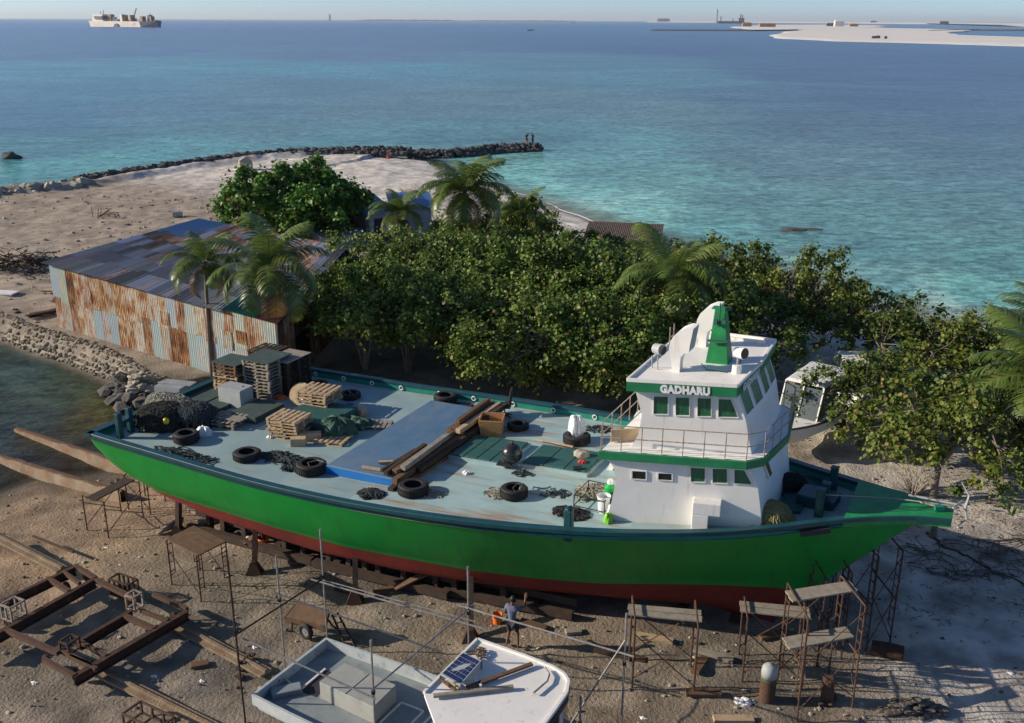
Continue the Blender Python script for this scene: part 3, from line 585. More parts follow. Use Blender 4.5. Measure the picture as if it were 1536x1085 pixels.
m = MB(); p = GT(8, 441); m.box((p.x, p.y, .1), (1.6, .9, .1), R(-10)); single(m, 'white_board', 'white_paint', 'flat white board lying on the ground at the far left of the seawall', 'board')
m = MB(); p = GT(66, 396); m.box((p.x, p.y, .25), (2.0, .8, .5), R(8)); single(m, 'dark_crate', 'mat_dark', 'long dark crate on the sand just left of the shed corner', 'crate')
m = MB(); p = GT(78, 436); m.prism([(p.x-1, p.y-.2), (p.x+.5, p.y-.4), (p.x+.8, p.y+.3), (p.x, p.y+.4)], .05, .12); single(m, 'plywood_scrap', 'wood_light', 'small pale orange scrap of plywood by the left wall of the shed', 'board')
# frame and drum on the open sand
p = GT(163, 327); root = thing('bar_rack', 'small open frame of thin rusty bars on the sand beyond the shed', 'frame', tuple(p)); m = MB()
for dx in (-.9, .9):
    for dy in (-.35, .35): m.tube([(dx, dy, 0), (dx*.8, dy, .95 if dx < 0 else .45)], .035, 5)
for dy in (-.35, .35): m.tube([(-.9, dy, .25), (.9, dy, .2)], .03, 5); m.tube([(-.9, dy, .05), (.3, dy, .9)], .03, 5); m.tube([(-.3, dy, .5), (.9, dy, .45)], .03, 5)
for dx in (-.9, 0, .9): m.tube([(dx, -.35, .2), (dx, .35, .2)], .03, 5)
m.tube([(-1.5, 0, 0), (-1.5, 0, 1.1)], .03, 5); m.build('bars', 'rust', root)
p = GT(267, 326); m = MB(); m.lathe([(.0, -.45), (.29, -.45), (.29, -.15), (.305, -.14), (.29, -.13), (.29, .13), (.305, .14), (.29, .15), (.29, .45), (0, .45)], (0, 0, .3), 20, Euler((0, R(90), R(15))).to_matrix()); single(m, 'oil_drum', 'grey_box', 'grey oil drum lying on its side on the sand behind the shed', 'drum', loc=p)
# ------------------------------------------------------------ blue roofed huts
def hut(name, label, fl, fr, h, hb, depth, roofm, wallm, door=None, over=.35):
    fl = Vector(fl); fr = Vector(fr); du = (fr-fl).normalized(); nb = Vector((-du.y, du.x, 0)); L_ = (fr-fl).length; up = Vector((0, 0, 1))
    root = thing(name, label, 'hut', tuple(fl)); m = MB(); bl = fl+nb*depth; brr = fr+nb*depth
    m.hexa([fl-up*.2, fr-up*.2, brr-up*.2, bl-up*.2], [fl+up*h, fr+up*h, brr+up*hb, bl+up*hb]); m.build('wall', wallm, root, world=True)
    m = MB(); a = fl-du*over-nb*over+up*(h+.03); b = fr+du*over-nb*over+up*(h+.03); c = brr+du*over+nb*over+up*(hb+.06); d = bl-du*over+nb*over+up*(hb+.06); K = int(L_/.14)
    for i in range(K):
        A, B, C_, D = a.lerp(b, i/K), a.lerp(b, (i+.5)/K), d.lerp(c, (i+.5)/K), d.lerp(c, i/K); E_, F_ = a.lerp(b, (i+1)/K), d.lerp(c, (i+1)/K); h_ = up*.03
        m.add([A, B+h_, C_+h_, D], [(0, 1, 2, 3)]); m.add([B+h_, E_, F_, C_+h_], [(0, 1, 2, 3)])
    m.build('roof', roofm, root, world=True)
    if door:
        m = MB(); c0 = fl+du*door; m.hexa([c0-nb*.05, c0+du*.9-nb*.05, c0+du*.9+nb*.04, c0+nb*.04], [c0-nb*.05+up*1.9, c0+du*.9-nb*.05+up*1.9, c0+du*.9+nb*.04+up*1.9, c0+nb*.04+up*1.9]); m.build('door', 'cloth_dark', root, world=True)
    return root
hut('beach_hut', 'small hut with a bright blue corrugated roof beside the far round bush', G(556, 362, 0), G(582, 358, 0)+Vector((.6, 0, 0)), 2.2, 3.1, 5.2, 'blue_roof', 'grey_slab', .4)
hut('blue_shelter', 'long low shelter with a blue roof partly hidden by the coconut palms', G(592, 352, 0), G(648, 350, 0), 2.3, 2.9, 4.2, 'blue_roof', 'grey_slab', None)
hut('grey_hut', 'flat grey slab roofed hut between the shed and the blue roof', G(482, 372, 0), G(548, 366, 0), .9, 1.1, 3.2, 'grey_slab', 'grey_slab', None, .1)
hut('thatched_shelter', 'dark thatched shelter roof showing beyond the tree tops by the beach', G(880, 375, 0), G(985, 380, 0), 1.0, 1.7, 3.0, 'thatch', 'wood_dark', None, .3)
# ------------------------------------------------------------ trees
def mesh_np(name, V, F, C, mt):
    me = bpy.data.meshes.new(name); V = np.asarray(V, float); F = np.asarray(F, np.int32); k = F.shape[1]
    me.vertices.add(len(V)); me.vertices.foreach_set('co', V.ravel()); me.loops.add(F.size); me.loops.foreach_set('vertex_index', F.ravel()); me.polygons.add(len(F)); me.polygons.foreach_set('loop_start', np.arange(0, F.size, k, dtype=np.int32)); me.update(calc_edges=True)
    at = me.color_attributes.new('Col', 'FLOAT_COLOR', 'POINT'); cc = np.ones((len(V), 4)); cc[:, :3] = C; at.data.foreach_set('color', cc.ravel()); me.materials.append(MATS[mt]); return me
def leaves(cents, rad, per, size, r, cols, updir=.55):
    N = len(cents)*per; c = np.repeat(cents, per, 0); rr = np.repeat(rad, per)
    d = r.normal(size=(N, 3)); d /= np.linalg.norm(d, axis=1, keepdims=True); g = np.abs(r.normal(size=N)); q = np.minimum(g*.52, 1.5); p = c+d*(q*rr)[:, None]*np.array([1, 1, .85])
    nrm = d*.7+r.normal(size=(N, 3))*.55+np.array([0, 0, updir]); nrm /= np.linalg.norm(nrm, axis=1, keepdims=True)
    a = r.normal(size=(N, 3)); x = a-nrm*(a*nrm).sum(1, keepdims=True); x /= np.linalg.norm(x, axis=1, keepdims=True); y = np.cross(nrm, x)
    s = size*(.6+.75*r.random(N)); shp = [(-.5, 0, 0), (-.3, .42, .1), (.18, .46, .12), (.6, 0, -.06), (.18, -.46, .12), (-.3, -.42, .1)]
    V = np.stack([p+(x*u_+y*v_+nrm*w_)*s[:, None] for u_, v_, w_ in shp], 1).reshape(-1, 3)
    idx = np.arange(N)*6; F = np.concatenate([np.stack([idx, idx+1, idx+2, idx+3], -1), np.stack([idx, idx+3, idx+4, idx+5], -1)])
    kc = np.repeat(r.random(len(cents)), per)*.6+r.random(N)*.4; C = cols[0]+(cols[1]-cols[0])*kc[:, None]; yel = r.random(N) < .035; C[yel] = np.array([.28, .22, .05]); br = r.random(N) < .03; C[br] = [.14, .08, .04]
    return V, F, np.repeat(C, 6, 0)
def make_tree(seed, Rr, Ht, nclump, per, size, name='broadleaf_tree', cols=((.032, .078, .012), (.105, .17, .03)), low=.25, label='', cat='tree', loc=(0, 0, 0), rz=0, group=None, bare=.0):
    r = np.random.default_rng(seed); rd = random.Random(seed)
    th = r.random(nclump)*2*pi; q = r.random(nclump)**.5; lob = 1+.25*np.sin(th*3+seed)+.16*np.sin(th*5+seed*2)+.1*np.sin(th*9+seed)
    top_ = Ht*(1-.42*q**2.2+.10*np.sin(th*2+q*5+seed)+.07*np.sin(th*4-q*9)); u_ = r.random(nclump)**.55; bot_ = Ht*(low+.12*r.random(nclump))
    cen = np.stack([np.cos(th)*q*Rr*lob, np.sin(th)*q*Rr*lob, bot_+(top_-bot_)*u_], -1); cen[:, 2] -= .3
    rad = .5+.6*r.random(nclump); V, F, C = leaves(cen, rad, per, size, r, (np.array(cols[0]), np.array(cols[1])))
    m = MB(); top = Vector((rd.uniform(-.5, .5), rd.uniform(-.5, .5), Ht*.3)); m.tube([(0, 0, -.3), (.05, 0, Ht*.12), tuple(top)], [.22, .17, .13], 8)
    limbs = []
    if low > .5:
        for k in range(3): a = k*2.1+seed; m.tube([(.1*cos(a), .1*sin(a), -.2), (.5*cos(a), .5*sin(a), Ht*.3), (1.3*cos(a), 1.3*sin(a), Ht*.6)], [.09, .07, .04], 6)
    for k in range(6):
        a = 2*pi*k/6+rd.random(); e = Vector((cos(a)*Rr*.5, sin(a)*Rr*.5, Ht*(.6+.15*rd.random()))); mid = top.lerp(e, .5)+Vector((rd.uniform(-.3, .3), rd.uniform(-.3, .3), -.1)); m.tube([top*(.55+.45*rd.random()), mid, e], [.11, .07, .045], 6); limbs.append((top, mid, e))
    for k in range(0, nclump):
        c = Vector(cen[k]); l = min(limbs, key=lambda L_: (L_[2]-c).length); s0 = l[1].lerp(l[2], rd.random()); mid = s0.lerp(c, .5)+Vector((rd.uniform(-.25, .25), rd.uniform(-.25, .25), rd.uniform(-.25, .1))); m.tube([s0, mid, c], [.035, .025, .012], 4, False)
    root = thing(name, label, cat, loc, rz, group); m.build('trunk', 'pale_bark' if low > .5 else 'bark', root, smooth=True)
    co = bpy.data.objects.new('crown', mesh_np('crown', V, F, C, 'leaf')); COL.objects.link(co); co.parent = root; return root
TV = []
SP = [  # base pixel on the ground plane, height, spread, variant, label
 (548, 548, 5.6, 1.0, 0, 'leftmost tree of the grove, pale bare stems showing below, beside the shed end'),
 (612, 552, 5.9, 1.0, 1, 'second tree from the left behind the deck edge, dark curved trunk'),
 (690, 560, 5.6, 1.05, 2, 'tree behind the far tyre, low leaves hanging over dark leaning stems'),
 (782, 578, 5.4, 1.0, 3, 'tree with its lowest leaves just behind the basket on deck'),
 (868, 590, 5.2, 1.0, 0, 'tree whose leaves reach down to the deck edge left of the balcony stair'),
 (560, 478, 5.5, 1.0, 3, 'back row tree nearest the lean-to roof'),
 (640, 480, 5.8, 1.1, 2, 'back row tree under the tall middle palm'),
 (735, 492, 5.9, 1.1, 0, 'back row tree right of the tall middle palm'),
 (830, 505, 6.0, 1.1, 1, 'broad tree in the middle of the grove above the deck'),
 (920, 520, 6.0, 1.05, 2, 'dark tree left of the palm behind the wheelhouse'),
 (930, 590, 5.3, .95, 3, 'dark tree close behind the aft corner of the wheelhouse roof'),
 (705, 420, 4.8, 1.0, 1, 'tree behind the base of the tall middle palm'),
 (780, 405, 5.8, .75, 3, 'spiky round leaved tree between the two central palms near the beach'),
 (880, 432, 3.9, 1.0, 0, 'back tree bordering the beach sand'),
 (965, 450, 4.0, 1.0, 2, 'back tree at the edge of the lagoon left of the green palm'),
 (1060, 490, 5.4, 1.0, 1, 'tree at the lagoon edge directly behind the green mast'),
 (1120, 505, 5.6, .9, 3, 'tree right of the mast against the turquoise water'),
 (1205, 530, 5.9, .85, 0, 'tallest tree right of the wheelhouse, open branches over the boats'),
 (1090, 560, 5.0, 1.0, 2, 'tree immediately behind the wheelhouse roof'),
 (1270, 545, 4.6, .85, 2, 'thin tree above the second white boat'),
 (1350, 585, 4.6, .95, 1, 'tree in the middle of the right hand grove'),
 (1440, 620, 4.4, .95, 3, 'yellow green tree near the right edge behind the palm frond'),
 (1290, 668, 4.3, .75, 0, 'short tree with two dark trunks just behind the foredeck'),
 (1400, 745, 5.0, .85, 1, 'nearest tree on the right, bare twigs at its foot beyond the beak'),
 (1500, 695, 4.6, .9, 2, 'bushy tree at the right edge under the brown palm frond'),
 (1520, 600, 4.2, .9, 0, 'low tree at the right edge by the shore'),
]
GRP = 'round leaved trees of the grove behind the green boat'
protos = {}
for i, (bx_, by_, h_, sp_, var, lab) in enumerate(SP):
    if i >= 15 and i != 18: var = 4+i % 2
    p = G(bx_, by_, 0); p.z = -.05
    if var not in protos:
        lt = [((.06, .12, .018), (.18, .27, .05)), ((.066, .13, .02), (.20, .285, .055)), ((.05, .105, .019), (.16, .24, .045)), ((.075, .135, .022), (.23, .30, .06)), ((.042, .085, .013), (.13, .18, .035)), ((.06, .11, .016), (.21, .25, .045))][var]
        protos[var] = make_tree(100+var, 3.9, 5.7, (140, 150, 160, 185, 115, 130)[var], 112 if var < 4 else 62, .158 if var < 4 else .17, cols=lt, low=(.52, .55, .3, .12, .42, .36)[var], label=lab, loc=p, rz=0, group=GRP); protos[var].scale = (sp_, sp_, h_/5.6); protos[var]['_n'] = 0
        del protos[var]['_n']
    else: dup(protos[var], p, i*1.7, lab, GRP, (sp_, sp_, h_/5.6))
# the big round bush on the sand, and a dead scrub
make_tree(205, 5.7, 6.2, 450, 130, .27, 'round_bush', ((.04, .12, .014), (.11, .25, .035)), .04, 'large dense bright green bush standing alone on the sand behind the shed', 'bush', tuple(G(452, 352, 0)))
def scrub(label, p, h, seed, n=60):
    rd = random.Random(seed); m = MB()
    for k in range(n):
        a = rd.random()*6.28; l = rd.uniform(.5, 1)*h; b = Vector((cos(a)*.15, sin(a)*.15, 0)); e = Vector((cos(a)*l*.6, sin(a)*l*.6, l*rd.uniform(.5, 1))); mid = b.lerp(e, .5)+Vector((rd.uniform(-.2, .2), rd.uniform(-.2, .2), .1)); m.tube([b, mid, e], [.02, .014, .005], 4, False)
        m.tube([mid, mid+Vector((rd.uniform(-.4, .4), rd.uniform(-.4, .4), rd.uniform(.1, .5)))], [.01, .004], 3, False)
    return single(m, 'dry_shrub', 'rock_pale', label, 'shrub', 'dry leafless shrubs', loc=p)
scrub('pinkish leafless shrub on the sand above the blue shelter roof', GT(612, 300), 2.0, 3, 90)
scrub('bare pale twiggy shrub at the foot of the nearest right hand tree', GT(1370, 740), 1.7, 4)
scrub('dark tangle of dead twigs in the shadow below the right hand trees', GT(1330, 690), 1.3, 5)
# ------------------------------------------------------------ coconut palms
def frond_mesh(seed, L_, droop, green, brown=False):
    r = np.random.default_rng(seed); m = []; F = []; C = []; n = 46; K = 14
    pts = []; ang = R(62); p = np.array([0., 0., 0.])
    for i in range(K+1):
        pts.append(p.copy()); a = ang-(ang+droop)*((i/K)**1.15); p = p+np.array([cos(a), .0, sin(a)])*L_/K
    pts = np.array(pts); V = []
    def P(t): x = t*K; i = min(int(x), K-1); return pts[i]+(pts[i+1]-pts[i])*(x-i), (pts[i+1]-pts[i])/np.linalg.norm(pts[i+1]-pts[i])
    for i in range(K):     # rachis
        w0 = .035*(1-i/K)+.008; w1 = .035*(1-(i+1)/K)+.008; o = len(V); a, b = pts[i], pts[i+1]; y = np.array([0, 1, 0]); V += [a-y*w0, a+y*w0, b+y*w1, b-y*w1]; F.append((o, o+1, o+2, o+3)); C += [np.array([.2, .22, .06])]*4
    for s in (-1, 1):
        for j in range(n):
            t = .12+.87*j/n; q, d = P(t); l = L_*.30*(sin(pi*min(1, t*1.02+.03))**.55)*(.85+.3*r.random()); wd = .055
            out = np.array([0, s, 0])*1.0+d*(.45+.4*t)+np.array([0, 0, r.uniform(-.05, .15)]); out /= np.linalg.norm(out); up = np.cross(out, d)*s; dn = np.array([0, 0, -1])
            prev = q; o = len(V); dirn = out.copy(); cc = np.array(green)*(.7+.6*r.random())
            if brown or r.random() < .03: cc = np.array([.22, .14, .06])*(.6+.6*r.random())
            for k in range(4):
                ww = wd*(1, 1.1, .7, .08)[k]; V += [prev-d*ww*.5, prev+d*ww*.5]; C += [cc]*2
                prev = prev+dirn*l/3; dirn = dirn+dn*(.34+.25*r.random()); dirn /= np.linalg.norm(dirn)
            for k in range(3): F.append((o+2*k, o+2*k+1, o+2*k+3, o+2*k+2))
    return mesh_np('frond', np.array(V), np.array(F), np.array(C), 'palm_leaf')
GREEN = (.09, .145, .028)
FM_ = [frond_mesh(s, 1.0*3.2, R(d), g) for s, d, g in ((1, 35, GREEN), (2, 60, (.11, .165, .03)), (3, 80, (.08, .12, .022)), (4, 10, (.13, .19, .04)))]
FL_ = [frond_mesh(s, 3.2, R(d), g) for s, d, g in ((21, 35, (.12, .19, .035)), (22, 60, (.12, .18, .03)), (23, 80, (.09, .14, .028)), (24, 10, (.17, .24, .045)))]
FB = frond_mesh(9, 3.0, R(88), (.2, .13, .06), True)
def palm(label, base, top, nf=22, size=1., seed=1, dead=3, name='coconut_palm', tr=.13, nuts=True, fm=None):
    FM = fm or FM_
    rd = random.Random(seed); base = Vector(base); top = Vector(top); root = thing(name, label, 'palm tree', tuple(base), 0, 'coconut palms'); m = MB(); d = top-base; pts = []; rs = []
    for i in range(13):
        t = i/12; p = Vector((d.x*t**1.6, d.y*t**1.6, d.z*t-.2*(1-t))); pts.append(p); rs.append(tr*(1.35-.5*t+(.35 if i == 0 else 0))*(1.06 if i % 2 else .96))
    m.tube(pts, rs, 9); m.build('trunk', 'palm_bark', root, smooth=True)
    for k in range(nf):
        t = k/nf; az = k*2.399+rd.uniform(-.2, .2); ti = -12+68*(t**1.15)+rd.uniform(-6, 6); me = FM[3] if t < .22 else FM[rd.choice([0, 1])] if t < .7 else FM[2]
        o = bpy.data.objects.new('frond', me); COL.objects.link(o); o.parent = root; o.location = d+Vector((0, 0, .05)); o.scale = (size*rd.uniform(.88, 1.08),)*3
        o.rotation_euler = (rd.uniform(-.25, .25), R(ti), az)
    for k in range(dead):
        o = bpy.data.objects.new('frond', FB); COL.objects.link(o); o.parent = root; o.location = d-Vector((0, 0, .1)); o.scale = (size*.9,)*3; o.rotation_euler = (0, R(75), rd.random()*6.28); o['label'] = 'dead brown frond hanging down'
    if nuts:
        m = MB()
        for k in range(9): m.rock(d+Vector((.22*cos(k*.7), .22*sin(k*.7), -.12-.1*(k % 3))), .12, k, (1, 1, 1.2))
        m.build('coconuts', 'wicker', root, smooth=True)
    return root
def ptop(bp, tp, z): return G(*bp, 0), G(*tp, z)
def palm_px(label, bp, tpy, tdx=0, **k):
    b = G(*bp, 0); z = zat(b, tpy); t = Vector((b.x, b.y, z)); sc = 1500/(b.y*cos(PIT)+CH*sin(PIT)-z*sin(PIT)); t.x += tdx/sc; return palm(label, b, t, **k)
palm_px('slender coconut palm with a thin straight trunk in front of the rusty shed wall', (318, 562), 398, 6, nf=14, size=.84, seed=3, dead=2, tr=.09)
palm_px('coconut palm with a curved trunk at the right corner of the rusty shed', (441, 578), 408, -26, nf=19, size=1.2, seed=4, dead=2)
palm_px('tallest coconut palm in the middle, seen against the beach', (700, 430), 292, -2, nf=30, size=1.25, seed=5, dead=3)
palm_px('shorter coconut palm left of the tallest one, over the blue roof', (608, 405), 322, -6, nf=18, size=.9, seed=6, dead=3)
palm_px('small pale coconut palm by the beach, right of the tallest one', (778, 405), 322, 2, nf=18, size=.95, seed=7, dead=3, fm=FL_)
palm_px('bright green coconut palm behind the wheelhouse with orange nuts', (1000, 558), 420, 4, nf=20, size=1.2, seed=8, dead=3, fm=FL_)
palm('coconut palm at the right edge whose long fronds reach into the grove', G(1620, 760, 0), G(1590, 590, 4.2), nf=26, size=1.4, seed=9, dead=4)
palm('coconut palm at the right edge by the water, only its left fronds showing', G(1590, 620, 0), G(1572, 496, 4.6), nf=22, size=1.0, seed=12, dead=1)
# small sprouting plant and a leaning dead stem on the pale sand
m = MB(); rd = random.Random(8)
for k in range(14):
    a = k*.9; l = .55; m.add([(0, 0, .05), (cos(a)*l*.4-.04*sin(a), sin(a)*l*.4+.04*cos(a), .35), (cos(a)*l*.8, sin(a)*l*.8, .45+.2*(k % 3)), (cos(a)*l*.4+.04*sin(a), sin(a)*l*.4-.04*cos(a), .33)], [(0, 1, 2, 3)]); m.c[-1] = (.10, .19, .03)
single(m, 'agave_plant', 'leaf', 'small spiky green plant alone on the pale sand at the right', 'plant', loc=GT(1517, 778))
# ------------------------------------------------------------ the green boat
SANG = math.atan2(-.44874, .89366); SM = Vector((-13.4685, 38.134, 0))
ship = thing('fishing_boat', 'large green and red wooden boat propped up on the sand with a white wheelhouse', 'boat', tuple(SM), SANG)
SI = (Matrix.Translation(SM) @ Matrix.Rotation(SANG, 4, 'Z')).inverted(); SMX = SI.inverted()
def S(px, py, z): return SI@G(px, py, z)                 # a point of the boat (forward, to port, up)
def SW(s, y, z): return SMX@Vector((s, y, z))
def S_on(px, py, a, b, c):                                # where the sight line meets the boat plane a, b, c
    n_ = (b-a).cross(c-a); o = SI@Vector((0, 0, CH)); d = SI.to_3x3()@ray(px, py); return o+d*((a-o).dot(n_)/d.dot(n_))
RZ = [(0, 3.6), (8, 3.6), (11, 3.7), (14, 3.85), (17, 4.03), (20, 4.22), (23, 4.42), (24.5, 4.56), (26, 4.77), (27.5, 4.92), (28.9, 5.0)]
RB = [(0, 4.72), (.6, 4.8), (3.5, 4.95), (6.5, 5.12), (9.5, 5.24), (12, 5.25), (14, 5.17), (16, 5.0), (17.5, 4.78), (19, 4.5), (20.5, 4.1), (22, 3.58), (23.5, 2.92), (25, 2.1), (26, 1.5), (27, 1.0), (28, .66), (28.9, .48)]
WB = [(0, 4.0), (2, 4.05), (5, 4.2), (8, 4.32), (11, 4.30), (13, 4.08), (15.4, 3.75), (17.5, 3.25), (19.4, 2.62), (22.3, 1.2), (24.3, .36), (25.5, .07), (29, .05)]
BB = [(0, 3.75), (.5, 3.9), (2, 3.9), (5, 4.05), (10, 4.12), (13, 3.85), (15.4, 3.4), (17.5, 2.8), (20, 1.9), (22, .95), (24, .28), (25.5, .06), (29, .04)]
BZ = [(0, 2.42), (.5, 2.1), (1, 1.85), (2, 1.5), (3.5, 1.2), (5, 1.02), (9, .9), (16, .85), (20, .75), (23, .5), (24.5, .35), (25, .9)]
KZ = [(0, 2.15), (1.5, 1.5), (4, .85), (7, .6), (16, .35), (22, .12), (24.3, .08)]
STEM = [(24.31, .04), (25.46, 1.56), (26.02, 2.27), (27.11, 3.46), (28.03, 4.5), (28.9, 4.76)]
I = lambda tab, s: float(np.interp(s, [t[0] for t in tab], [t[1] for t in tab]))
def I_s(tab, s): return (I(tab, s-.7)+2*I(tab, s)+I(tab, s+.7))/4
def rz(s): return I_s(RZ, s)
def rb(s): return I_s(RB, s) if s < 28 else I(RB, s)
def dz(s): return rz(s)-.30                               # deck height
def section(s):                                           # one side, from rail to keel: (half breadth, z, row kind)
    if s <= 24.3: kz = I(KZ, s); bb = I(BB, s); bz = max(I(BZ, s), kz+.03)
    else: kz = I(STEM, s); bb = .05; bz = kz+.02
    top = rz(s); b0 = rb(s)
    if s < .9: b0 = b0-.0
    wz = max(1.5, bz+.02); wb = I(WB, s) if bz < 1.5 else (bb+.03); wz = min(wz, top-.26)
    p = float(np.interp(s, [0, 3, 12, 18, 24], [.42, .6, .75, .95, 1.12])); out = [(b0, top-.02)]
    band = max(top-.30, kz+.01)
    ks = 7
    out.append((wb+(b0-wb)*((band-wz)/max(top-wz, .01))**p if band > wz else wb, band))
    for k in range(1, ks):
        z = band+(wz-band)*k/ks; out.append((wb+(b0-wb)*max(0, (z-wz)/max(top-wz, .01))**p, z))
    out.append((wb, wz)); mb_ = ((wb+bb)/2+.06 if bb > .1 else bb); out.append((mb_, (wz+bz)/2-.05 if wz > bz+.1 else bz+.01)); out.append((bb, bz)); out.append((max(.12 if s < 24 else .04, bb*.5), (bz+kz)/2)); out.append((.12 if s < 24 else .03, kz)); return out
SS = list(np.arange(0, 24, .5))+[24, 24.31, 24.7, 25.1, 25.46, 25.75, 26.02, 26.4, 26.8, 27.11, 27.5, 28.03, 28.5, 28.9]
m = MB(); secs = [section(s) for s in SS]; n = len(secs[0])
for side in (-1, 1):
    o = len(m.v)
    for s, sec in zip(SS, secs):
        for j, (b, z) in enumerate(sec):
            rake = (0.0 if s > .01 else -.12*(z-2.2)*0)
            m.v.append((s+rake, side*b, z))
    for i in range(len(SS)-1):
        for j in range(n-1):
            f = [o+i*n+j, o+(i+1)*n+j, o+(i+1)*n+j+1, o+i*n+j+1]
            m.f.append(f if side > 0 else f[::-1]); m.mi.append(2 if j < 1 else 0 if j < 8 else 1); m.c.append((1, 1, 1)); m.uv.append(None)
k = len(SS)*n
for j in range(n-1):
    m.f.append([j, j+1, k+j+1, k+j]); m.mi.append(2 if j < 1 else 0 if j < 8 else 1); m.c.append((1, 1, 1)); m.uv.append(None)
for i in range(len(SS)-1):
    a = i*n+n-1; b = k+i*n+n-1; m.f.append([a, a+n, b+n, b]); m.mi.append(1); m.c.append((1, 1, 1)); m.uv.append(None)
hull = m.build('hull', ['green_paint', 'red_bottom', 'teal_paint'], ship, smooth=True, weld=True)
try:
    hull.data.set_sharp_from_angle(angle=R(38))
except Exception: pass
# name board slot on the bow and a through-hull fitting
m = MB()
for px0, px1, py in ((1201, 1245, 801),):
    a = S_on(px0, py, Vector((23.3, -3.0, 4.1)), Vector((25.4, -1.85, 4.3)), Vector((23.9, -2.0, 2.6))); b = S_on(px1, py-6, Vector((23.3, -3.0, 4.1)), Vector((25.4, -1.85, 4.3)), Vector((23.9, -2.0, 2.6))); m.beam(a, b, .10, .16)
m.build('dark_slot', 'cloth_dark', hull)
# rail cap, rub rail and bulwarks
def edge(s, inn, up): b = rb(s)-inn; return b, rz(s)+up
m = MB(); SR = list(np.arange(0, 28.9, .5))+[28.9]
for side in (-1, 1):
    o = len(m.v)
    for s in SR:
        b = rb(s)+.05; wd = .27 if s < 26.2 else max(.1, min(.27, b*.5)); z = rz(s); m.v += [(s, side*b, z-.10), (s, side*b, z+.01), (s, side*(b-.015), z+.025), (s, side*(b-wd+.015), z+.025), (s, side*(b-wd), z+.01), (s, side*(b-wd), z-.10)]
    for i in range(len(SR)-1):
        for j in range(6):
            f = [o+6*i+j, o+6*i+(j+1) % 6, o+6*i+6+(j+1) % 6, o+6*i+6+j]; m.f.append(f if side < 0 else f[::-1]); m.mi.append(0); m.c.append((1, 1, 1)); m.uv.append(None)
    for e in (o, o+6*(len(SR)-1)): m.f.append([e+j for j in range(6)]); m.mi.append(0); m.c.append((1, 1, 1)); m.uv.append(None)
m.hexa([(-.06, -4.83, 3.5), (.25, -4.83, 3.5), (.25, 4.83, 3.5), (-.06, 4.83, 3.5)], [(-.06, -4.83, 3.625), (.25, -4.83, 3.625), (.25, 4.83, 3.625), (-.06, 4.83, 3.625)])
m.build('rail_cap', 'teal_paint', ship)
m = MB()
for side in (-1, 1):
    for i in range(len(SR)-6):
        a, b = SR[i], SR[i+1]; P = []
        for s in (a, b): q = rb(s)-.16; P.append([(s, side*q, dz(s)-.02), (s, side*(q-.06), dz(s)-.02), (s, side*(q-.06), rz(s)-.1), (s, side*q, rz(s)-.1)])
        m.hexa(P[0], P[1])
m.hexa([(.1, -4.6, 3.28), (.18, -4.6, 3.28), (.18, 4.6, 3.28), (.1, 4.6, 3.28)], [(.1, -4.6, 3.5), (.18, -4.6, 3.5), (.18, 4.6, 3.5), (.1, 4.6, 3.5)])
m.build('bulwark', 'teal_green', ship)
m = MB()       # deck
def deckstrip(s0, s1, mt_i, zo=0, inn=.1):
    m.cur = mt_i; A = list(np.arange(s0, s1, .5))+[s1]
    for a, b in zip(A, A[1:]): m.add([(a, -(rb(a)-inn), dz(a)+zo), (b, -(rb(b)-inn), dz(b)+zo), (b, rb(b)-inn, dz(b)+zo), (a, rb(a)-inn, dz(a)+zo)], [(0, 1, 2, 3)])
deckstrip(.1, 11.5, 0); deckstrip(11.5, 20.5, 1); deckstrip(20.5, 26.3, 0); m.build('deck', ['deck_paint', 'deck_rusty'], ship)
m = MB(); A = [26.2, 26.8, 27.4, 28, 28.5, 28.92]
for a, b in zip(A, A[1:]): m.hexa([(a, -(rb(a)-.02), rz(a)-.25), (b, -(rb(b)-.02), rz(b)-.25), (b, rb(b)-.02, rz(b)-.25), (a, rb(a)-.02, rz(a)-.25)], [(a, -(rb(a)-.02), rz(a)+.03), (b, -(rb(b)-.02), rz(b)+.03), (b, rb(b)-.02, rz(b)+.03), (a, rb(a)-.02, rz(a)+.03)])
m.build('beak_deck', 'funnel_green', ship)
# white rings on the far bulwark
for q in [(414, 548+9), (466, 561), (513, 565.5), (561, 569.5), (605, 576.5), (660, 587.5), (716, 594), (776, 604), (838, 615), (903, 626)]:
    s = S(q[0], q[1], 3.55).x; m = MB(); m.torus((s, rb(s)-.26, rz(s)-.16), .085, .022, 14, 6, Euler((R(90), 0, 0)).to_matrix()); m.build('mooring_ring', 'white_paint', ship, smooth=True)
# big raised blue hatch across the deck
m = MB(); za, zb = dz(9.6)-.05, 3.68
m.hexa([(9.6, -3.15, za), (12.25, -3.15, za), (12.25, 3.75, za), (9.6, 3.75, za)], [(9.6, -3.15, zb), (12.25, -3.15, zb+.06), (12.25, 3.75, zb+.06), (9.6, 3.75, zb)]); h = m.build('cargo_hatch', 'blue_paint', ship, bevel=.03)
m = MB(); m.hexa([(9.585, -3.165, za), (12.265, -3.165, za), (12.265, -3.15, za), (9.585, -3.15, za)], [(9.585, -3.165, zb-.03), (12.265, -3.165, zb+.03), (12.265, -3.15, zb+.03), (9.585, -3.15, zb-.03)]); m.build('hatch_side', 'blue_bright', h)
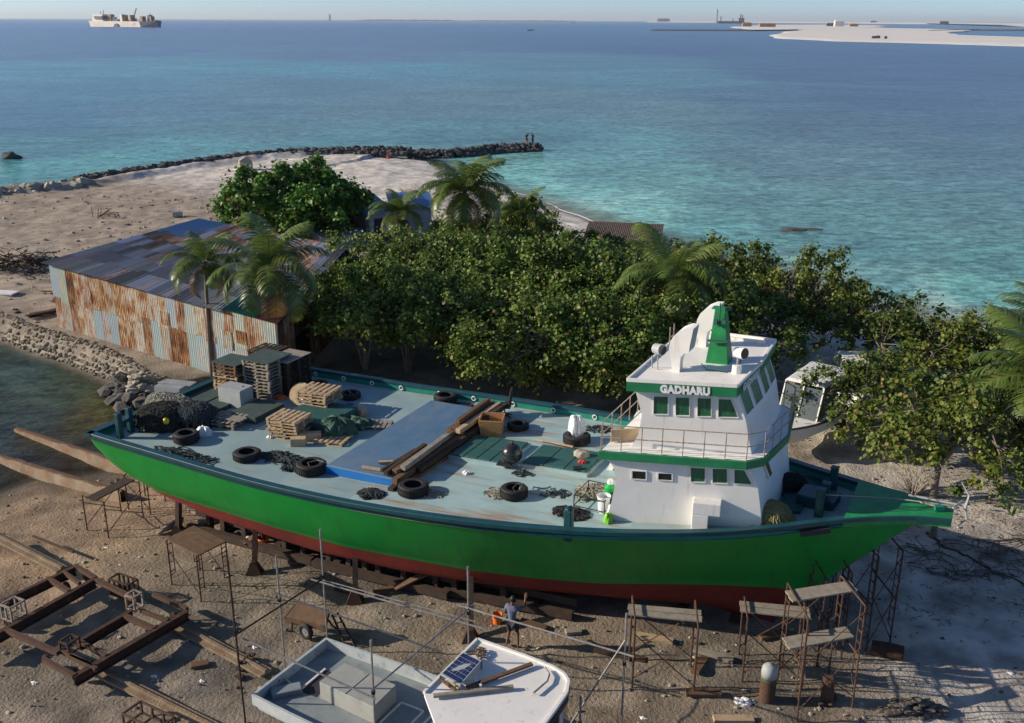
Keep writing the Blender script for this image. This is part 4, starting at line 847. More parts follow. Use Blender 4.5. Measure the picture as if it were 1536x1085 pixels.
# two fields of green hatch boards
for (s0, s1, y0, y1, nx, ny) in ((12.9, 15.0, -.45, 1.5, 4, 2), (15.55, 17.9, -.2, 1.5, 3, 2)):
    z0 = dz((s0+s1)/2); m = MB(); m.hexa([(s0-.06, y0-.06, dz(s0)-.03), (s1+.06, y0-.06, dz(s1)-.03), (s1+.06, y1+.06, dz(s1)-.03), (s0-.06, y1+.06, dz(s0)-.03)], [(s0-.06, y0-.06, dz(s0)+.13), (s1+.06, y0-.06, dz(s1)+.13), (s1+.06, y1+.06, dz(s1)+.13), (s0-.06, y1+.06, dz(s0)+.13)]); fr = m.build('hatch_coaming', 'deck_rusty', ship)
    for i in range(nx):
        for j in range(ny):
            a = s0+(s1-s0)*i/nx+.02; b = s0+(s1-s0)*(i+1)/nx-.02; c = y0+(y1-y0)*j/ny+.02; d = y0+(y1-y0)*(j+1)/ny-.02; m = MB()
            m.hexa([(a, c, dz(a)+.13), (b, c, dz(b)+.13), (b, d, dz(b)+.13), (a, d, dz(a)+.13)], [(a, c, dz(a)+.19), (b, c, dz(b)+.19), (b, d, dz(b)+.19), (a, d, dz(a)+.19)]); m.build('hatch_board', 'hatch_green', fr, bevel=.008)
# --- wheelhouse
def tz(s): return .06*(s-19.6)                            # the house follows the sheer of the deck
def ring(z, sa, ba, sf, bf): return [Vector((sa, -ba, z+tz(sa))), Vector((sf, -bf, z+tz(sf))), Vector((sf+.1, 0, z+tz(sf))), Vector((sf, bf, z+tz(sf))), Vector((sa, ba, z+tz(sa)))]
def loft(m, rings):
    for A, B in zip(rings, rings[1:]):
        for i in range(5):
            j = (i+1) % 5; m.add([A[i], A[j], B[j], B[i]], [(0, 1, 2, 3)])
bl_ = lambda s: 2.88-(s-19.95)*.2462
bu_ = lambda s: 2.5-(s-20.3)*.2
def rg(z, sa, sf, f): return ring(z, sa, f(sa), sf, f(sf))
L0, L1, L2 = rg(3.65, 19.65, 24.1, bl_), rg(5.25, 19.95, 23.85, bl_), rg(5.98, 19.55, 23.5, bl_)
U0, U1, U2 = rg(6.1, 20.2, 23.6, bu_), rg(7.2, 20.5, 23.35, bu_), rg(8.05, 20.25, 23.02, bu_)
Lm = [rg(4.6, 19.85, 23.97, bl_), rg(5.6, 19.88, 23.68, bl_), rg(5.8, 19.75, 23.59, bl_)]
Um = [rg(6.6, 20.42, 23.48, bu_)]
wh = MB(); loft(wh, [L0, Lm[0], L1, Lm[1], Lm[2], L2]); loft(wh, [U0, Um[0], U1, U2])
house = wh.build('wheelhouse', 'white_paint', ship)
def slab(m, pts, z0, z1):  m.prism([(p[0], p[1]) for p in pts], lambda p: z0+tz(p[0]), lambda p: z1+tz(p[0]))
BP = [(19.45, -3.12), (23.6, -2.42), (24.0, -2.0), (24.25, 0), (24.0, 2.0), (23.6, 2.42), (19.45, 3.12)]
m = MB(); slab(m, BP, 5.93, 6.17); bal = m.build('balcony', 'band_green', ship, bevel=.01)
m = MB(); cx, cy = 21.8, 0; slab(m, [(cx+(p[0]-cx)*.975, p[1]*.965) for p in BP], 6.165, 6.185); m.build('balcony_floor', 'white_paint', bal)
m = MB(); rp = []     # railing round the balcony
inner = [(p[0]+(cx-p[0])*.02, p[1]*.975) for p in BP]
for a, b in zip(inner, inner[1:]):
    L_ = math.hypot(b[0]-a[0], b[1]-a[1]); k = max(1, int(round(L_/.62)))
    for i in range(k): rp.append((a[0]+(b[0]-a[0])*i/k, a[1]+(b[1]-a[1])*i/k))
rp.append(inner[-1])
for p in rp: m.tube([(p[0], p[1], 6.16+tz(p[0])), (p[0], p[1], 6.98+tz(p[0]))], .016, 5)
for zz in (6.98, 6.6): m.tube([(p[0], p[1], zz+tz(p[0])) for p in rp], .018, 5)
m.build('railing', 'rail_metal', bal)
m = MB()      # stair well and its rail down the aft side
st = [Vector((19.45, -2.9+.0, 6.17)), Vector((18.9, 2.6, 4.0))]
for dy in (0, .5):
    a = Vector((19.35, -2.6+5.6*dy/.5*.0+dy, 6.15)); 
for i in range(8):
    t = i/7; y = -2.75+5.3*t; m.tube([(19.42, y, 6.17), (19.42, y, 6.98)], .016, 5)
m.tube([(19.42, -2.75, 6.98), (19.42, 2.55, 6.98)], .018, 5); m.tube([(19.42, -2.75, 6.6), (19.42, 2.55, 6.6)], .016, 5)
m.build('aft_railing', 'rail_metal', bal)
m = MB(); m.beam((19.4, .6, 6.1), (18.4, .6, 3.75), .06, .18); m.beam((19.4, 1.3, 6.1), (18.4, 1.3, 3.75), .06, .18)
for i in range(8): m.box((19.3-.115*i, .95, 5.9-.28*i), (.2, .7, .03))
m.build('stair', 'white_paint', bal)
m = MB(); m.box((19.95, -2.15, 6.42), (.95, .05, .38), R(35)); m.box((20.0, -1.9, 6.3), (.9, .5, .04), R(25), .3); m.build('loose_board', 'wood_light', bal)
m = MB()
RP = [(20.1, -2.78), (23.15, -2.33), (23.27, 0), (23.15, 2.33), (20.1, 2.78)]
slab(m, RP, 8.0, 8.3); roof = m.build('roof_band', 'band_green', ship, bevel=.01)
m = MB(); slab(m, [(21.6+(p[0]-21.6)*.985, p[1]*.985) for p in RP], 8.29, 8.315)
Q = [(21.6+(p[0]-21.6)*.99, p[1]*.99) for p in RP]
for a, b in zip(Q, Q[1:]+Q[:1]): m.beam((a[0], a[1], 8.34+tz(a[0])), (b[0], b[1], 8.34+tz(b[0])), .06, .1)
m.beam((20.2, 2.2, 8.39), (22.9, 2.0, 8.55), .04, .1); m.build('roof_top', 'white_paint', ship)
# windows: opening frame with a glass pane drawn with green curtains behind
def window(quad, plane, glass='curtain_green', fr=.024, par=house, name='window'):
    P = [S_on(x, y, *plane) for x, y in quad] if not isinstance(quad[0], Vector) else quad
    nrm = (P[1]-P[0]).cross(P[3]-P[0]).normalized(); 
    if nrm.dot(P[0]-Vector((21.8, 0, P[0].z))) < 0: nrm = -nrm
    c = sum(P, Vector())/4; m = MB(); m.cur = 0
    inn = [p+(c-p).normalized()*fr*1.4 for p in P]; o1 = nrm*.03
    for i in range(4):
        j = (i+1) % 4; m.hexa([P[i]-o1, P[j]-o1, inn[j]-o1, inn[i]-o1], [P[i]+o1, P[j]+o1, inn[j]+o1, inn[i]+o1])
    m.cur = 1; m.add([p+nrm*.008 for p in inn], [(0, 1, 2, 3)]); return m.build(name, ['white_paint', glass], par)
upl = (U1[0], U1[1], U2[0]); lowl = (L1[0], L1[1], Lm[1][0]); lowb = (Lm[0][0], Lm[0][1], L1[0])
for q in ([(980, 593), (1003, 593.5), (1003, 622.5), (979.5, 622)], [(1012.5, 594.5), (1035, 595), (1035, 624.5), (1013, 624)], [(1045.5, 595.5), (1067.5, 596), (1067.5, 626), (1045.5, 625.5)], [(1077, 597), (1097, 597.5), (1108.5, 627), (1076.5, 626.5)]): window(q, (U1[0], U1[1], U1[1]+Vector((0, 0, 1))))
for q in ([(1035, 700), (1058.6, 701), (1058.6, 724), (1035.5, 723.5)], [(1068, 701.5), (1091.5, 702), (1092, 726), (1068, 725)], [(1100.5, 703), (1117, 703.5), (1129, 727), (1100.5, 726)]): window(q, (L1[0], L1[1], L1[1]+Vector((0, 0, 1))))
for q in ([(947, 705), (970.5, 706.5), (970.5, 720.5), (946.8, 718.5)], [(986, 708.5), (1009.4, 709.5), (1009.4, 721.8), (985.7, 720)]): window(q, (L1[0], L1[1], L1[1]+Vector((0, 0, 1))), 'glass_dark', .03, name='porthole_window')
for half in (0, 1):
    A, B = (U1[1], U1[2]) if half == 0 else (U1[2], U1[3]); C_, D = (U2[1], U2[2]) if half == 0 else (U2[2], U2[3])
    def PP(u_, v_): return A.lerp(B, u_).lerp(C_.lerp(D, u_), v_)
    for u0, u1 in ((.06, .44), (.54, .92)): window([PP(u0, .1), PP(u1, .1), PP(u1, .93), PP(u0, .93)], None, 'curtain_green')
def PF(u_, z): return L1[1].lerp(L1[3], u_)+(L2[1].lerp(L2[3], u_)-L1[1].lerp(L1[3], u_))*((z-5.25)/.73)+Vector((.09, 0, 0))
window([PF(.22, 5.15), PF(.32, 5.15), PF(.34, 5.62), PF(.24, 5.62)], None, 'glass_dark', .03)
# ventilation trunk on the house side (inverted L)
a = (Lm[0][0], Lm[0][1], L1[0]); p0 = S_on(1045, 796, *a); p1 = p0
nout = Vector((.21, -.978, 0)).normalized(); du = Vector((.96, -.0, 0)); du = (L0[1]-L0[0]).normalized()
def wallp(s, z): t = (s-19.9)/4.0; return Vector((s, -bl_(s), z))
m = MB(); s0, s1, s2 = 22.15, 22.6, 22.92
for (sa, sb_, z0, z1) in ((s0, s1, 3.85, 4.62), (s0, s2, 4.62, 5.0)):
    A, B = wallp(sa, z0)+du*0, wallp(sb_, z0); C_, D = wallp(sb_, z1), wallp(sa, z1); o_ = nout*.42; m.hexa([A, B, B+o_, A+o_], [D, C_, C_+o_, D+o_])
m.build('vent_trunk', 'white_paint', ship, bevel=.02)
# the name in white letters
def text(body, size, name, par, loc, xdir, nrm, mt, off=.012, ext=.008, sx=1):
    cu = bpy.data.curves.new(name, 'FONT'); cu.body = body; cu.size = size; cu.extrude = ext; cu.offset = off; cu.align_x = 'CENTER'; cu.align_y = 'CENTER'; cu.space_character = 1.08
    t = bpy.data.objects.new(name, cu); COL.objects.link(t); bpy.context.view_layer.update(); me = bpy.data.meshes.new_from_object(t.evaluated_get(bpy.context.evaluated_depsgraph_get())); bpy.data.objects.remove(t)
    o = bpy.data.objects.new(name, me); COL.objects.link(o); me.materials.clear(); me.materials.append(MATS[mt]); o.parent = par
    x = Vector(xdir).normalized(); nn = Vector(nrm).normalized(); y = nn.cross(x).normalized(); M_ = Matrix((x*sx, y, nn)).transposed().to_4x4(); M_.translation = loc; o.matrix_local = M_; return o
xd = Vector((3.05, .45, .18)).normalized(); nn = Vector((.45, -3.05, 0)).normalized(); pl = (Vector((20.1, -2.78, 8.0)), Vector((23.15, -2.33, 8.18)), Vector((20.1, -2.78, 8.3)))
c = S_on(1027.5, 586, *pl); text('GADHARU', .30, 'name_letters', roof, c+nn*.012, xd, nn, 'plastic_white', .02, .006, .90)
text('GADHARU', .30, 'name_letters', roof, Vector((23.21+.04, -1.15, 8.15+.215)), Vector((.12, 2.48, 0)), Vector((2.48, -.12, 0)), 'plastic_white', .012, .006, 1.0)
# funnel (green tapered mast casing) with a small crosspiece and lamps
m = MB(); z0 = 8.3+tz(22.)
def fr_(s, y, w_, d_, z): return [(s-w_/2, y-d_/2, z), (s+w_/2, y-d_/2, z), (s+w_/2, y+d_/2, z), (s-w_/2, y+d_/2, z)]
c0 = Vector((22.05, -.22, 0)); m.hexa(fr_(c0.x, c0.y, .68, .56, z0), fr_(c0.x-.02, c0.y, .48, .42, z0+.78)); m.hexa(fr_(c0.x-.02, c0.y, .48, .42, z0+.78), fr_(c0.x-.05, c0.y, .31, .27, z0+1.62)); m.box((c0.x-.05, c0.y, z0+1.64), (.5, .3, .04))
fu = m.build('mast_casing', 'funnel_green', ship, bevel=.01)
m = MB(); m.beam((c0.x-.3, c0.y-.36, z0+.72), (c0.x+.33, c0.y-.34, z0+.78), .05, .05); m.tube([(c0.x-.02, c0.y-.24, z0+1.15), (c0.x-.03, c0.y-.22, z0+1.85)], .02, 5); m.box((c0.x+.12, c0.y-.26, z0+1.32), (.12, .1, .12)); m.box((c0.x-.12, c0.y-.26, z0+1.28), (.1, .1, .14)); m.box((c0.x+.2, c0.y-.2, z0+1.70), (.2, .05, .1), R(30)); m.build('mast_fittings', 'hatch_green', fu)
m = MB(); m.tube([(c0.x-.4, c0.y-.5, 8.48), (c0.x-.1, c0.y-.95, 8.48), (c0.x+.5, c0.y-1.0, 8.51), (c0.x+.75, c0.y-.75, 8.58), (c0.x+.8, c0.y-.6, 8.9)], .012, 4); m.build('cable', 'rubber', fu)
# two white cowl ventilators
def cowl(s, y, sc):      # ventilator cowl: a flat sided hood on a narrow neck, mouth forward
    lv = [((-.17, 0), (.17, 0)), ((-.20, .30), (.17, .34)), ((-.26, .52), (.22, .52)), ((-.28, .72), (.36, .64)), ((-.24, .92), (.56, .70)), ((-.12, 1.12), (.60, .95)), ((.10, 1.29), (.65, 1.18)), ((.40, 1.41), (.70, 1.43))]; m = MB()
    hw = lambda z: (.14+.15*min(1, max(0, (z-.3)/.45)))
    for (l_, r_) in lv: m.v += [(s+l_[0]*sc*.7, y-hw(l_[1])*sc, z0+l_[1]*sc), (s+r_[0]*sc*.7, y-hw(r_[1])*sc, z0+r_[1]*sc), (s+r_[0]*sc*.7, y+hw(r_[1])*sc, z0+r_[1]*sc), (s+l_[0]*sc*.7, y+hw(l_[1])*sc, z0+l_[1]*sc)]
    F_ = [(4*i+j, 4*i+(j+1) % 4, 4*i+4+(j+1) % 4, 4*i+4+j) for i in range(len(lv)-1) for j in range(4)]+[tuple(range(4*len(lv)-4, 4*len(lv)))]
    for f in F_: m.f.append(list(f)); m.mi.append(0); m.c.append((1, 1, 1)); m.uv.append(None)
    o2 = m.build('cowl_ventilator', 'white_paint', ship, smooth=True, weld=True); o2.data.set_sharp_from_angle(angle=R(40)); m = MB(); q = [(s+.572*sc*.7, z0+.76*sc), (s+.69*sc*.7, z0+1.37*sc)]; m.add([(q[0][0], y-.24*sc, q[0][1]), (q[0][0], y+.24*sc, q[0][1]), (q[1][0], y+.24*sc, q[1][1]), (q[1][0], y-.24*sc, q[1][1])], [(0, 1, 2, 3)]); m.v = [(x+.012, y_, z_) for x, y_, z_ in m.v]; m.build('cowl_mouth', 'grey_box', o2); return o2
z0 = 8.3+tz(21.1); cowl(21.15, -1.45, 1.0); cowl(21.15, 1.2, 1.0)
# searchlights
m = MB()
for q in ((20.15, 1.3), (20.15, .9)): m.tube([(q[0], q[1], 8.3), (q[0], q[1], 8.95)], .02, 5)
m.tube([(20.15, .9, 8.6), (20.15, 1.3, 8.6)], .02, 5); m.build('roof_ladder_rods', 'rail_metal', ship)
for (s, y, kind) in ((22.8, -1.12, 1), (20.5, -1.45, 0)):
    m = MB(); zt_ = tz(s)
    if kind: m.lathe([(.14, 0), (.14, .26), (0, .27)], (s, y, 8.3+zt_), 14); m.tube([(s, y, 8.55+zt_), (s, y, 8.8+zt_)], .03, 6)
    else: m.tube([(s-.1, y, 8.3), (s-.12, y, 8.75)], .02, 5); m.tube([(s+.1, y-.1, 8.3), (s+.05, y, 8.75)], .02, 5)
    z = 8.92+zt_; m.tube([(s-.05, y+.02, z), (s+.22, y-.12, z+.03)], [.15, .17], 14); m.tube([(s-.12, y+.04, z), (s-.05, y+.02, z)], [.06, .15], 14)
    L_ = m.build('searchlight', 'white_paint' if kind else 'grey_box', ship, smooth=False); m = MB(); d_ = Vector((.27, -.14, .03)).normalized(); m.tube([Vector((s+.22, y-.12, z+.03)), Vector((s+.22, y-.12, z+.03))+d_*.01], .15, 14); m.build('lens', 'glass_dark', L_)
# bollards and stern posts
def bollard(s, y, h, w_=.22, mt='teal_paint', name='bollard', z=None): m = MB(); z = dz(s) if z is None else z; m.box((s, y, z+h/2), (w_, w_, h)); m.box((s, y, z+h+.01), (w_*1.12, w_*1.12, .05)); return m.build(name, mt, ship, bevel=.02)
b1_, b2_ = S(181, 657, 3.3), S(197, 648, 3.3); bollard(b1_.x, b1_.y, .95, .2); bollard(b2_.x, b2_.y, .95, .2); m = MB(); m.beam((b1_.x, b1_.y, 3.85), (b2_.x+(b2_.x-b1_.x)*.5, b2_.y+(b2_.y-b1_.y)*.5, 3.85), .14, .14); m.build('bollard_crossbar', 'teal_paint', ship)
m = MB(); p = S(899, 795, 4.0); m.box((19.0, -4.12, 4.15), (.24, .26, 1.0)); m.lathe([(.13, 0), (.12, .08), (0, .13)], (19.0, -4.12, 4.62), 12); m.build('bollard', 'teal_paint', ship, bevel=.03)
for q in ((1227, 779, .85, .24), (1235, 767, .8, .22), (1248, 743, .8, .22)): b_ = S(q[0], q[1], dz(24.6)); bollard(b_.x, b_.y, q[2], q[3])
bw_ = S(1227, 779, dz(24.6))
m = MB(); m.tube([bw_+Vector((0, -.1, .3)), bw_+Vector((.03, -.12, .45)), bw_+Vector((-.03, -.08, .7)), bw_+Vector((.02, -.05, .9))], .1, 6); m.build('bollard_wrap', 'tarp_green', ship)
# foredeck: hatch, windlass cover, dark pad
m = MB(); m.box((25.25, .15, dz(25.2)+.17), (1.1, .85, .36), R(-6)); m.build('foredeck_hatch', 'teal_paint', ship, bevel=.03)
m = MB(); m.box((24.15+.35, 1.15, dz(24.3)+.05), (1.3, 1.6, .14)); m.build('foredeck_pad', 'teal_paint', ship, bevel=.02)
m = MB(); m.prism([(24.2, -.9), (24.9, -.7), (24.85, .9), (24.2, 1.0)], lambda p: dz(p[0])-.02, lambda p: dz(p[0])+.10); m.build('windlass_bed', 'hatch_green', ship)
# anchor lashed over the beak, its ropes
m = MB(); A = Vector((29.0, 0, 5.15)); m.tube([A+Vector((-1.3, .12, .06)), A+Vector((.15, .05, .08))], .03, 6)
m.tube([A+Vector((.1, -.05, -.5)), A+Vector((.28, -.04, -.25)), A+Vector((.2, 0, .05)), A+Vector((.25, .1, .4)), A+Vector((-.0, .2, .72))], [.015, .03, .045, .03, .015], 6); m.tube([A+Vector((-.1, -.3, .12)), A+Vector((.1, .3, .12))], .03, 6)
m.build('anchor', 'grey_box', ship)
def rope(name, pts, r, mt, par, wob=0, seed=0):
    rd = random.Random(seed); pts = [Vector(p) for p in pts]; out = []
    for a, b in zip(pts, pts[1:]):
        for i in range(4): out.append(a.lerp(b, i/4)+Vector((rd.uniform(-wob, wob), rd.uniform(-wob, wob), 0)))
    out.append(pts[-1]); m = MB(); m.tube(out, r, 5); return m.build(name, mt, par, smooth=True)
rope('anchor_rope', [bw_+Vector((0, 0, .8)), (27.3, .1, 5.02), (28.0, .1, 5.08), (29.0, 0, 5.2)], .022, 'rope', ship, 0)
rope('anchor_rope', [(28.0, .2, 5.05), (28.5, -.1, 5.09), (28.9, .12, 5.12), (28.4, .25, 5.07), (28.0, .05, 5.08), (28.6, .0, 5.1), (29.05, .05, 5.15)], .024, 'rope', ship, .04, 4)
m = MB(); m.box((28.55, -.12, 5.1), (.25, .14, .14), .4); m.build('rope_block', 'teal_green', ship)
# ------------------------------------------------------------ things lying on the deck
def on(px, py, h=0):
    z = 3.3
    for _ in range(5): p = S(px, py, z+h); z = dz(min(max(p.x, 0), 26))
    p.z = z+h; return SMX@p
tyre_m = MB(); tyre_m.lathe([(.30, .02), (.32, 0), (.46, 0), (.50, .04), (.52, .11), (.525, .18), (.52, .25), (.50, .32), (.46, .36), (.32, .36), (.30, .34), (.36, .28), (.38, .18), (.36, .08), (.30, .02)], n=36)
for k in range(36):
    a = 2*pi*k/36; tyre_m.box((.522*cos(a), .522*sin(a), .18), (.02, .04, .26), a)
rt = thing('tyre', 'black tyre nearest the deck edge left of the blue hatch corner, rope tied through it', 'tyre', on(467, 708), 0, 'old truck tyres used as fenders'); tyre_m.build('casing', 'rubber', rt)
TG = 'old truck tyres used as fenders'
for k, (x, y, lab, sc, ex) in enumerate([(371, 688, 'black tyre lying flat on open deck, third in from the stern corner', 1, 0), (620, 740, 'black tyre lying just off the near end of the blue hatch and timber pile', 1.02, 0), (668, 604, 'black tyre at the far corner of the blue hatch by the far rail', .95, 0), (777, 643, 'smaller black tyre right of the woven basket', .82, 0), (865, 664, 'black tyre with a white plastic bag standing in it', 1.0, 0), (771, 745, 'black tyre with pale rope heaped on it, right of the ball', .9, 0), (526, 597, 'black tyre wound with pale rope behind the new pallets', .85, 0), (477, 584, 'dark tyre between the tall pallet stacks and the far rail', .9, 0), (280, 662, 'black tyre in front of the net heap near the stern', .95, 0)]):
    dup(rt, on(x, y), k*1.3+.4, lab, TG, (sc*.93, sc*.93, sc*(.8+.12*(k % 3))))
tyre_lash = [rt]+[o for o in COL.objects if o.get('category') == 'tyre' and ('rope' in o['label']) and o is not rt]
for rt in tyre_lash:
    m = MB(); 
    for k in range(3): m.torus((.4, 0, .18+k*.01), .17, .014, 14, 5, Euler((R(90), .1*k, .2*k)).to_matrix())
    m.tube([(.45, .0, .38), (.2, .1, .39), (-.1, -.05, .37), (.1, -.2, .05)], .014, 5); m.build('lashing', 'rope', rt)
def pallet(m, o, L_=1.2, W=1.0, rzz=0, z=0, h=.14, skew=0):
    o = Vector(o); M_ = Matrix.Rotation(rzz, 3, 'Z')
    def bx(x, y, zz, dx, dy, dzz): m.box(o+M_@Vector((x, y, z+zz)), (dx, dy, dzz), rzz)
    for i in range(3):
        for j in range(3): bx((-L_/2+.05)+(L_-.1)*i/2, (-W/2+.05)+(W-.1)*j/2, h*.5, .1, .1, h*.62)
    for j in range(3): bx(0, (-W/2+.05)+(W-.1)*j/2, h*.09, L_, .1, h*.16)
    for i in range(6): bx((-L_/2+.06)+(L_-.12)*i/5, 0, h*.90, .13, W, h*.16)
    for i in range(3): bx((-L_/2+.05)+(L_-.1)*i/2, 0, h*.76, .1, W, h*.12) if False else None
PG = 'stacked timber pallets on the deck'
def stack(name, px, py, n, label, mt, L_, W, ang=0, cover=None, seed=0, jit=.02, h=.14, alt=None):
    rd = random.Random(seed); p = on(px, py); a0 = SANG+R(ang); root = thing(name, label, 'pallets', p, a0, PG)
    for k in range(n):
        m = MB(); pallet(m, (rd.uniform(-jit, jit), rd.uniform(-jit, jit), 0), L_, W, rd.uniform(-jit, jit)*1.5, k*(h+.003), h)
        m.build('pallet', (alt if alt and rd.random() < .35 else mt), root)
    if cover: m = MB(); m.box((0, 0, n*(h+.003)+.02), (L_*1.05, W*1.05, .035)); m.build('cover_sheet', cover, root)
    return root
stack('pallet_stack', 354, 587, 9, 'leftmost tall stack of reddish pallets beside the grey box', 'wood_light', 1.25, 1.15, 0, 'mat_dark', 1, .02, .148, 'wood_brown')
stack('pallet_stack', 404, 590, 11, 'tallest middle stack of pallets covered by a grey sheet', 'wood_grey', 1.35, 1.45, 0, 'mat_dark', 2, .02, .142)
stack('pallet_stack', 436, 584, 10, 'dark stack of pallets at the right of the tall stacks', 'wood_dark', 1.1, 1.5, 0, 'wood_grey', 3, .02, .142)
stack('pallet_stack', 405, 570, 10, 'dark pallet stack hidden behind the tall middle one', 'wood_dark', 1.2, 1.2, 0, None, 13, .02, .142)
stack('pallet_stack', 343, 636, 2, 'low pair of dark pallets behind the net heap, planks across them', 'wood_grey', 1.2, 1.05, 8, None, 4)
stack('pallet_stack', 436, 652, 6, 'stack of new bare pallets turned upside down in front of the green hatch cover', 'wood_light', 1.25, 1.1, 6, None, 5, .05, .13)
stack('pallet_stack', 480, 616, 4, 'stack of clean pale pallets lying on the green hatch cover', 'wood_light', 1.35, 1.2, 4, None, 6, .03, .13).location.z += .42
stack('pallet_stack', 567, 640, 1, 'single grey pallet lying alone left of the blue hatch', 'wood_grey', 1.05, .8, 20, None, 7)
stack('pallet_stack', 500, 662, 1, 'single pale pallet under the crumpled green tarpaulin', 'wood_light', 1.15, .9, 10, None, 8)
def deckbox(name, px, py, dims, mt, label, cat, ang=0, h=0, group=None, bev=.01):
    m = MB(); m.box((0, 0, dims[2]/2), dims); o = m.build(name, mt, bevel=bev); p = on(px, py); o.location = (p.x, p.y, p.z+h); o.rotation_euler = (0, 0, SANG+R(ang)); return tag(o, label, cat, group)
r_ = thing('grey_chest', 'light grey metal chest standing by the tall pallet stacks', 'box', on(355, 607), SANG); m = MB(); m.box((0, 0, .38), (1.15, .75, .76)); m.build('body', 'grey_box', r_, bevel=.02); m = MB(); m.box((0, 0, .775), (1.19, .79, .035)); m.box((.25, .1, .8), (.12, .12, .04)); m.build('lid', 'grey_box', r_, bevel=.01)
HG = 'dark flat hatch covers lying on the deck'
deckbox('hatch_cover', 310, 598, (2.0, 1.15, .18), 'mat_dark', 'long dark flat hatch cover between the stern rail and the grey chest', 'hatch cover', 90, 0, HG)
deckbox('hatch_cover', 338, 607, (1.9, .9, .18), 'mat_dark', 'dark flat hatch cover directly left of the grey chest', 'hatch cover', 90, 0, HG)
deckbox('hatch_cover', 386, 622, (1.7, 1.3, .28), 'mat_dark', 'dark flat hatch cover right of the grey chest', 'hatch cover', 90, 0, HG)
deckbox('hatch_cover', 480, 632, (2.1, 2.1, .42), 'hatch_green', 'thick dark green hatch cover carrying the clean pale pallets', 'hatch cover', 0, 0, HG)
deckbox('plastic_sheet', 418, 622, (1.5, .6, .03), 'blue_bright', 'blue plastic sheet on the deck left of the new pallets', 'sheet', 60)
m = MB(); m.lathe([(0, 0), (.48, 0), (.48, .05), (0, .05)], n=28); p = on(452, 606); o = m.build('round_board', 'wood_light'); tag(o, 'round pale wooden board leaning on the clean pallets', 'board'); o.location = p+Vector((0, 0, .42)); o.rotation_euler = (R(55), 0, R(-20))
for i, (x, y, d, a, lab) in enumerate([(448, 668, (.55, .32, .3), 30, 'small brown wooden box at the foot of the upside down pallets'), (466, 660, (.8, .28, .3), 35, 'longer wooden box touching the small brown one'), (537, 622, (.6, .4, .3), 0, 'small brown carton behind the single grey pallet')]): deckbox('wooden_box', x, y, d, 'wood_light', lab, 'box', a, 0, 'small wooden boxes')
# planks across the low pallets
m = MB(); 
for k in range(3): m.beam((-.9, -.3+k*.16, .31), (.8, -.2+k*.16, .33), .1, .04)
o = m.build('loose_planks', 'wood_grey'); o.location = on(343, 636); o.rotation_euler = (0, 0, SANG); tag(o, 'three loose grey planks laid on the low pair of pallets', 'planks')
# tarpaulin bundle
def lump(name, px, py, rx, ry, h, mt, label, cat, seed, h0=0, rough=.25, group=None):
    rd = np.random.default_rng(seed); m = MB(); NU, NV = 40, 16; ph = rd.random(8)*6.28; vs = []
    for j in range(NV+1):
        for i in range(NU):
            a = 2*pi*i/NU; v = j/NV; r_ = max(0, cos(v*pi/2))**.55; f = 1+rough*(.5*sin(3*a+ph[0]+2*v)+.4*sin(7*a+ph[1]-5*v)+.35*sin(13*a+ph[2]+9*v)+.25*sin(23*a+ph[3]))
            vs.append((rx*r_*f*cos(a), ry*r_*f*sin(a), h*(sin(v*pi/2)**.8)*(1+rough*.8*sin(5*a+ph[4])*cos(v*pi/2)+rough*.3*sin(11*a+ph[5]))))
    m.add(vs, [(j*NU+i, j*NU+(i+1) % NU, (j+1)*NU+(i+1) % NU, (j+1)*NU+i) for j in range(NV) for i in range(NU)])
    p = on(px, py) if isinstance(px, (int, float)) else px; o = m.build(name, mt, smooth=True); o.location = (p[0], p[1], p[2]+h0); o.rotation_euler = (0, 0, SANG); return tag(o, label, cat, group)
lump('tarpaulin_bundle', 507, 652, .62, .5, .55, 'tarp_green', 'crumpled dark green tarpaulin bundle on a pallet', 'tarpaulin', 3, .12, .3)
lump('tarpaulin_bundle', 540, 640, .55, .35, .35, 'tarp_green', 'low dark green tarpaulin fold behind the crumpled bundle', 'tarpaulin', 5)
# heaps of net and rope near the stern
def tangle(name, c, rx, ry, h, mt, label, cat, seed, n=60, r=.018, rot=SANG, core=None, group=None, K=9, loops=.35):
    rd = random.Random(seed); m = MB()
    for _ in range(n):
        a = rd.random()*6.28; q = rd.random()**.6; x, y = rx*q*cos(a), ry*q*sin(a); prof = (lambda q_: h*math.sqrt(max(0, 1-min(1, q_)**3.64))**.8); zt = (h*(1-q**2)*rd.random() if core is None else prof(q)*rd.uniform(.93, 1.1))+r; pts = []; da = rd.uniform(-1, 1)*.9; hd = rd.random()*6.28
        for k in range(K): pts.append((x, y, max(r, zt))); hd += da+rd.uniform(-.4, .4); x += cos(hd)*loops*.35; y += sin(hd)*loops*.35; qq = math.hypot(x/rx, y/ry); hd = math.atan2(-y, -x)+rd.uniform(-1, 1) if qq > .85 else hd; qq = min(1, qq); zt = .6*zt+.4*(h*(1-qq**2)*(.5+.5*rd.random())+r) if core is None else prof(qq)*rd.uniform(.95, 1.08)+r
        m.tube(pts, r, 4, False)
    root = thing(name, label, cat, c, rot, group); m.build('strands', mt, root)
    if core: o = lump('core', (0, 0, 0), 0, rx*.9, ry*.9, h*.9, core, 'x', 'x', seed, 0, .18); del o['label']; del o['category']; o.parent = root; o.location = (0, 0, 0); o.rotation_euler = (0, 0, 0); o.name = 'pile'
    return root
NG = 'heaps of old net and rope near the stern'
tangle('net_heap', on(244, 636), 1.05, 1.0, .68, 'net', 'large black heap of fishing net nearest the stern posts', 'net', 1, 420, .026, core='net', group=NG)
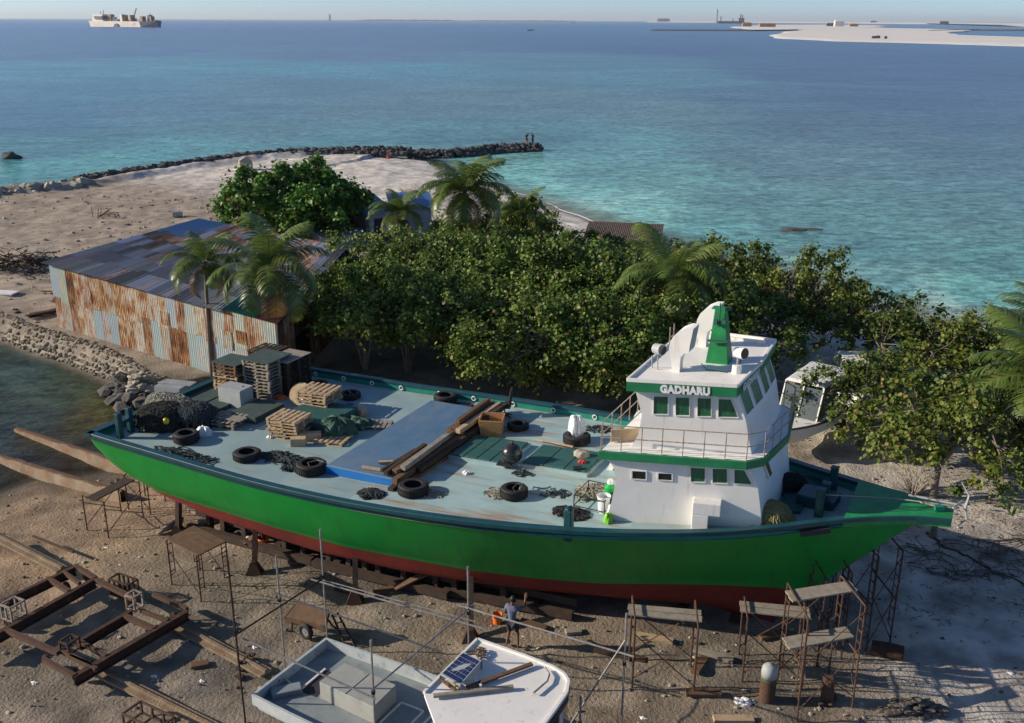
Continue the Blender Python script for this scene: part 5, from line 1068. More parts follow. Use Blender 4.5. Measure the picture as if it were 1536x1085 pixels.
tangle('net_heap', on(292, 634), .95, .85, .66, 'rope_dark', 'second dark heap of net and rope right of the largest one', 'net', 2, 340, .026, core='net', group=NG)
tangle('rope_heap', on(258, 618), 1.3, .6, .65, 'rope', 'pale greenish ropes coiled on top behind the black nets', 'rope', 3, 170, .02, core='net', group=NG)
p = on(262, 640); m = MB(); m.lathe([(0, -.13), (.09, -.1), (.13, 0), (.09, .1), (0, .13)], n=14); single(m, 'yellow_float', 'plastic_yellow', 'yellow fishing float on the front of the black net heap', 'float', loc=p+Vector((-.1, -.55, .45)), smooth=True)
RG = 'loose coils and lengths of dark rope on the deck'
for i, (x, y, rx, ry, lab, n_) in enumerate([(262, 680, 1.2, .35, 'long dark rope snaking over the deck left of the flat tyre', 16), (300, 690, .9, .3, 'second dark rope trailing toward the flat tyre', 10), (423, 688, .9, .45, 'dark tangle of straps between the two front tyres', 26), (440, 702, .4, .35, 'few loops of rope touching the tyre by the blue hatch', 8), (557, 742, .45, .3, 'black tangle of straps below the near end of the blue hatch', 34), (650, 742, .55, .2, 'loop of rope right of the tyre at the end of the timber pile', 7), (694, 610, .5, .3, 'grey blue rope ends right of the far hatch corner tyre', 14), (785, 712, .4, .15, 'short dark rope loop on deck below the black ball', 5), (828, 740, .7, .35, 'blue green rope loops right of the rope covered tyre', 6), (750, 742, .5, .3, 'pale rope spilling left from the rope covered tyre', 16), (900, 645, .6, .3, 'dark rope ends right of the tyre with the white bag', 6)]):
    tangle('deck_rope', on(x, y), rx, ry, .05 if n_ < 20 else .12, 'rope' if i in (9, 5) else 'rope_dark', lab, 'rope', 40+i, n_, .022, K=12, loops=.45, group=RG)
tangle('chain_pile', on(856, 772), .62, .38, .14, 'rubber', 'flat pile of black chain on the deck in front of the wheelhouse', 'chain', 61, 60, .032, K=9)
tangle('rope_coil', on(1157, 780), .58, .5, .48, 'rope_yellow', 'coil of yellowish rope against the front corner of the wheelhouse', 'rope', 62, 90, .02, core='rope_yellow', K=14, loops=.6)
tangle('rope_coil', on(1138, 786), .22, .2, .2, 'rope', 'small pale rope coil left of the yellowish one', 'rope', 63, 24, .02)
tangle('net_heap', on(1187, 735), .5, .45, .45, 'net', 'small dark net heap on the foredeck by the wheelhouse', 'net', 64, 60, .02, core='net')
# timber pile across the deck
root = thing('timber_pile', 'long pile of weathered brown beams lying across the deck beside the blue hatch', 'timber', SW(12.8, 0, 3.4), SANG); rd = random.Random(9)
for k, (s, y0, y1, z, w_, mt) in enumerate([(12.42, -3.5, 4.1, .0, .22, 'wood_dark'), (12.66, -2.9, 4.2, .0, .22, 'wood_brown'), (12.45, -3.3, 1.2, .24, .22, 'wood_brown'), (12.68, -2.2, 3.7, .24, .2, 'wood_dark'), (12.2, -2.9, .9, .35, .2, 'wood_brown'), (12.4, -2.7, .4, .46, .2, 'wood_grey'), (11.98, -3.1, -.6, .35, .16, 'wood_dark'), (12.05, .9, 4.2, .35, .2, 'wood_brown'), (12.28, 1.0, 4.0, .42, .22, 'wood_brown'), (12.5, .8, 3.9, .48, .2, 'wood_light'), (12.2, 1.3, 3.8, .62, .18, 'wood_brown'), (12.75, 2.0, 4.3, .46, .18, 'wood_dark'), (11.75, -3.0, -1.0, .36, .12, 'wood_dark')]):
    m = MB(); m.beam((s-12.8, y0, z+.1), (s-12.8+rd.uniform(-.12, .12), y1, z+.1+rd.uniform(-.02, .05)), w_, w_*rd.uniform(.8, 1)); m.build('beam', mt, root, bevel=.01)
for (a, b, w_, lab) in (((10.9, -2.9, 3.78), (12.0, -2.75, 3.78), .09, 'pale painted lath lying on the near end of the blue hatch'), ((11.2, -2.35, 3.78), (11.6, -2.1, 3.79), .12, 'short dark offcut beside the pale lath on the blue hatch')): timber('timber_offcut', SW(*a), SW(*b), w_, .07, 'wood_light' if 'pale' in lab else 'wood_dark', lab, 'timber', 'offcuts on the blue hatch')
# basket, seat, ball, bag, bottles
p = on(738, 650); root = thing('wicker_basket', 'open square woven basket on the deck behind the timber pile', 'basket', p, SANG+R(20)); m = MB(); b0, b1, hh, t_ = .36, .44, .66, .025
for k in range(4):
    M_ = Matrix.Rotation(k*pi/2, 3, 'Z'); hh2 = hh*(.78 if k == 3 else 1)
    q = [M_@Vector(v) for v in ((b0, -b0, 0), (b0, b0, 0), (b0-t_, b0, 0), (b0-t_, -b0, 0), (b1, -b1, hh), (b1, b1, hh2 if k == 2 else hh), (b1-t_, b1, hh), (b1-t_, -b1, hh))]; m.hexa(q[:4], q[4:])
    for j in range(11):
        z = .03+j*.06; r_ = b0+(b1-b0)*z/hh+.006; m.beam(M_@Vector((r_, -r_, z)), M_@Vector((r_, r_, z)), .018, .03)
m.box((0, 0, .02), (2*b0, 2*b0, .03)); m.build('woven_body', 'wicker', root)
p = on(757, 625); root = thing('swivel_seat', 'black broken office seat by the far rail behind the basket', 'seat', p, SANG+R(200)); m = MB(); m.tube([(0, 0, .05), (0, 0, .4)], .03, 6); m.build('stem', 'steel_pipe', root); m = MB()
for k in range(5): a = k*1.256; m.tube([(0, 0, .1), (.32*cos(a), .32*sin(a), .04)], .025, 5)
m.build('foot_star', 'rubber', root); m = MB(); m.box((0, 0, .45), (.5, .5, .1)); m.build('cushion', 'rubber', root, bevel=.04); m = MB(); m.box((-.24, 0, .85), (.1, .46, .62), 0, 0, -.12); m.build('backrest', 'rubber', root, bevel=.04); m = MB(); m.tube([(.1, .28, .45), (.1, .32, .7), (-.2, .3, .72)], .02, 5); m.build('armrest', 'rubber', root)
p = on(768, 700); m = MB(); m.lathe([(0, -.36)]+[(.36*cos(a), .36*sin(a)) for a in np.linspace(-1.4, 1.4, 14)]+[(0, .36)], (0, 0, .36+.12), 24); m.lathe([(.05, .82), (.05, .9), (0, .91)], n=8); single(m, 'ball_fender', 'ball_black', 'shiny black round fender ball between the green hatch boards', 'fender', loc=p, smooth=True)
deckbox('rubber_mat', 757, 702, (.5, .35, .05), 'rubber', 'small black rubber mat at the left foot of the black ball', 'mat', 10, .13)
lump('plastic_bag', 864, 660, .30, .24, .82, 'plastic_white', 'crumpled white plastic bag standing in a tyre', 'bag', 9, .08, .22)
lump('plastic_bag', 306, 652, .30, .22, .30, 'plastic_white', 'small white plastic bag beside the stern tyre', 'bag', 10, 0, .3)
lump('plastic_bag', 317, 632, .14, .12, .38, 'plastic_white', 'small white bag hanging at the end of the low pallets', 'bag', 11, .15, .3)
lump('plastic_bag', 461, 619, .24, .16, .14, 'plastic_white', 'white scrap of plastic on the dark green hatch cover', 'bag', 12, .42, .4)
lump('plastic_bag', 700, 711, .13, .10, .09, 'plastic_white', 'tiny white scrap of plastic on open deck left of the ball', 'bag', 13, 0, .4)
lump('cloth_scrap', 405, 657, .13, .08, .07, 'plastic_white', 'tiny white scrap beside the upside down pallets', 'bag', 14, 0, .4)
lump('cargo_net', 262, 622, .5, .4, .5, 'rope_dark', 'grey green net bundle rising behind the pale ropes at the stern', 'net', 24)
lump('orange_rag', 420, 598, .25, .15, .14, 'plastic_orange', 'orange rag at the foot of the dark pallet stack', 'cloth', 15, 0, .4)
lump('blue_bag', 528, 615, .28, .22, .24, 'blue_bright', 'dark blue bag behind the clean pale pallets', 'bag', 16, 0, .3)
lump('stone_weight', 872, 692, .28, .18, .20, 'rock_pale', 'brown lump of stone on the right hatch boards', 'stone', 17, .19, .15)
lump('red_scrap', 873, 702, .13, .10, .10, 'cloth_red', 'small red scrap next to the stone on the hatch boards', 'cloth', 18, .19, .3)
deckbox('dark_offcut', 866, 712, (.3, .2, .08), 'rubber', 'small black block at the near edge of the right hatch boards', 'block', 30, .19)
timber('red_white_pole', SW(15.0, 2.0, 3.75), SW(16.6, 1.75, 3.84), .06, .05, 'wood_light', 'thin pale pole on deck behind the gap in the hatch boards', 'pole')
def bottle(name, px, py, h, r_, mts, label, cat, h0=0):
    root = thing(name, label, cat, on(px, py)+Vector((0, 0, h0))); m = MB(); m.lathe([(0, 0), (r_, 0), (r_, h*.72), (r_*.55, h*.82), (r_*.5, h*.84), (0, h*.84)], n=18); m.build('body', mts[0], root, smooth=False); m = MB(); m.lathe([(r_*.5, h*.84), (r_*.5, h), (0, h)], n=14); m.build('neck', mts[1], root)
bottle('gas_bottle', 914, 757, .85, .17, ('plastic_green', 'plastic_white'), 'bright green and white gas bottle at the aft wall of the wheelhouse', 'gas bottle')
def bucket(px, py, label, mt, h, r_, name='bucket'):
    m = MB(); m.lathe([(r_*.8, 0), (r_, h), (r_*1.08, h), (r_*1.08, h-.03), (r_*1.0, h-.03), (r_*.95, h-.02), (r_*.75, .03), (0, .03)], n=20); return single(m, name, mt, label, 'bucket', loc=on(px, py), smooth=False)
bucket(905, 768, 'tall white plastic bucket between the bollard and the wheelhouse', 'plastic_white', .55, .20)
bucket(917, 760, 'dark bucket right of the white one', 'rubber', .35, .18)
lump('lime_bag', 912, 784, .14, .12, .3, 'plastic_lime', 'lime green bag behind the dark bollard', 'bag', 21, 0, .15)
lump('white_cloth', 918, 775, .14, .13, .38, 'plastic_white', 'white bag leaning on the wheelhouse beside the lime green one', 'bag', 22, 0, .2)
tangle('rope_coil', on(893, 742), .65, .5, .35, 'rope', 'pale ropes draped over a low rack at the aft side of the wheelhouse', 'rope', 66, 70, .018, K=12, loops=.6)
root = thing('deck_rack', 'low rack of thin rods under the pale ropes aft of the wheelhouse', 'rack', on(888, 765), SANG); m = MB()
for dx in (-.5, .5):
    for dy in (-.25, .9): m.tube([(dx, dy, 0), (dx, dy, .5)], .016, 5)
for z in (.5, .15): m.tube([(-.5, -.25, z), (.5, -.25, z), (.5, .9, z), (-.5, .9, z), (-.5, -.25, z)], .016, 5)
m.build('rods', 'rubber', root)
# ------------------------------------------------------------ props and cradle under the boat
def hull_b(s, z):
    sec = section(s); best = .2
    for (b0, z0), (b1, z1) in zip(sec, sec[1:]):
        if (z0-z)*(z1-z) <= 0 and abs(z0-z1) > 1e-4: return b0+(b1-b0)*(z-z0)/(z1-z0)
    return best
def hull_under(s, b):      # height of the hull above the ground at breadth b
    sec = section(s); z = None
    for (b0, z0), (b1, z1) in zip(sec, sec[1:]):
        if (b0-b)*(b1-b) <= 0 and abs(b0-b1) > 1e-4: z = z0+(z1-z0)*(b-b0)/(b1-b0)
    return z if z else sec[-1][1]
SG = 'tall timber shores propping the side of the green boat'
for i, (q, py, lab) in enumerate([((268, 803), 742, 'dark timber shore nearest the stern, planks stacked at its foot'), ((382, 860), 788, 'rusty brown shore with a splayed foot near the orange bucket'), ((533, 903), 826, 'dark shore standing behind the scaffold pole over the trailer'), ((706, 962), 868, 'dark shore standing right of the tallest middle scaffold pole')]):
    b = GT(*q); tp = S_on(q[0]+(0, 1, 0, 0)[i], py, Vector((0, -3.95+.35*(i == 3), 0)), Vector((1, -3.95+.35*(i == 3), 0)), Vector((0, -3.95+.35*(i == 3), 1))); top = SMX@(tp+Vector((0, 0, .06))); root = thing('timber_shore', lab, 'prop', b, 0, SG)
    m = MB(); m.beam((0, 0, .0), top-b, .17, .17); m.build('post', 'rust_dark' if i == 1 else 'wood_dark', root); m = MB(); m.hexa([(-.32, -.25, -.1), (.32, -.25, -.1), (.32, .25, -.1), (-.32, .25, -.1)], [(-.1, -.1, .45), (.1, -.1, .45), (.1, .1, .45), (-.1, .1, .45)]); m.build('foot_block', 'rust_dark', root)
rd = random.Random(17)
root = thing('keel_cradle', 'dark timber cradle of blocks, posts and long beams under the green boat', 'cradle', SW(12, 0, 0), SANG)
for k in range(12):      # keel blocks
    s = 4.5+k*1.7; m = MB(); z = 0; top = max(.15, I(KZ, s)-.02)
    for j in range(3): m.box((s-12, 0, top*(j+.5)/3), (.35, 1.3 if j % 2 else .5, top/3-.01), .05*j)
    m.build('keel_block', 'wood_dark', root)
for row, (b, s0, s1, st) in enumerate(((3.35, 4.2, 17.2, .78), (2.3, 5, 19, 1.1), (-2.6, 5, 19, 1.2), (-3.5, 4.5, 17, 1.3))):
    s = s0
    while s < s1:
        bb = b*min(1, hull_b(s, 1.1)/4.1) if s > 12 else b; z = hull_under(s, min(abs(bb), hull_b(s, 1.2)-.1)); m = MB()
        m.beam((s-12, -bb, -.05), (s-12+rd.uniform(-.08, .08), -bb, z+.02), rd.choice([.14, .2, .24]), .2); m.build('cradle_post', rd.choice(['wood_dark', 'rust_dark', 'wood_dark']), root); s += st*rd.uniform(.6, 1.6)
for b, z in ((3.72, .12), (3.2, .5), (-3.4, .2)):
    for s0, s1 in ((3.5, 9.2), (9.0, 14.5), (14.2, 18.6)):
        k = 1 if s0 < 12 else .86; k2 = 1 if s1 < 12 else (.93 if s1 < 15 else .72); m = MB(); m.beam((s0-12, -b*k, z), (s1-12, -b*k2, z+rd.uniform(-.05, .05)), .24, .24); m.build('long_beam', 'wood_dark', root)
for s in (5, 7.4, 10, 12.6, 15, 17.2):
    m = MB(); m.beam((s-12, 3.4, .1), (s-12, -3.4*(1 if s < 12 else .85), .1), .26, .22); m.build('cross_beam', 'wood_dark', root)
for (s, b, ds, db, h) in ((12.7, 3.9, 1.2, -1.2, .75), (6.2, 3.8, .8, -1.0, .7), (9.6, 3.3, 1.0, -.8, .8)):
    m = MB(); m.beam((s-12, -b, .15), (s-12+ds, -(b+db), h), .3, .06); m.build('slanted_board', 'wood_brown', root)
# stuff left beneath the boat
rd = random.Random(71)
for k in range(26):
    s = rd.uniform(3.5, 21); b = rd.uniform(2.8, 5.2)*(1 if s < 15 else .8); a = rd.random()*3.14; L_ = rd.uniform(.5, 1.8); p = SW(s, -b, .06); mt = rd.choice(['wood_brown', 'wood_grey', 'wood_dark', 'wood_light'])
    pass
OG = 'offcuts of timber strewn on the sand under the boat'
offs = [(330, 782, 1.6, 20, 'wood_grey', 'grey board lying on the sand under the stern'), (300, 772, 1.1, -30, 'wood_grey', 'short grey board beside the stern shore'), (372, 808, 1.2, 50, 'wood_brown', 'slanted brown board between the first cradle posts'), (455, 842, 1.1, 35, 'wood_brown', 'brown board resting against the cradle beam'), (590, 885, 1.4, 30, 'wood_brown', 'broad brown board sloping out from under the hull'), (520, 888, .8, -20, 'wood_dark', 'short dark block on the sand left of the broad board'), (930, 985, 1.6, -20, 'wood_dark', 'dark plank lying before the low trestle'), (1070, 985, 1.2, -25, 'wood_grey', 'grey plank slanting on the dirt between the low trestles'), (1050, 1000, .9, 60, 'wood_brown', 'short brown stick between the low trestles'), (1160, 955, 1.0, 20, 'wood_brown', 'board in the dark below the second low trestle'), (980, 960, 1.2, -15, 'wood_light', 'pale board in the shade under the first low trestle'), (300, 1000, .5, 20, 'wood_brown', 'small brown chip on open dirt right of the rusty carriage'), (1100, 1082, 1.1, 2, 'wood_light', 'orange brown plank at the bottom edge of the picture'), (1055, 1043, 1.0, 0, 'wood_brown', 'rusty brown block at the foot of the first low trestle'), (800, 940, .9, -25, 'wood_brown', 'brown beam end right of the standing worker'), (860, 950, .5, 10, 'wood_grey', 'small pale block under the hull right of the worker')]
for (x, y, L_, a, mt, lab) in offs:
    p = GT(x, y); m = MB(); m.box((0, 0, .07), (L_, .26, .1), 0, 0, .03); single(m, 'timber_offcut', mt, lab, 'timber', OG, loc=p, rz=R(a), bevel=.008)
rd = random.Random(4); root = thing('plank_pile', 'short pile of light planks at the foot of the stern shore', 'planks', GT(254, 797)); 
for k in range(7): m = MB(); m.beam((-.35+.03*k, -.3, .08+.06*(k//2)), (.35, .35+.04*k, .1+.06*(k//2)), .14, .05); m.build('plank', 'wood_light' if k % 2 else 'wood_grey', root)
m = MB(); m.lathe([(.16, 0), (.21, .4), (.2, .42), (.14, .05), (0, .05)], n=14); single(m, 'orange_bucket', 'plastic_orange', 'orange bucket standing under the hull beside the rusty shore', 'bucket', loc=GT(396, 822))
m = MB(); m.lathe([(.13, 0), (.17, .33), (.16, .34), (.1, .05), (0, .05)], n=14); single(m, 'orange_bucket', 'plastic_orange', 'small orange bucket on the ground left of the standing worker', 'bucket', loc=GT(746, 935))
m = MB(); m.lathe([(0, 0), (.1, 0), (.1, .3), (.04, .36), (0, .36)], n=10); single(m, 'white_bottle', 'plastic_white', 'white bottle on the sand left of the orange bucket under the hull', 'bottle', loc=GT(373, 818))
m = MB(); m.lathe([(0, 0), (.09, 0), (.09, .34), (.04, .4), (0, .4)], n=10); single(m, 'green_bottle', 'funnel_green', 'greenish bottle in the shade below the middle of the hull', 'bottle', loc=GT(435, 826))
# ------------------------------------------------------------ welded trestle scaffolds
def trestle(label, corners, h, levels, mt='rust_dark', plank='wood_grey', braces=True, group='rusty trestle scaffolds round the hull', rungs=True, r=.026, overhang=.15, npl=2):
    C_ = [Vector((c.x, c.y, c.z-.02)) for c in corners]; c0 = sum(C_, Vector())/4; root = thing('trestle_scaffold', label, 'scaffold', c0, 0, group); L_ = [c-c0 for c in C_]; up = Vector((0, 0, h)); m = MB()
    for (a, b) in ((L_[0], L_[3]), (L_[1], L_[2])):        # end frames: two legs, top bar, ladder rungs
        m = MB(); m.tube([a, a+up], r, 6); m.tube([b, b+up], r, 6); m.tube([a+up, b+up], r, 6)
        if rungs:
            i1 = a.lerp(b, .16); i2 = a.lerp(b, .84)
            for q, e in ((i1, a), (i2, b)):
                m.tube([q+up*.25, q+up*.92, q+up], r*.7, 5); m.tube([q+up*.25, e+up*.2], r*.6, 5)
                for t in np.arange(.3, .95, .11 if h > 2.5 else .2): m.tube([e+up*t, q+up*t], r*.6, 5)
            if h > 2.5: m.tube([a+up*.52, b+up*.52], r, 6)
        m.build('end_frame', mt, root)
    if braces:
        for (a, b) in ((L_[0], L_[1]), (L_[3], L_[2])):
            m = MB(); t0, t1 = (.12, .6) if h > 2.5 else (.15, .8); m.tube([a+up*t0, b+up*t1], r*.6, 5); m.tube([a+up*t1, b+up*t0], r*.6, 5)
            if h > 2.5: m.tube([a+up*.55, b+up*.95], r*.6, 5)
            m.build('cross_brace', mt, root)
    for (z, pm, off) in levels:
        d = (L_[1]-L_[0]); w_ = (L_[3]-L_[0]); wl = w_.length
        for k in range(npl):
            q = .5+(k-(npl-1)/2)*(.26/wl)*1.08+off; a = L_[0]+w_*q+Vector((0, 0, z)); b = L_[1]+(L_[2]-L_[1])*q+Vector((0, 0, z)); dd = (b-a).normalized()*overhang; m = MB(); m.beam(a-dd, b+dd, .26, .045); m.build('plank', pm, root)
    return root
def quad_(a, b, depth, dz_=None):      # from two ground pixels and a depth vector in pixels
    A = GT(*a); B = GT(*b); return A, B
trestle('tall rusty trestle tower with two plank decks below the bow', [GT(1195, 1083), GT(1278, 1062), GT(1243, 1010), GT(1166, 1022)], 3.25, [(3.2, 'wood_grey', .18), (1.8, 'wood_grey', .1)], 'rust', npl=2)
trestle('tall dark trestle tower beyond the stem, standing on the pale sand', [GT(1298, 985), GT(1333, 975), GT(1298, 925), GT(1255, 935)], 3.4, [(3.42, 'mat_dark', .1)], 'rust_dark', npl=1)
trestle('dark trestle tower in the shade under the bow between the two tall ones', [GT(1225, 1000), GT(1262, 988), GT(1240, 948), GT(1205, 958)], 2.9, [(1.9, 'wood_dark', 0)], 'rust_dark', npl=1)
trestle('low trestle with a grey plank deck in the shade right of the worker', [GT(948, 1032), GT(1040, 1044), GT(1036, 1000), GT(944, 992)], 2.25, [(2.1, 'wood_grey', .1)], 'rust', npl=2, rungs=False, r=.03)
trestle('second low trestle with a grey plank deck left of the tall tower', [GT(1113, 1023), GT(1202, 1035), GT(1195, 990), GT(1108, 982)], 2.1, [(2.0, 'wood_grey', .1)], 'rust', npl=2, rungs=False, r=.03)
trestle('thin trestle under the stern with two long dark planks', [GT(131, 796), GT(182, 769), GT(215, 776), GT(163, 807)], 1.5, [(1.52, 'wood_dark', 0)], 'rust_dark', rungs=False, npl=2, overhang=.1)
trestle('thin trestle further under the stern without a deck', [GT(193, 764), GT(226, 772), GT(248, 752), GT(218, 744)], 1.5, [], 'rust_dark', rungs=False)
trestle('trestle with ladder ends and a wooden tray in front of the shores', [GT(258, 877), GT(302, 903), GT(345, 879), GT(300, 855)], 1.7, [(1.72, 'wood_brown', 0)], 'rust_dark', npl=4, overhang=.05)
# ------------------------------------------------------------ pole scaffold round the small grey boat
PB = {}
def pole(key, base, pytop, lab, mt='steel_pipe', dx=0):
    b = G(*base, 0); z = zat(b, pytop); PB[key] = b; m = MB(); m.tube([(0, 0, -.1), (dx, 0, z)], .028, 8); m.lathe([(.032, 0), (.032, .25)], (dx*.97, 0, z-.28), 8) ; root = thing('scaffold_pole', lab, 'scaffold pole', b, 0, 'upright poles of the scaffold round the grey boat'); m.build('tube', mt, root)
    m = MB(); m.box((0, 0, z*.62), (.09, .09, .1)); m.build('clamp', 'rust_dark', root)
pole('a', (371, 1110), 840, 'leftmost upright scaffold pole, dark, left of the grey boat', 'rust_dark', -.05)
pole('b', (428, 1005), 833, 'upright scaffold pole behind the stern corner of the grey boat', 'steel_pipe')
pole('c', (492, 975), 794, 'tall bright upright scaffold pole in front of the trailer')
pole('d', (704, 1028), 850, 'bright upright scaffold pole beside the corner of the white canopy')
pole('e', (566, 1160), 960, 'upright scaffold pole in front of the box on the grey boat')
pole('f', (931, 1112), 920, 'upright scaffold pole right of the white canopy')
pole('g', (868, 1150), 1045, 'short upright pole under the right end of the white canopy')
def bar(label, a, b, mt='steel_pipe', r=.026, e0=.0, e1=.0):
    A = Vector((PB[a[0]].x, PB[a[0]].y, zat(PB[a[0]], a[1]))); B = Vector((PB[b[0]].x, PB[b[0]].y, zat(PB[b[0]], b[1]))); d = B-A; A = A-d*e0; B = B+d*e1+Vector((0, -.05, 0)); m = MB(); m.tube([Vector(), (B-A)], r, 7); return single(m, 'scaffold_tube', mt, label, 'scaffold tube', 'lashed cross tubes of the scaffold round the grey boat', loc=A+Vector((0, -.05, 0)))
bar('bright tube running from behind the trailer to the middle upright pole', ('c', 873), ('d', 934), e0=.09, e1=.12)
bar('thinner white tube lying along the brightest one', ('c', 869), ('d', 927), r=.018, e0=.0, e1=.05)
bar('bright tube from the middle upright to the right hand upright', ('d', 911), ('f', 978), e0=.08, e1=.05)
bar('pale tube crossing over the trailer, its end in mid air', ('b', 890), ('d', 990), e0=.02, e1=-.14)
bar('pale tube sloping down across the grey boat toward its box', ('a', 952), ('e', 1043), e0=-.05, e1=.02)
bar('dark tube sloping up from the leftmost pole to the tall bright pole', ('a', 950), ('c', 866), 'rust_dark', e0=.03, e1=.02)
bar('dark tube from the box of the grey boat up to the middle upright', ('e', 1032), ('d', 911), 'steel_pipe', e0=.02, e1=.06)
m = MB(); A = G(846, 1110, 0)+Vector((0, 0, .2)); B = Vector((PB['f'].x, PB['f'].y, zat(PB['f'], 960))); m.tube([Vector(), B-A], .026, 7); single(m, 'scaffold_tube', 'steel_pipe', 'slanting brace tube leaning on the right hand upright', 'scaffold tube', 'lashed cross tubes of the scaffold round the grey boat', loc=A)
# ------------------------------------------------------------ the small grey boat
BZ_ = 1.45
q0, q1, q2, q3 = G(378, 1043, BZ_), G(490, 958, BZ_), G(660, 1025, BZ_), G(560, 1150, BZ_)
root = thing('small_boat', 'small grey wooden boat under repair in the scaffold at the bottom of the picture', 'boat', (q0.x, q0.y, 0))
ax = (q2-q1).normalized(); ax = Vector((ax.x, ax.y, 0)).normalized(); tv = (q1-q0); tv = Vector((tv.x, tv.y, 0)); W_ = tv.length; sd_ = Vector((-ax.y, ax.x, 0)); 
if sd_.dot(tv) < 0: sd_ = -sd_
O_ = Vector((q0.x, q0.y, 0))
def BP_(l, w_, z): return O_+tv.normalized()*0+ax*l+sd_*w_+Vector((0, 0, z))
W_ = tv.dot(sd_); sk = tv.dot(ax)           # the stern is slightly skewed to the rails
LB = 7.2
def bsec(l, side):    # half outline
    t = l/LB; c = W_/2; hw = (W_/2+.12*sin(pi*min(t, .8)))*(1 if t < .55 else max(.02, 1-((t-.55)/.45)**2.2)); return c+side*hw
m = MB(); A_ = np.linspace(0, LB, 19)
for i in range(18):
    for side in (-1, 1):
        P = []
        for l in (A_[i], A_[i+1]):
            lk = l+sk*(1 if side > 0 else 0)*max(0, 1-l/3); sh = .25*(l/LB)**2; wv = bsec(l, side); wi = W_/2+(wv-W_/2)*.55
            P.append([BP_(lk, W_/2+(wi-W_/2)*.3, .45), BP_(lk, wi, .6), BP_(lk, W_/2+(wv-W_/2)*.94, 1.0), BP_(lk, wv, BZ_+sh)])
        for j in range(3): m.cur = 1 if j == 0 else 0; m.add([P[0][j], P[1][j], P[1][j+1], P[0][j+1]], [(0, 1, 2, 3)])
m.cur = 0; P = [BP_(0, bsec(0, -1), BZ_), BP_(0, W_/2+(bsec(0, -1)-W_/2)*.94, 1.0), BP_(0, W_/2-.5, .5), BP_(sk*.5, W_/2+.5, .5), BP_(sk, W_/2+(bsec(0, 1)-W_/2)*.94, 1.0), BP_(sk, bsec(0, 1), BZ_)]; m.add(P, [(0, 1, 2, 3, 4, 5)])
mat('weathered_white', (.45, .47, .45), (.33, .40, .43), 3, .7, .1, 20, c3=(.2, .12, .07), s3=3, r3=(.56, .8)); m.build('hull', ['weathered_white', 'rust_dark'], root, world=True)
m = MB()
for i in range(18):
    P = []
    for l in (A_[i], A_[i+1]):
        for side in (-1, 1): lk = l+sk*(1 if side > 0 else 0)*max(0, 1-l/3); P.append(BP_(lk, W_/2+(bsec(l, side)-W_/2)*.97, BZ_-.28))
    m.add([P[0], P[2], P[3], P[1]], [(0, 1, 2, 3)])
m.build('deck', 'boat_grey', root, world=True)
m = MB()
for side in (-1, 1):
    pts = [BP_(l+sk*(1 if side > 0 else 0)*max(0, 1-l/3), bsec(l, side)-side*.02, BZ_+.25*(l/LB)**2) for l in A_]
    for a, b in zip(pts, pts[1:]): m.beam(a-Vector((0, 0, .13)), b-Vector((0, 0, .13)), .07, .3)
m.beam(BP_(.02, bsec(0, -1), BZ_-.13), BP_(sk, bsec(0, 1), BZ_-.13), .08, .3); m.build('gunwale', 'weathered_white', root, world=True)
def onb(px, py, z=BZ_-.28): return G(px, py, z)
zb = BZ_-.28+.5      # deck box with a lid
t0, t1, t2, t3 = G(479, 1024, zb), G(517, 996, zb), G(594, 1029, zb), G(560, 1062, zb); dn = Vector((0, 0, .5)); m = MB(); m.hexa([p-dn for p in (t0, t3, t2, t1)], [t0, t3, t2, t1]); bx_ = m.build('deck_box', 'boat_box', root, world=True, bevel=.015); m = MB(); c_ = (t0+t1+t2+t3)/4; u4 = Vector((0, 0, .012)); h0 = t0.lerp(t3, .49); h1 = t1.lerp(t2, .49); e = Vector((0, 0, .03)); m.hexa([t0+u4, h0+u4, h1+u4, t1+u4], [t0+e, h0+e, h1+e, t1+e]); h0 = t0.lerp(t3, .51); h1 = t1.lerp(t2, .51); m.hexa([h0+u4, t3+u4, t2+u4, h1+u4], [h0+e, t3+e, t2+e, h1+e]); m.build('box_lid', 'boat_box', bx_, world=True, bevel=.006)
m = MB(); a, b, c, d = onb(450, 1037), onb(488, 1006), onb(500, 1010), onb(474, 1046); e = Vector((0, 0, .015)); m.hexa([a-e, d-e, c-e, b-e], [a+e, d+e, c+e, b+e]); m.build('open_hatch', 'cloth_dark', root, world=True)
m = MB()
for L_ in ([(450, 1037), (488, 1005)], [(430, 1018), (455, 995)], [(450, 1039), (430, 1022)]): m.beam(onb(*L_[0])+Vector((0, 0, .03)), onb(*L_[1])+Vector((0, 0, .03)), .05, .05)
for poly in ([(570, 1085), (602, 1055), (635, 1068), (612, 1092)], [(630, 1092), (650, 1072), (682, 1084)]):
    for a, b in zip(poly, poly[1:]): m.beam(onb(*a)+Vector((0, 0, .02)), onb(*b)+Vector((0, 0, .02)), .04, .04)
m.build('hatch_rims', 'white_paint', root, world=True)
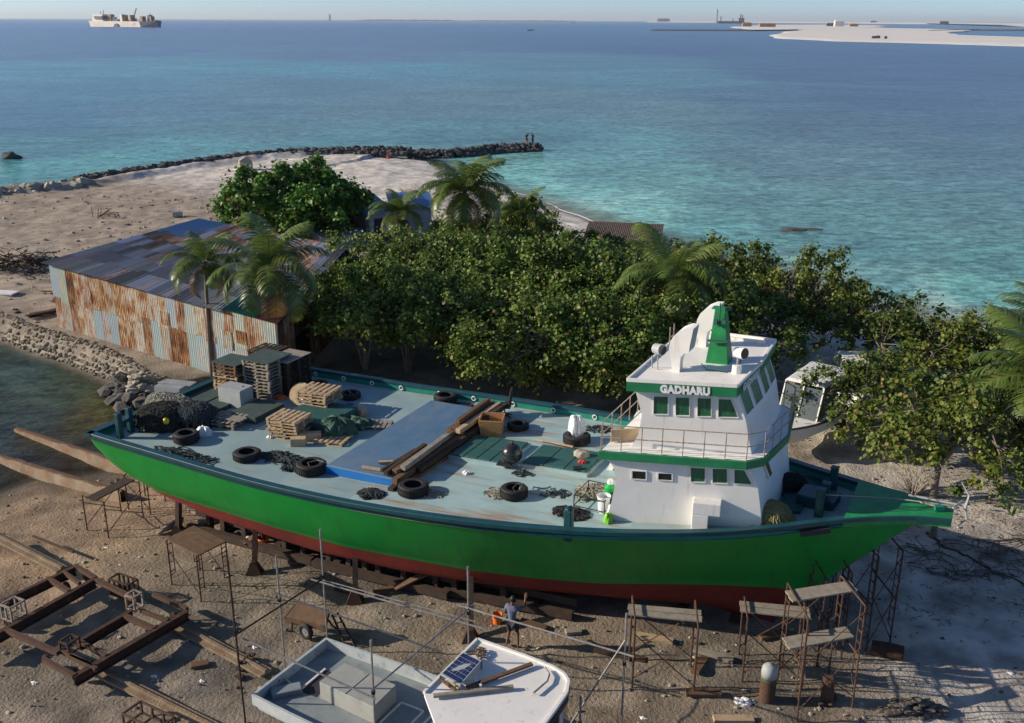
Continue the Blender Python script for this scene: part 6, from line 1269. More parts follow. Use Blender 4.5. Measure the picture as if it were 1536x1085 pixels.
# canopy over the forward half with rounded nose
ZC = 2.55; cp = [(636, 1040), (716, 960), (790, 986), (828, 1001), (846, 1012), (853, 1023), (850, 1040), (835, 1062), (818, 1085), (790, 1112)]; CP = [G(x, y, ZC) for x, y in cp]; last = CP[-1]; CP.append(CP[0]+(CP[-1]-CP[1])*.55)
c_ = sum(CP, Vector())/len(CP); m = MB(); n_ = len(CP); m.prism([(p.x, p.y) for p in CP], ZC-.10, ZC); can = m.build('canopy', 'white_paint', root, world=True); m = MB()
for i in range(n_-1):
    a, b = CP[i], CP[i+1]; m.beam(a+Vector((0, 0, .01)), b+Vector((0, 0, .01)), .07, .09)
m.build('canopy_lip', 'white_paint', can, world=True); m = MB()
for i in range(3, n_-1):
    a, b = CP[i], CP[(i+1) % n_]; o_ = (a-c_).normalized()*.02; m.beam(a+o_-Vector((0, 0, .16)), b+o_-Vector((0, 0, .16)), .05, .2)
m.build('canopy_valance', 'navy', can, world=True); m = MB()
CPi = [c_+(p-c_)*.86 for p in CP]
for p in CPi: m.beam((p.x, p.y, BZ_-.1), (p.x, p.y, ZC-.1), .06, .06)
m.build('canopy_posts', 'white_paint', root, world=True); m = MB()
for i in range(2, 9): a, b = CPi[i], CPi[(i+1) % n_]; m.add([(a.x, a.y, BZ_+.1), (b.x, b.y, BZ_+.1), (b.x, b.y, ZC-.15), (a.x, a.y, ZC-.15)], [(0, 1, 2, 3)])
m.build('windows', 'glass_dark', root, world=True)
# solar panel, battens and tube on the canopy
ZT = ZC+.03; sp = [G(661, 1011, ZT+.18), G(695, 978, ZT+.18), G(722, 991, ZT+.22), G(690, 1028, ZT+.2)]; root2 = thing('solar_panel', 'dark blue solar panel propped on the white canopy of the small boat', 'solar panel', tuple(sp[0])); m = MB(); up4 = Vector((0, 0, .04)); m.hexa([sp[0]-up4, sp[3]-up4, sp[2]-up4, sp[1]-up4], [sp[0], sp[3], sp[2], sp[1]]); m.build('frame', 'grey_box', root2, world=True); m = MB()
nc, nr = 6, 6
for i in range(nc):
    for j in range(nr):
        def SPp(u_, v_): return sp[0].lerp(sp[3], .04+.92*u_).lerp(sp[1].lerp(sp[2], .04+.92*u_), .04+.92*v_)+Vector((0, 0, .004))
        m.add([SPp((i+.04)/nc, (j+.04)/nr), SPp((i+.96)/nc, (j+.04)/nr), SPp((i+.96)/nc, (j+.96)/nr), SPp((i+.04)/nc, (j+.96)/nr)], [(0, 1, 2, 3)])
m.build('cells', 'solar_blue', root2, world=True); m = MB()
for q in sp: m.beam(Vector((q.x, q.y, ZT-.02)), q-up4, .05, .05)
m.build('feet', 'wood_grey', root2, world=True)
def onc(px, py): return G(px, py, ZT+.05)
for (a, b, w_, mt, lab) in (((700, 1032), (798, 996), .11, 'wood_brown', 'longest brown batten lying across the white canopy'), ((650, 1044), (770, 1030), .11, 'wood_grey', 'grey brown batten on the canopy nearest the camera'), ((662, 1020), (683, 1036), .05, 'wood_brown', 'short brown stick beside the solar panel'), ((672, 1019), (688, 1034), .04, 'wood_light', 'thin light stick beside the solar panel'), ((714, 1018), (722, 1030), .05, 'plastic_white', 'white stick leaning against the longest batten')):
    timber('batten', onc(*a), onc(*b), w_, .06, mt, lab, 'batten', 'battens lying on the white canopy')
m = MB(); m.tube([onc(818, 1002), onc(824, 1012), onc(821, 1022), onc(800, 1040)], .028, 6); single(m, 'bent_tube', 'steel_pipe', 'bent grey tube lying near the rounded end of the white canopy', 'tube')
tangle('rope_scrap', onc(716, 980), .22, .18, .05, 'wood_brown', 'small brown rope scrap on the canopy above the solar panel', 'rope', 77, 10, .012, rot=0)
m = MB(); a = onb(418, 1020, BZ_-.2)
for k in range(8): m.lathe([(.03, 0), (.07, .05), (.05, .1), (0, .11)], (a.x+.12*cos(k*2.2)*(.4+k*.1), a.y+.12*sin(k*2.2)*(.4+k*.1), BZ_-.25+.03*(k % 3)), 8)
single(m, 'coconut_husks', 'wood_brown', 'few brown husks lying in the stern corner of the small grey boat', 'husks'); 
p = onb(430, 1040, BZ_-.28); m = MB(); m.box((0, 0, .08), (.8, .35, .16), 0); single(m, 'deck_block', 'boat_grey', 'grey block on the deck at the stern of the small boat', 'block', loc=p, rz=R(20), bevel=.03)
m = MB(); a, b = onb(688, 1070, BZ_-.2), onb(700, 1062, BZ_-.2); m.box(((a.x+b.x)/2, (a.y+b.y)/2, BZ_-.1), (.45, .3, .03), R(-20), .2); single(m, 'white_sheet', 'plastic_white', 'small white board on the boat deck just before the canopy', 'board')
# supports beneath the small boat
root3 = thing('boat_stocks', 'timber stocks carrying the small grey boat', 'stocks', tuple(BP_(1, W_/2, 0)))
for l in (1.0, 3.4, 5.6):
    for w_ in (.25, .75): m = MB(); q = BP_(l, W_*w_, 0); m.beam((q.x, q.y, -.05), (q.x, q.y, .62), .2, .2); m.build('stock', 'wood_dark', root3, world=True)
# ------------------------------------------------------------ rusty slip carriage at lower left
root = thing('slip_carriage', 'rusty steel slipway carriage of long beams and cross frames on the dirt at lower left', 'carriage', G(100, 950, 0))
def P_(x, y, z=.55): return G(x, y, z)
for (a, b, w_) in (((0, 903), (112, 850), .14), ((5, 945), (142, 868), .16), ((118, 962), (198, 915), .14), ((110, 1015), (281, 916), .18)):
    A, B = P_(*a), P_(*b)
    if a[0] < 10: A = A+(A-B)*.3
    m = MB(); m.beam(A, B, w_, .04); m.beam(A-Vector((0, 0, .3)), B-Vector((0, 0, .3)), w_, .04); m.beam(A-Vector((0, 0, .15)), B-Vector((0, 0, .15)), .03, .3); m.build('long_girder', 'rust_dark', root, world=True)
for (a, b, w_) in (((112, 849), (144, 868), .14), ((95, 858), (120, 876), .1), ((72, 868), (104, 888), .14), ((144, 870), (200, 898), .16), ((188, 925), (232, 944), .16), ((212, 916), (252, 932), .1), ((230, 892), (281, 914), .12), ((66, 990), (112, 1015), .14), ((85, 972), (145, 1005), .12), ((8, 945), (88, 980), .15), ((105, 985), (140, 1000), .08), ((118, 962), (160, 985), .12), ((0, 900), (12, 908), .12)):
    m = MB(); m.beam(P_(*a, .53), P_(*b, .53), w_, .13); m.build('cross_member', 'rust', root, world=True)
for (x, y) in ((112, 1010), (140, 1000), (262, 925), (238, 945), (100, 880), (130, 866), (12, 935), (70, 990)):
    q = G(x, y, .2); m = MB(); d_ = (P_(110, 1015)-P_(281, 916)).normalized(); m.tube([q-d_*.04, q+d_*.04], .17, 14); m.tube([q-d_*.07, q+d_*.07], .06, 10); m.build('wheel', 'rust_dark', root, world=True)
def cage(name, px, py, w_, d_, h, mt, label, z0=0., ang=-27, n=2):
    root = thing(name, label, 'steel frame', G(px, py, z0), R(ang), 'small rusty steel frames on the carriage'); m = MB()
    for x in np.linspace(-w_/2, w_/2, n):
        for y in (-d_/2, d_/2): m.beam((x, y, 0), (x, y, h), .05, .05)
    for z in (.03, h):
        for y in (-d_/2, d_/2): m.beam((-w_/2, y, z), (w_/2, y, z), .05, .05)
        for x in (-w_/2, w_/2): m.beam((x, -d_/2, z), (x, d_/2, z), .05, .05)
    m.build('frame', mt, root); return root
cage('steel_cage', 203, 912, .34, .34, .5, 'rail_metal', 'pale square open frame standing on the carriage corner', .5)
cage('steel_cage', 188, 893, .85, .4, .6, 'rust_dark', 'dark upright bracket frame behind the pale square one', .0, n=5)
cage('steel_cage', 22, 925, .45, .5, .5, 'wood_grey', 'grey upright frame on the left end of the carriage', .45, n=3)
r_ = cage('steel_cage', 106, 975, .35, .4, .35, 'rust_dark', 'small frame holding blue grey scraps in the middle of the carriage', .5, n=2)
cage('steel_cage', 225, 1092, 1.3, .6, .4, 'rust', 'rusty roller frame cut by the bottom edge of the picture', .05, -30, n=4)
# rails in the dirt
for (a, b, lab) in (((128, 1003), (352, 1110), 'worn rail track emerging below the near side of the carriage'), ((250, 935), (400, 1017), 'worn rail track running from the right end of the carriage'), ((-10, 818), (95, 866), 'dusty rail leading to the carriage from the left'), ((52, 822), (112, 840), 'thin rusty bar in the sand above the carriage')):
    A, B = GT(*a), GT(*b); A.z = B.z = .02; m = MB(); thin = 'thin' in lab; m.beam(A+Vector((0, 0, .04 if thin else .05)), B+Vector((0, 0, .04 if thin else .05)), .06 if thin else .42, .08); 
    root = thing('ground_rail', lab, 'rail', tuple(A), 0, 'rails and bars half buried in the dirt'); m.build('sleeper_beam', 'rust' if thin else 'dirt_rail', root, world=True)
    if not thin: m = MB(); m.beam(A+Vector((0, 0, .13)), B+Vector((0, 0, .13)), .09, .09); m.build('rail_head', 'dirt_rail', root, world=True)
# ------------------------------------------------------------ trailer, ladder, drum, stump
p = GT(458, 949); root = thing('hand_trailer', 'small two wheeled wooden box trailer behind the small grey boat', 'trailer', p, 0)
zt = .62; t = [G(427, 925, zt), G(444, 904, zt+.25), G(493, 915, zt+.25), G(487, 938, zt)]; m = MB(); up5 = Vector((0, 0, .06)); m.hexa([t[0]-up5, t[3]-up5, t[2]-up5, t[1]-up5], [t[0], t[3], t[2], t[1]]); 
for a, b in ((0, 1), (1, 2), (2, 3), (3, 0)): m.beam(t[a]-Vector((0, 0, .10)), t[b]-Vector((0, 0, .10)), .04, .2)
m.build('bed', 'wood_brown', root, world=True)
for k, q in enumerate((G(459, 947, .28), G(478, 932, .28))):
    m = MB(); M_ = (Matrix.Rotation(R(-35), 3, 'Z')@Matrix.Rotation(R(90), 3, 'X')); M_ = M_.to_3x3(); m.torus(q, .2, .085, 22, 8, M_); w_ = m.build('wheel', 'rubber', root, world=True, smooth=True); m = MB(); m.lathe([(0, -.05), (.14, -.05), (.14, .05), (0, .05)], q, 14, M_); m.lathe([(0, -.07), (.05, -.07), (.05, .07), (0, .07)], q, 10, M_); m.build('hub', 'steel_pipe', w_, world=True)
m = MB(); a = G(488, 925, .6); m.tube([a, G(500, 940, .35), G(512, 946, .05)], .03, 6); m.tube([G(438, 948, 0), G(438, 935, .5)], .03, 6); m.build('drawbar', 'rust_dark', root, world=True)
A0, A1, B0, B1 = G(498, 922, .7), G(518, 968, 0), G(506, 919, .7), G(533, 970, 0); root = thing('small_ladder', 'short rusty ladder leaning between the trailer and the grey boat', 'ladder', tuple(A1)); m = MB(); m.beam(A0, A1, .05, .05); m.beam(B0, B1, .05, .05); m.build('stiles', 'rust_dark', root, world=True); m = MB()
for k in range(5): t_ = .08+k*.2; m.beam(A0.lerp(A1, t_), B0.lerp(B1, t_), .05, .03)
m.build('rungs', 'rail_metal', root, world=True)
p = GT(1150, 1050); root = thing('gas_cylinder', 'tall rusty gas cylinder with a pale top standing beside the trestle tower', 'cylinder', p); m = MB(); m.lathe([(0, 0), (.2, 0), (.22, .04), (.22, .75), (.225, .76), (.22, .78)], n=24); m.build('lower_body', 'rust', root); m = MB(); m.lathe([(.22, .78), (.22, .98), (.2, 1.08), (.14, 1.15), (0, 1.18)], n=24); m.build('upper_body', 'grey_box', root, smooth=True); m = MB(); m.lathe([(.224, .72), (.224, .75)], n=24); m.build('stripe', 'funnel_green', root)
p = GT(1240, 1052); m = MB(); m.lathe([(0, 0), (.17, 0), (.18, .25), (.15, .6), (.19, .75), (.12, .78), (0, .78)], n=12); rd = random.Random(2)
for k in range(10): m.rock((rd.uniform(-.25, .25), rd.uniform(-.25, .25), .08), .12, k)
single(m, 'rusty_stump', 'rust', 'rusty iron stump standing inside the tall trestle tower', 'stump', loc=p)
heap('white_rubble', GT(1117, 1054), .3, .18, .12, 'plastic_white', 'little heap of white coral rubble left of the gas cylinder', 'rubble', 8, 30, .07)
p = GT(1330, 985); m = MB(); m.lathe([(0, -.45), (.22, -.45), (.24, 0), (.22, .45), (0, .45)], (0, 0, .22), 16, Euler((0, R(90), R(-20))).to_matrix()); single(m, 'rusty_drum', 'rust_dark', 'dark rusty drum lying on the sand at the foot of the far tower', 'drum', loc=p, smooth=False)
heap('scrap_heap', GT(1368, 1065), .9, .4, .35, 'debris', 'dark scrap heap in the lower right corner of the yard', 'scrap', 9, 60, .14)
heap('twig_heap', GT(372, 1000), .3, .6, .35, 'wood_dark', 'clump of dead roots beside the stern of the small grey boat', 'twigs', 19, 40, .09)
BG = 'pale scraps of litter on the dirt'
for i, (x, y, r_, lab) in enumerate([(52, 1025, .16, 'white scrap on the dirt below the left of the carriage'), (160, 822, .12, 'white scrap on the sand above the carriage'), (303, 1022, .12, 'white scrap between the two rail tracks'), (232, 1015, .14, 'pale scrap beside the track below the carriage'), (382, 972, .14, 'white scrap by the stern of the small boat'), (965, 1078, .13, 'white scrap right of the last scaffold pole'), (180, 848, .1, 'white speck of litter beside the bracket frame'), (1515, 1010, .15, 'white scrap at the right edge on the shaded sand'), (1410, 808, .12, 'white scrap on the sand below the beak'), (785, 955, .08, 'white scrap right of the worker')]):
    p = GT(x, y); lump('litter', (p.x, p.y, p.z-.02), 0, r_*.75, r_*.45, r_*.35, 'plastic_white', lab, 'litter', 80+i, 0, .45, BG)
# fallen branch and roots on the pale sand right of the bow
rope('dead_branch', [GT(1392, 800), GT(1420, 822), GT(1450, 835), GT(1490, 858), GT(1540, 880)], .05, 'wood_dark', None, .12, 3); o = bpy.data.objects['dead_branch']; tag(o, 'long dark branch lying on the pale sand right of the bow', 'branch')
tangle('dead_twigs', GT(1475, 835), 3.4, 1.7, .1, 'debris', 'wide tangle of dead creepers on the pale sand at the right', 'twigs', 91, 34, .016, rot=0, K=12, loops=.9)
p = GT(1398, 806); m = MB(); m.tube([(0, 0, -.1), (.05, 0, .5), (-.02, .1, 1.1)], [.14, .11, .08], 8); single(m, 'tree_stump', 'bark', 'short bare trunk standing right beside the tip of the beak', 'stump', loc=p, smooth=True)
# ------------------------------------------------------------ white motor boats ashore behind the wheelhouse
def motorboat(label, loc, rz_, sc):
    root = thing('motor_boat', label, 'motor boat', loc, rz_, 'white motor boats pulled up under the trees'); m = MB(); N = 16; secs = []
    for i in range(N+1):
        t = i/N; x = -3+6.4*t; hw = 1.15*(1 if t < .45 else max(.02, (1-((t-.45)/.55)**2.3))); zb_ = .35+.55*max(0, (t-.6)/.4)**2; zt_ = 1.15+.25*t
        secs.append([(x, -hw, zt_), (x, -hw*.93, .72+.2*t), (x, -hw*.3, zb_), (x, 0, zb_-.12), (x, hw*.3, zb_), (x, hw*.93, .72+.2*t), (x, hw, zt_)])
    for a, b in zip(secs, secs[1:]):
        for j in range(6): m.add([a[j], b[j], b[j+1], a[j+1]], [(0, 1, 2, 3)])
    m.add(secs[0], [tuple(range(7))]); m.build('hull', 'white_paint', root, smooth=False, weld=True)
    m = MB()
    for a, b in zip(secs, secs[1:]): m.add([(a[0][0], a[0][1], a[0][2]-.25*(a[0][0] < .6)), (b[0][0], b[0][1], b[0][2]-.25*(b[0][0] < .7)), (b[6][0], b[6][1], b[6][2]-.25*(b[0][0] < .7)), (a[6][0], a[6][1], a[6][2]-.25*(a[0][0] < .6))], [(0, 1, 2, 3)])
    m.build('deck', 'white_paint', root); m = MB()
    for side in (0, 6):
        for a, b in zip(secs, secs[1:]): m.beam(Vector(a[side])+Vector((0, 0, -.03)), Vector(b[side])+Vector((0, 0, -.03)), .07, .06)
    m.build('rub_rail', 'navy', root)
    m = MB(); m.hexa([(-1.9, -.95, 2.55), (1.0, -.85, 2.6), (1.0, .85, 2.6), (-1.9, .95, 2.55)], [(-1.8, -.85, 2.66), (.85, -.72, 2.7), (.85, .72, 2.7), (-1.8, .85, 2.66)]); m.build('canopy', 'white_paint', root, bevel=.03)
    m = MB()
    for q in ((.95, -.8), (.95, .8), (.98, 0), (-1.7, -.85), (-1.7, .85), (-.3, -.86), (-.3, .86)): m.beam((q[0]+(.55 if q[0] > .5 else 0), q[1], 1.2), (q[0], q[1], 2.58), .05, .05)
    m.build('posts', 'white_paint', root); m = MB(); m.add([(1.46, -.78, 1.35), (1.46, .78, 1.35), (.98, .78, 2.5), (.98, -.78, 2.5)], [(0, 1, 2, 3)])
    for s_ in (-1, 1): m.add([(1.4, s_*.82, 1.35), (-.3, s_*.86, 1.35), (-.3, s_*.86, 2.5), (.96, s_*.82, 2.5)], [(0, 1, 2, 3)])
    m.build('windscreen', 'glass_tint', root); root.scale = (sc,)*3
    for x in (-2, 1.5): m = MB(); m.box((x, 0, .12), (.25, 1.6, .3)); m.build('chock', 'wood_dark', root); return root
mat('glass_tint', (.10, .12, .12), rough=.12, spec=.6)
motorboat('white motor boat with windscreen and canopy close behind the wheelhouse balcony', G(1212, 655, 0), R(-128), 1.1)
motorboat('second white motor boat half hidden by leaves further behind', G(1278, 600, 0), R(-100), .8)
# ------------------------------------------------------------ people
def person(label, loc, rz_, pose, h=1.7, top='cloth_blue', legs='cloth_dark', long_legs=False, shirt=True, hair='hair_black', hat=None):
    """pose: joints in metres for a 1.7 m figure, x to the person's left, -y forward"""
    root = thing('person', label, 'person', loc, rz_); k = h/1.7; J = {a: Vector(b)*k for a, b in pose.items()}
    def skin(name, chain_list, rads, mt, sub=1):
        vs, es, rr, idx = [], [], [], {}
        for ch in chain_list:
            prev = None
            for nme in ch:
                if nme not in idx: idx[nme] = len(vs); vs.append(J[nme]); rr.append(rads[nme]*k)
                if prev is not None and (prev, idx[nme]) not in es: es.append((prev, idx[nme]))
                prev = idx[nme]
        me = bpy.data.meshes.new(name); me.from_pydata([tuple(v) for v in vs], es, []); o = bpy.data.objects.new(name, me); COL.objects.link(o); o.parent = root
        sm_ = o.modifiers.new('skin', 'SKIN'); sm_.use_smooth_shade = True; sv = me.skin_vertices[0] if me.skin_vertices else None
        if not me.skin_vertices:
            import bmesh
            bm = bmesh.new(); bm.from_mesh(me); bm.verts.layers.skin.verify(); bm.to_mesh(me); bm.free()
        for i, r_ in enumerate(rr): me.skin_vertices[0].data[i].radius = (r_, r_); me.skin_vertices[0].data[i].use_root = (i == 0)
        ss = o.modifiers.new('subsurf', 'SUBSURF'); ss.levels = ss.render_levels = sub
        me.materials.append(MATS[mt]); return o
    for s in ('l', 'r'):      # palm, five fingers
        wv = J['hand_'+s]-J['elbow_'+s]; wv.normalize(); side = wv.cross(Vector((0, 1, .2))).normalized()
        J['palm_'+s] = J['hand_'+s]+wv*.07*k
        for f in range(4): J[f'f{f}a_{s}'] = J['palm_'+s]+side*(.026*(f-1.5))*k+wv*.02*k; J[f'f{f}b_{s}'] = J[f'f{f}a_{s}']+(wv*(.06, .075, .07, .05)[f]+Vector((0, -.02, 0)))*k
        J['tha_'+s] = J['hand_'+s]+wv*.03*k+side*.045*k; J['thb_'+s] = J['tha_'+s]+(wv*.045+side*.02)*k
    rad = dict(pelvis=.115, waist=.10, chest=.125, neck=.05, neckt=.048, head=.085, crown=.075, sh_l=.06, sh_r=.06, elbow_l=.042, elbow_r=.042, hand_l=.026, hand_r=.026, palm_l=.03, palm_r=.03, hip_l=.085, hip_r=.085, knee_l=.055, knee_r=.055, ankle_l=.035, ankle_r=.035, toe_l=.03, toe_r=.03, nose=.02)
    for s in 'lr':
        rad['tha_'+s] = .012; rad['thb_'+s] = .009
        for f in range(4): rad[f'f{f}a_{s}'] = .010; rad[f'f{f}b_{s}'] = .008
    chains = [('pelvis', 'waist', 'chest', 'neck', 'neckt', 'head', 'crown')]
    for s in 'lr':
        chains += [('chest', 'sh_'+s, 'elbow_'+s, 'hand_'+s, 'palm_'+s), ('pelvis', 'hip_'+s, 'knee_'+s, 'ankle_'+s, 'toe_'+s), ('hand_'+s, 'tha_'+s, 'thb_'+s)]+[('palm_'+s, f'f{f}a_{s}', f'f{f}b_{s}') for f in range(4)]
    skin('body', chains, rad, 'skin', 2)
    cr = {a: b+.018 for a, b in rad.items()}
    if shirt:
        J['slv_l'] = J['sh_l'].lerp(J['elbow_l'], .75); J['slv_r'] = J['sh_r'].lerp(J['elbow_r'], .75); cr['slv_l'] = cr['slv_r'] = .062; skin('shirt', [('waist', 'chest', 'neck'), ('waist', 'pelvis'), ('chest', 'sh_l', 'slv_l'), ('chest', 'sh_r', 'slv_r')], cr, top)
    for s in 'lr': J['hem_'+s] = J['hip_'+s].lerp(J['knee_'+s], .85) if not long_legs else J['knee_'+s].lerp(J['ankle_'+s], .75); cr['hem_'+s] = .085 if not long_legs else .06; cr['hip_'+s] = .11
    skin('trousers' if long_legs else 'shorts', [('pelvis', 'hip_l')+(('knee_l',) if long_legs else ())+('hem_l',), ('pelvis', 'hip_r')+(('knee_r',) if long_legs else ())+('hem_r',)], cr, legs)
    hd = J['head']; m = MB(); fw = (J['nose']-hd).normalized(); u3 = (J['crown']-J['neckt']).normalized(); m.lathe([(0, .125), (.055, .115), (.092, .06), (.098, .0), (.085, -.045)], hd-fw*.012*k+u3*.03*k, 14); m.build('hair' if not hat else 'cap', hat or hair, root, smooth=True)
    m = MB(); sd = fw.cross(u3).normalized(); m.tube([hd+fw*.075*k+u3*.015*k, hd+fw*.115*k-u3*.02*k], [.01*k, .018*k], 6)
    for s in (-1, 1): m.tube([hd+sd*s*.085*k+u3*.02*k, hd+sd*s*.095*k-u3*.03*k], .015*k, 6)
    m.build('face', 'skin', root, smooth=True); m = MB()
    for s in (-1, 1): m.tube([hd+fw*.083*k+sd*s*.032*k+u3*.018*k, hd+fw*.092*k+sd*s*.032*k+u3*.016*k], .010*k, 6)
    m.tube([hd+fw*.085*k-sd*.025*k-u3*.05*k, hd+fw*.092*k-u3*.05*k, hd+fw*.085*k+sd*.025*k-u3*.05*k], .007*k, 5); m.build('eyes_and_mouth', 'hair_black', root); return root
STAND = dict(pelvis=(0, 0, .93), waist=(0, .0, 1.08), chest=(0, .0, 1.30), neck=(0, .01, 1.46), neckt=(0, 0, 1.52), head=(0, -.01, 1.60), crown=(0, 0, 1.65), nose=(0, -.12, 1.60), sh_l=(.18, .0, 1.40), sh_r=(-.18, .0, 1.40), elbow_l=(.25, .03, 1.13), elbow_r=(-.25, .03, 1.13), hand_l=(.25, -.06, .89), hand_r=(-.25, -.06, .89), hip_l=(.09, 0, .88), hip_r=(-.09, 0, .88), knee_l=(.11, -.02, .48), knee_r=(-.11, -.02, .48), ankle_l=(.12, .02, .08), ankle_r=(-.12, .02, .08), toe_l=(.14, -.14, .035), toe_r=(-.14, -.14, .035))
WORK = dict(STAND); WORK.update(elbow_r=(-.30, -.22, 1.36), hand_r=(-.22, -.40, 1.55), elbow_l=(.26, -.02, 1.12), hand_l=(.22, -.22, 1.0), knee_r=(-.14, -.10, .48), ankle_r=(-.22, .03, .08), toe_r=(-.24, -.13, .035), ankle_l=(.16, .05, .08), toe_l=(.2, -.1, .035), head=(0, -.05, 1.60), crown=(0, -.05, 1.66), nose=(0, -.16, 1.62))
p = GT(768, 972); person('worker in a blue grey top and dark shorts reaching up under the hull', (p.x, p.y, p.z+.02), R(150), WORK, 1.72)
bt = WZ+1.15
def bwp(px): q = G(px, 229, WZ); return Vector((q.x, q.y+.3, bt))
ARM = dict(STAND); ARM.update(elbow_l=(.36, -.05, 1.55), hand_l=(.24, -.12, 1.78)); ARM2 = dict(STAND); ARM2.update(elbow_r=(-.36, -.05, 1.5), hand_r=(-.3, -.12, 1.76))
person('left person of the pair on the breakwater tip, dark top over red shorts', bwp(790), R(20), ARM, 1.7, 'cloth_dark', 'cloth_red')
person('right person of the pair on the breakwater tip, all in dark clothes', bwp(799), R(-40), ARM2, 1.7, 'cloth_dark', 'cloth_dark', True)
SIT = dict(STAND); d_ = -.62
for a in list(SIT): SIT[a] = (STAND[a][0], STAND[a][1], STAND[a][2]+d_)
SIT.update(hip_l=(.1, 0, .26), hip_r=(-.1, 0, .26), knee_l=(.16, -.42, .5), knee_r=(-.16, -.42, .5), ankle_l=(.14, -.62, .1), ankle_r=(-.14, -.62, .1), toe_l=(.15, -.78, .04), toe_r=(-.15, -.78, .04), hand_l=(.14, -.38, .45), hand_r=(-.14, -.38, .45), elbow_l=(.24, -.14, .5), elbow_r=(-.24, -.14, .5))
q = GT(583, 240); person('person in red sitting on the sand at the root of the breakwater', (q.x, q.y, gz(q.x, q.y)), R(200), SIT, 1.7, 'cloth_red', 'cloth_red')
# ------------------------------------------------------------ far sea: dredger, boats, sand flats, islands
def far_boat(name, px, py, L_, label, rz_=0, sc=1):
    root = thing(name, label, 'boat', G(px, py, WZ), rz_); m = MB(); m.hexa([(-L_/2, -L_*.12, -.3), (L_*.4, -L_*.1, -.3), (L_*.4, L_*.1, -.3), (-L_/2, L_*.12, -.3)], [(-L_/2, -L_*.14, L_*.08), (L_*.55, -L_*.04, L_*.12), (L_*.55, L_*.04, L_*.12), (-L_/2, L_*.14, L_*.08)]); m.build('hull', 'ship_dark', root); m = MB(); m.hexa([(-L_*.3, -L_*.09, L_*.08), (L_*.12, -L_*.09, L_*.08), (L_*.12, L_*.09, L_*.08), (-L_*.3, L_*.09, L_*.08)], [(-L_*.28, -L_*.08, L_*.22), (L_*.05, -L_*.08, L_*.22), (L_*.05, L_*.08, L_*.22), (-L_*.28, L_*.08, L_*.22)]); m.build('cabin', 'white_paint', root)
    m = MB(); m.beam((0, 0, L_*.22), (0, 0, L_*.34), L_*.02, L_*.02); m.build('mast', 'ship_dark', root); return root
far_boat('far_boat', 796, 46, 14, 'small dark boat with a short white wake left of centre on the far sea')
far_boat('far_boat', 860, 35, 30, 'tiny vessel near the horizon right of centre')
far_boat('far_boat', 347, 40, 6, 'tiny white speedboat right of the big dredger with a long wake', pi)
m = MB()
for (x0, y0, x1, y1, w_) in ((308, 41, 346, 40.5, .6), (778, 46.4, 790, 46.2, .8)):
    a, b = G(x0, y0, WZ+.1), G(x1, y1, WZ+.1); d = (b-a).normalized(); n_ = Vector((-d.y, d.x, 0)); m.add([a-n_*w_*3, b-n_*w_, b+n_*w_, a+n_*w_*3], [(0, 1, 2, 3)])
structure(m.build('wake', 'foam'), 'stuff')
A, B = G(133, 40.5, WZ), G(247, 40.5, WZ); Ld = (B-A).length; k = (B.x-A.x)/213./cos(R(30))*1.32; root = thing('dredger', 'large pale dredging ship with dark bow anchored at the upper left horizon', 'ship', ((A+B)/2), -R(30))
root.scale = (1, 1, .68)
def u(v): return v*k
m = MB(); m.hexa([(u(-104), u(-16), u(-1)), (u(62), u(-16), u(-1)), (u(62), u(16), u(-1)), (u(-104), u(16), u(-1))], [(u(-107), u(-17), u(18)), (u(60), u(-17), u(17)), (u(60), u(17), u(17)), (u(-107), u(17), u(18))]); m.build('hull', 'ship_white', root)
m = MB(); m.hexa([(u(62), u(-16), u(-1)), (u(104), u(-3), u(-1)), (u(104), u(3), u(-1)), (u(62), u(16), u(-1))], [(u(60), u(-17), u(17)), (u(104), u(-7), u(19)), (u(104), u(7), u(19)), (u(60), u(17), u(17))]); m.build('bow', 'ship_dark', root)
m = MB(); m.hexa([(u(-100), u(-14), u(18)), (u(-62), u(-14), u(18)), (u(-62), u(14), u(18)), (u(-100), u(14), u(18))], [(u(-94), u(-14), u(33)), (u(-62), u(-14), u(33)), (u(-62), u(14), u(33)), (u(-94), u(14), u(33))]); m.box((u(-76), 0, u(36)), (u(34), u(34), u(6))); br_ = m.build('bridge', 'ship_white', root); m = MB(); m.box((u(-74), 0, u(30)), (u(26), u(33), u(12))); m.build('bridge_windows', 'ship_dark', br_)
m = MB(); m.hexa([(u(-24), u(-18.5), u(0)), (u(-6), u(-18.5), u(0)), (u(-6), u(-16), u(0)), (u(-24), u(-16), u(0))], [(u(-19), u(-18.5), u(10)), (u(-10), u(-18.5), u(10)), (u(-10), u(-16), u(10)), (u(-19), u(-16), u(10))]); m.build('suction_mouth', 'ship_dark', root)
rd = random.Random(3)
for (x, w_, h, mt) in ((-48, 12, 22, 'ship_orange'), (-40, 5, 14, 'ship_white'), (-10, 6, 22, 'ship_white'), (-4, 5, 20, 'ship_orange'), (20, 12, 10, 'ship_orange'), (24, 4, 20, 'ship_orange'), (60, 8, 16, 'ship_orange'), (72, 6, 20, 'ship_dark'), (86, 5, 16, 'ship_orange'), (-28, 16, 6, 'ship_dark'), (5, 20, 4, 'ship_orange'), (94, 10, 4, 'ship_dark')): m = MB(); m.box((u(x), u(rd.uniform(-6, 6)), u(17+h/2)), (u(w_), u(10), u(h))); m.build('deck_gear', mt, root)
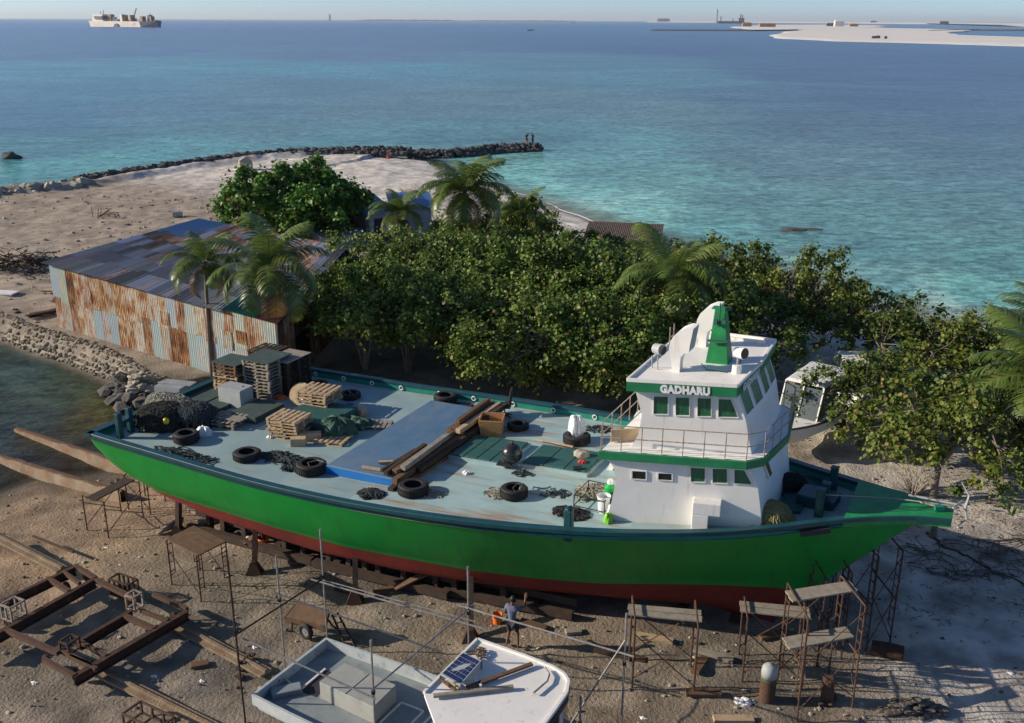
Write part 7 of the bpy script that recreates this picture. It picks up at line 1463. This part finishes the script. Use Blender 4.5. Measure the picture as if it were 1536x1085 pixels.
m = MB(); m.beam((u(26), 0, u(34)), (u(36), 0, u(58)), u(2), u(2)); m.beam((u(24), 0, u(17)), (u(26), 0, u(36)), u(3), u(3)); m.build('crane', 'ship_orange', root); m = MB(); m.beam((u(-74), 0, u(38)), (u(-74), 0, u(52)), u(1.2), u(1.2)); m.beam((u(-84), 0, u(38)), (u(-84), 0, u(48)), u(1), u(1)); m.beam((u(78), 0, u(17)), (u(78), 0, u(42)), u(1.5), u(1.5)); m.build('masts', 'ship_dark', root)
def flat(name, poly, h, mt, wob=0):
    P = [G(x, y, WZ) for x, y in poly]; out = []; rd = random.Random(len(poly))
    for a, b in zip(P, P[1:]+P[:1]):
        for i in range(6):
            q = a.lerp(b, i/6); s_ = (b-a).length*.02*wob; out.append((q.x+rd.uniform(-s_, s_), q.y+rd.uniform(-s_, s_)))
    c_ = (sum(x for x, y in out)/len(out), sum(y for x, y in out)/len(out)); m = MB(); n_ = len(out); inn = [(c_[0]+(x-c_[0])*.96, c_[1]+(y-c_[1])*.96) for x, y in out]
    m.add([(x, y, WZ-1) for x, y in out]+[(x, y, WZ+.04) for x, y in out]+[(x, y, WZ+h) for x, y in inn], [(i, (i+1) % n_, n_+(i+1) % n_, n_+i) for i in range(n_)]+[(n_+i, n_+(i+1) % n_, 2*n_+(i+1) % n_, 2*n_+i) for i in range(n_)]+[tuple(range(2*n_, 3*n_))]); return structure(m.build(name, mt))
flat('sandbank', [(1150, 54), (1165, 58), (1260, 62.5), (1370, 65), (1536, 70), (1640, 74), (1640, 60), (1536, 57.5), (1440, 54), (1425, 51), (1460, 46), (1400, 44), (1300, 42), (1200, 45), (1180, 50)], 1.4, 'sand_white', 1)
flat('sandbank', [(1105, 42.5), (1130, 44.5), (1185, 45.5), (1300, 44), (1330, 39), (1250, 37.5), (1150, 38)], 2.0, 'sand_white', 1)
flat('sandbank', [(1440, 46.3), (1640, 48), (1640, 45), (1450, 45)], 1.2, 'rock_dark', .2)
flat('sandbank', [(970, 33.6), (1150, 34.6), (1400, 36.4), (1536, 40.5), (1700, 41.5), (1700, 37.5), (1400, 34.2), (1100, 32.8), (970, 32.7)], 7.0, 'sand_white', .3)
flat('mole', [(975, 46.2), (1130, 46.9), (1200, 46.2), (1200, 45.6), (1130, 46.2), (975, 45.7)], 2.0, 'rock_dark', .2)
flat('mole', [(1390, 47.3), (1460, 45.7), (1470, 44.9), (1400, 46.4)], 2.0, 'rock_dark', .2)
IG = 'low machines and huts on the sand flats'
for i, (x, y, w_, h, mt, lab) in enumerate([(1120, 40.8, 30, 9, 'ship_orange', 'long low orange works building at the left tip of the flats'), (1150, 41.5, 50, 8, 'ship_orange', 'second long orange works building right of the first'), (1258, 40.5, 34, 16, 'ship_white', 'pale gabled hall in the middle of the far flats'), (1245, 40.2, 30, 8, 'ship_dark', 'dark low block left of the pale gabled hall'), (1280, 40.8, 30, 7, 'ship_orange', 'low orange block right of the pale gabled hall'), (1310, 60.5, 4, 1.8, 'ship_dark', 'left of the three dark vehicles on the nearest sandbank'), (1316, 60.3, 5, 2, 'ship_dark', 'middle of the three dark vehicles on the nearest sandbank'), (1328, 60.9, 3, 1.8, 'ship_dark', 'right of the three dark vehicles on the nearest sandbank'), (1310, 34.6, 90, 16, 'ship_dark', 'dark shed on the farthest flats left of the right edge'), (995, 33.4, 180, 30, 'ship_dark', 'dark low buildings at the left end of the farthest flats'), (1415, 37.5, 60, 12, 'ship_orange', 'brown building on the farthest flats at the right')]):
    p = G(x, y, WZ); m = MB(); z = (7.0 if y < 38 else 1.8); m.box((0, 0, z+h/2), (w_, w_*.5, h)); m.prism([(-w_*.52, -w_*.27), (w_*.52, -w_*.27), (w_*.52, w_*.27), (-w_*.52, w_*.27)], z+h, z+h+h*.12); m.hexa([(-w_*.5, -w_*.25, z+h*1.12), (w_*.5, -w_*.25, z+h*1.12), (w_*.5, w_*.25, z+h*1.12), (-w_*.5, w_*.25, z+h*1.12)], [(-w_*.4, -.1, z+h*1.5), (w_*.4, -.1, z+h*1.5), (w_*.4, .1, z+h*1.5), (-w_*.4, .1, z+h*1.5)]); single(m, 'far_structure', mt, lab, 'works structure', IG, loc=p)
root = thing('work_barge', 'dark work barge with tall thin masts near the horizon left of the sand flats', 'barge', G(1095, 35.5, WZ)); Kb = G(1110, 35.5, WZ).x-G(1080, 35.5, WZ).x; m = MB(); m.box((0, 0, Kb*.04), (Kb, Kb*.3, Kb*.09)); m.build('hull', 'ship_dark', root); m = MB()
for x, h in ((-.5, .5), (-.35, .25), (.1, .18), (.38, .34), (.45, .3)): m.beam((Kb*x, 0, 0), (Kb*x, 0, Kb*h), Kb*.03, Kb*.03)
m.box((Kb*.4, 0, Kb*.12), (Kb*.2, Kb*.2, Kb*.16)); m.build('masts', 'ship_orange', root)
def isle(label, x0, x1, y, h):
    a, b = G(x0, y, WZ), G(x1, y, WZ); L_ = (b-a).length; c_ = (a+b)/2; m = MB(); rd = random.Random(int(x0)); K = 30; vs = []; 
    for i in range(K+1): t = i/K; hh = h*(min(1, t*8, (1-t)*8))*rd.uniform(.75, 1.15); vs += [(-L_/2+L_*t, -L_*.1, -2), (-L_/2+L_*t, -L_*.05, hh), (-L_/2+L_*t, L_*.15, -2)]
    m.add(vs, [(3*i, 3*i+3, 3*i+4, 3*i+1) for i in range(K)]+[(3*i+1, 3*i+4, 3*i+5, 3*i+2) for i in range(K)]); o = m.build('island', 'island_green'); o.location = (c_.x, c_.y, 0); structure(o)
isle('', 590, 634, 31.6, 22); isle('', 758, 802, 32.2, 16); isle('', 808, 834, 32.3, 9); isle('', 130, 260, 28.9, 10)
m = MB(); p = G(495, 31.2, WZ); m.box((0, 0, 45), (28, 28, 90)); m.box((0, 0, 100), (14, 14, 22)); single(m, 'far_tower', 'grey_slab', 'lone pale tower block on the horizon left of the low island', 'tower', loc=p)
# ------------------------------------------------------------ sea haze
hz = MB(); hz.box((0, 17000, 60), (80000, 40000, 160)); hm = bpy.data.materials.new('haze'); hm.use_nodes = True; hn = hm.node_tree.nodes; hn.remove(hn['Principled BSDF']); pv = hn.new('ShaderNodeVolumePrincipled'); pv.inputs['Color'].default_value = (.80, .86, .92, 1); pv.inputs['Density'].default_value = 3e-5; pv.inputs['Anisotropy'].default_value = .2
hm.node_tree.links.new(pv.outputs[0], hn['Material Output'].inputs['Volume']); structure(hz.build('haze', hm), 'stuff')
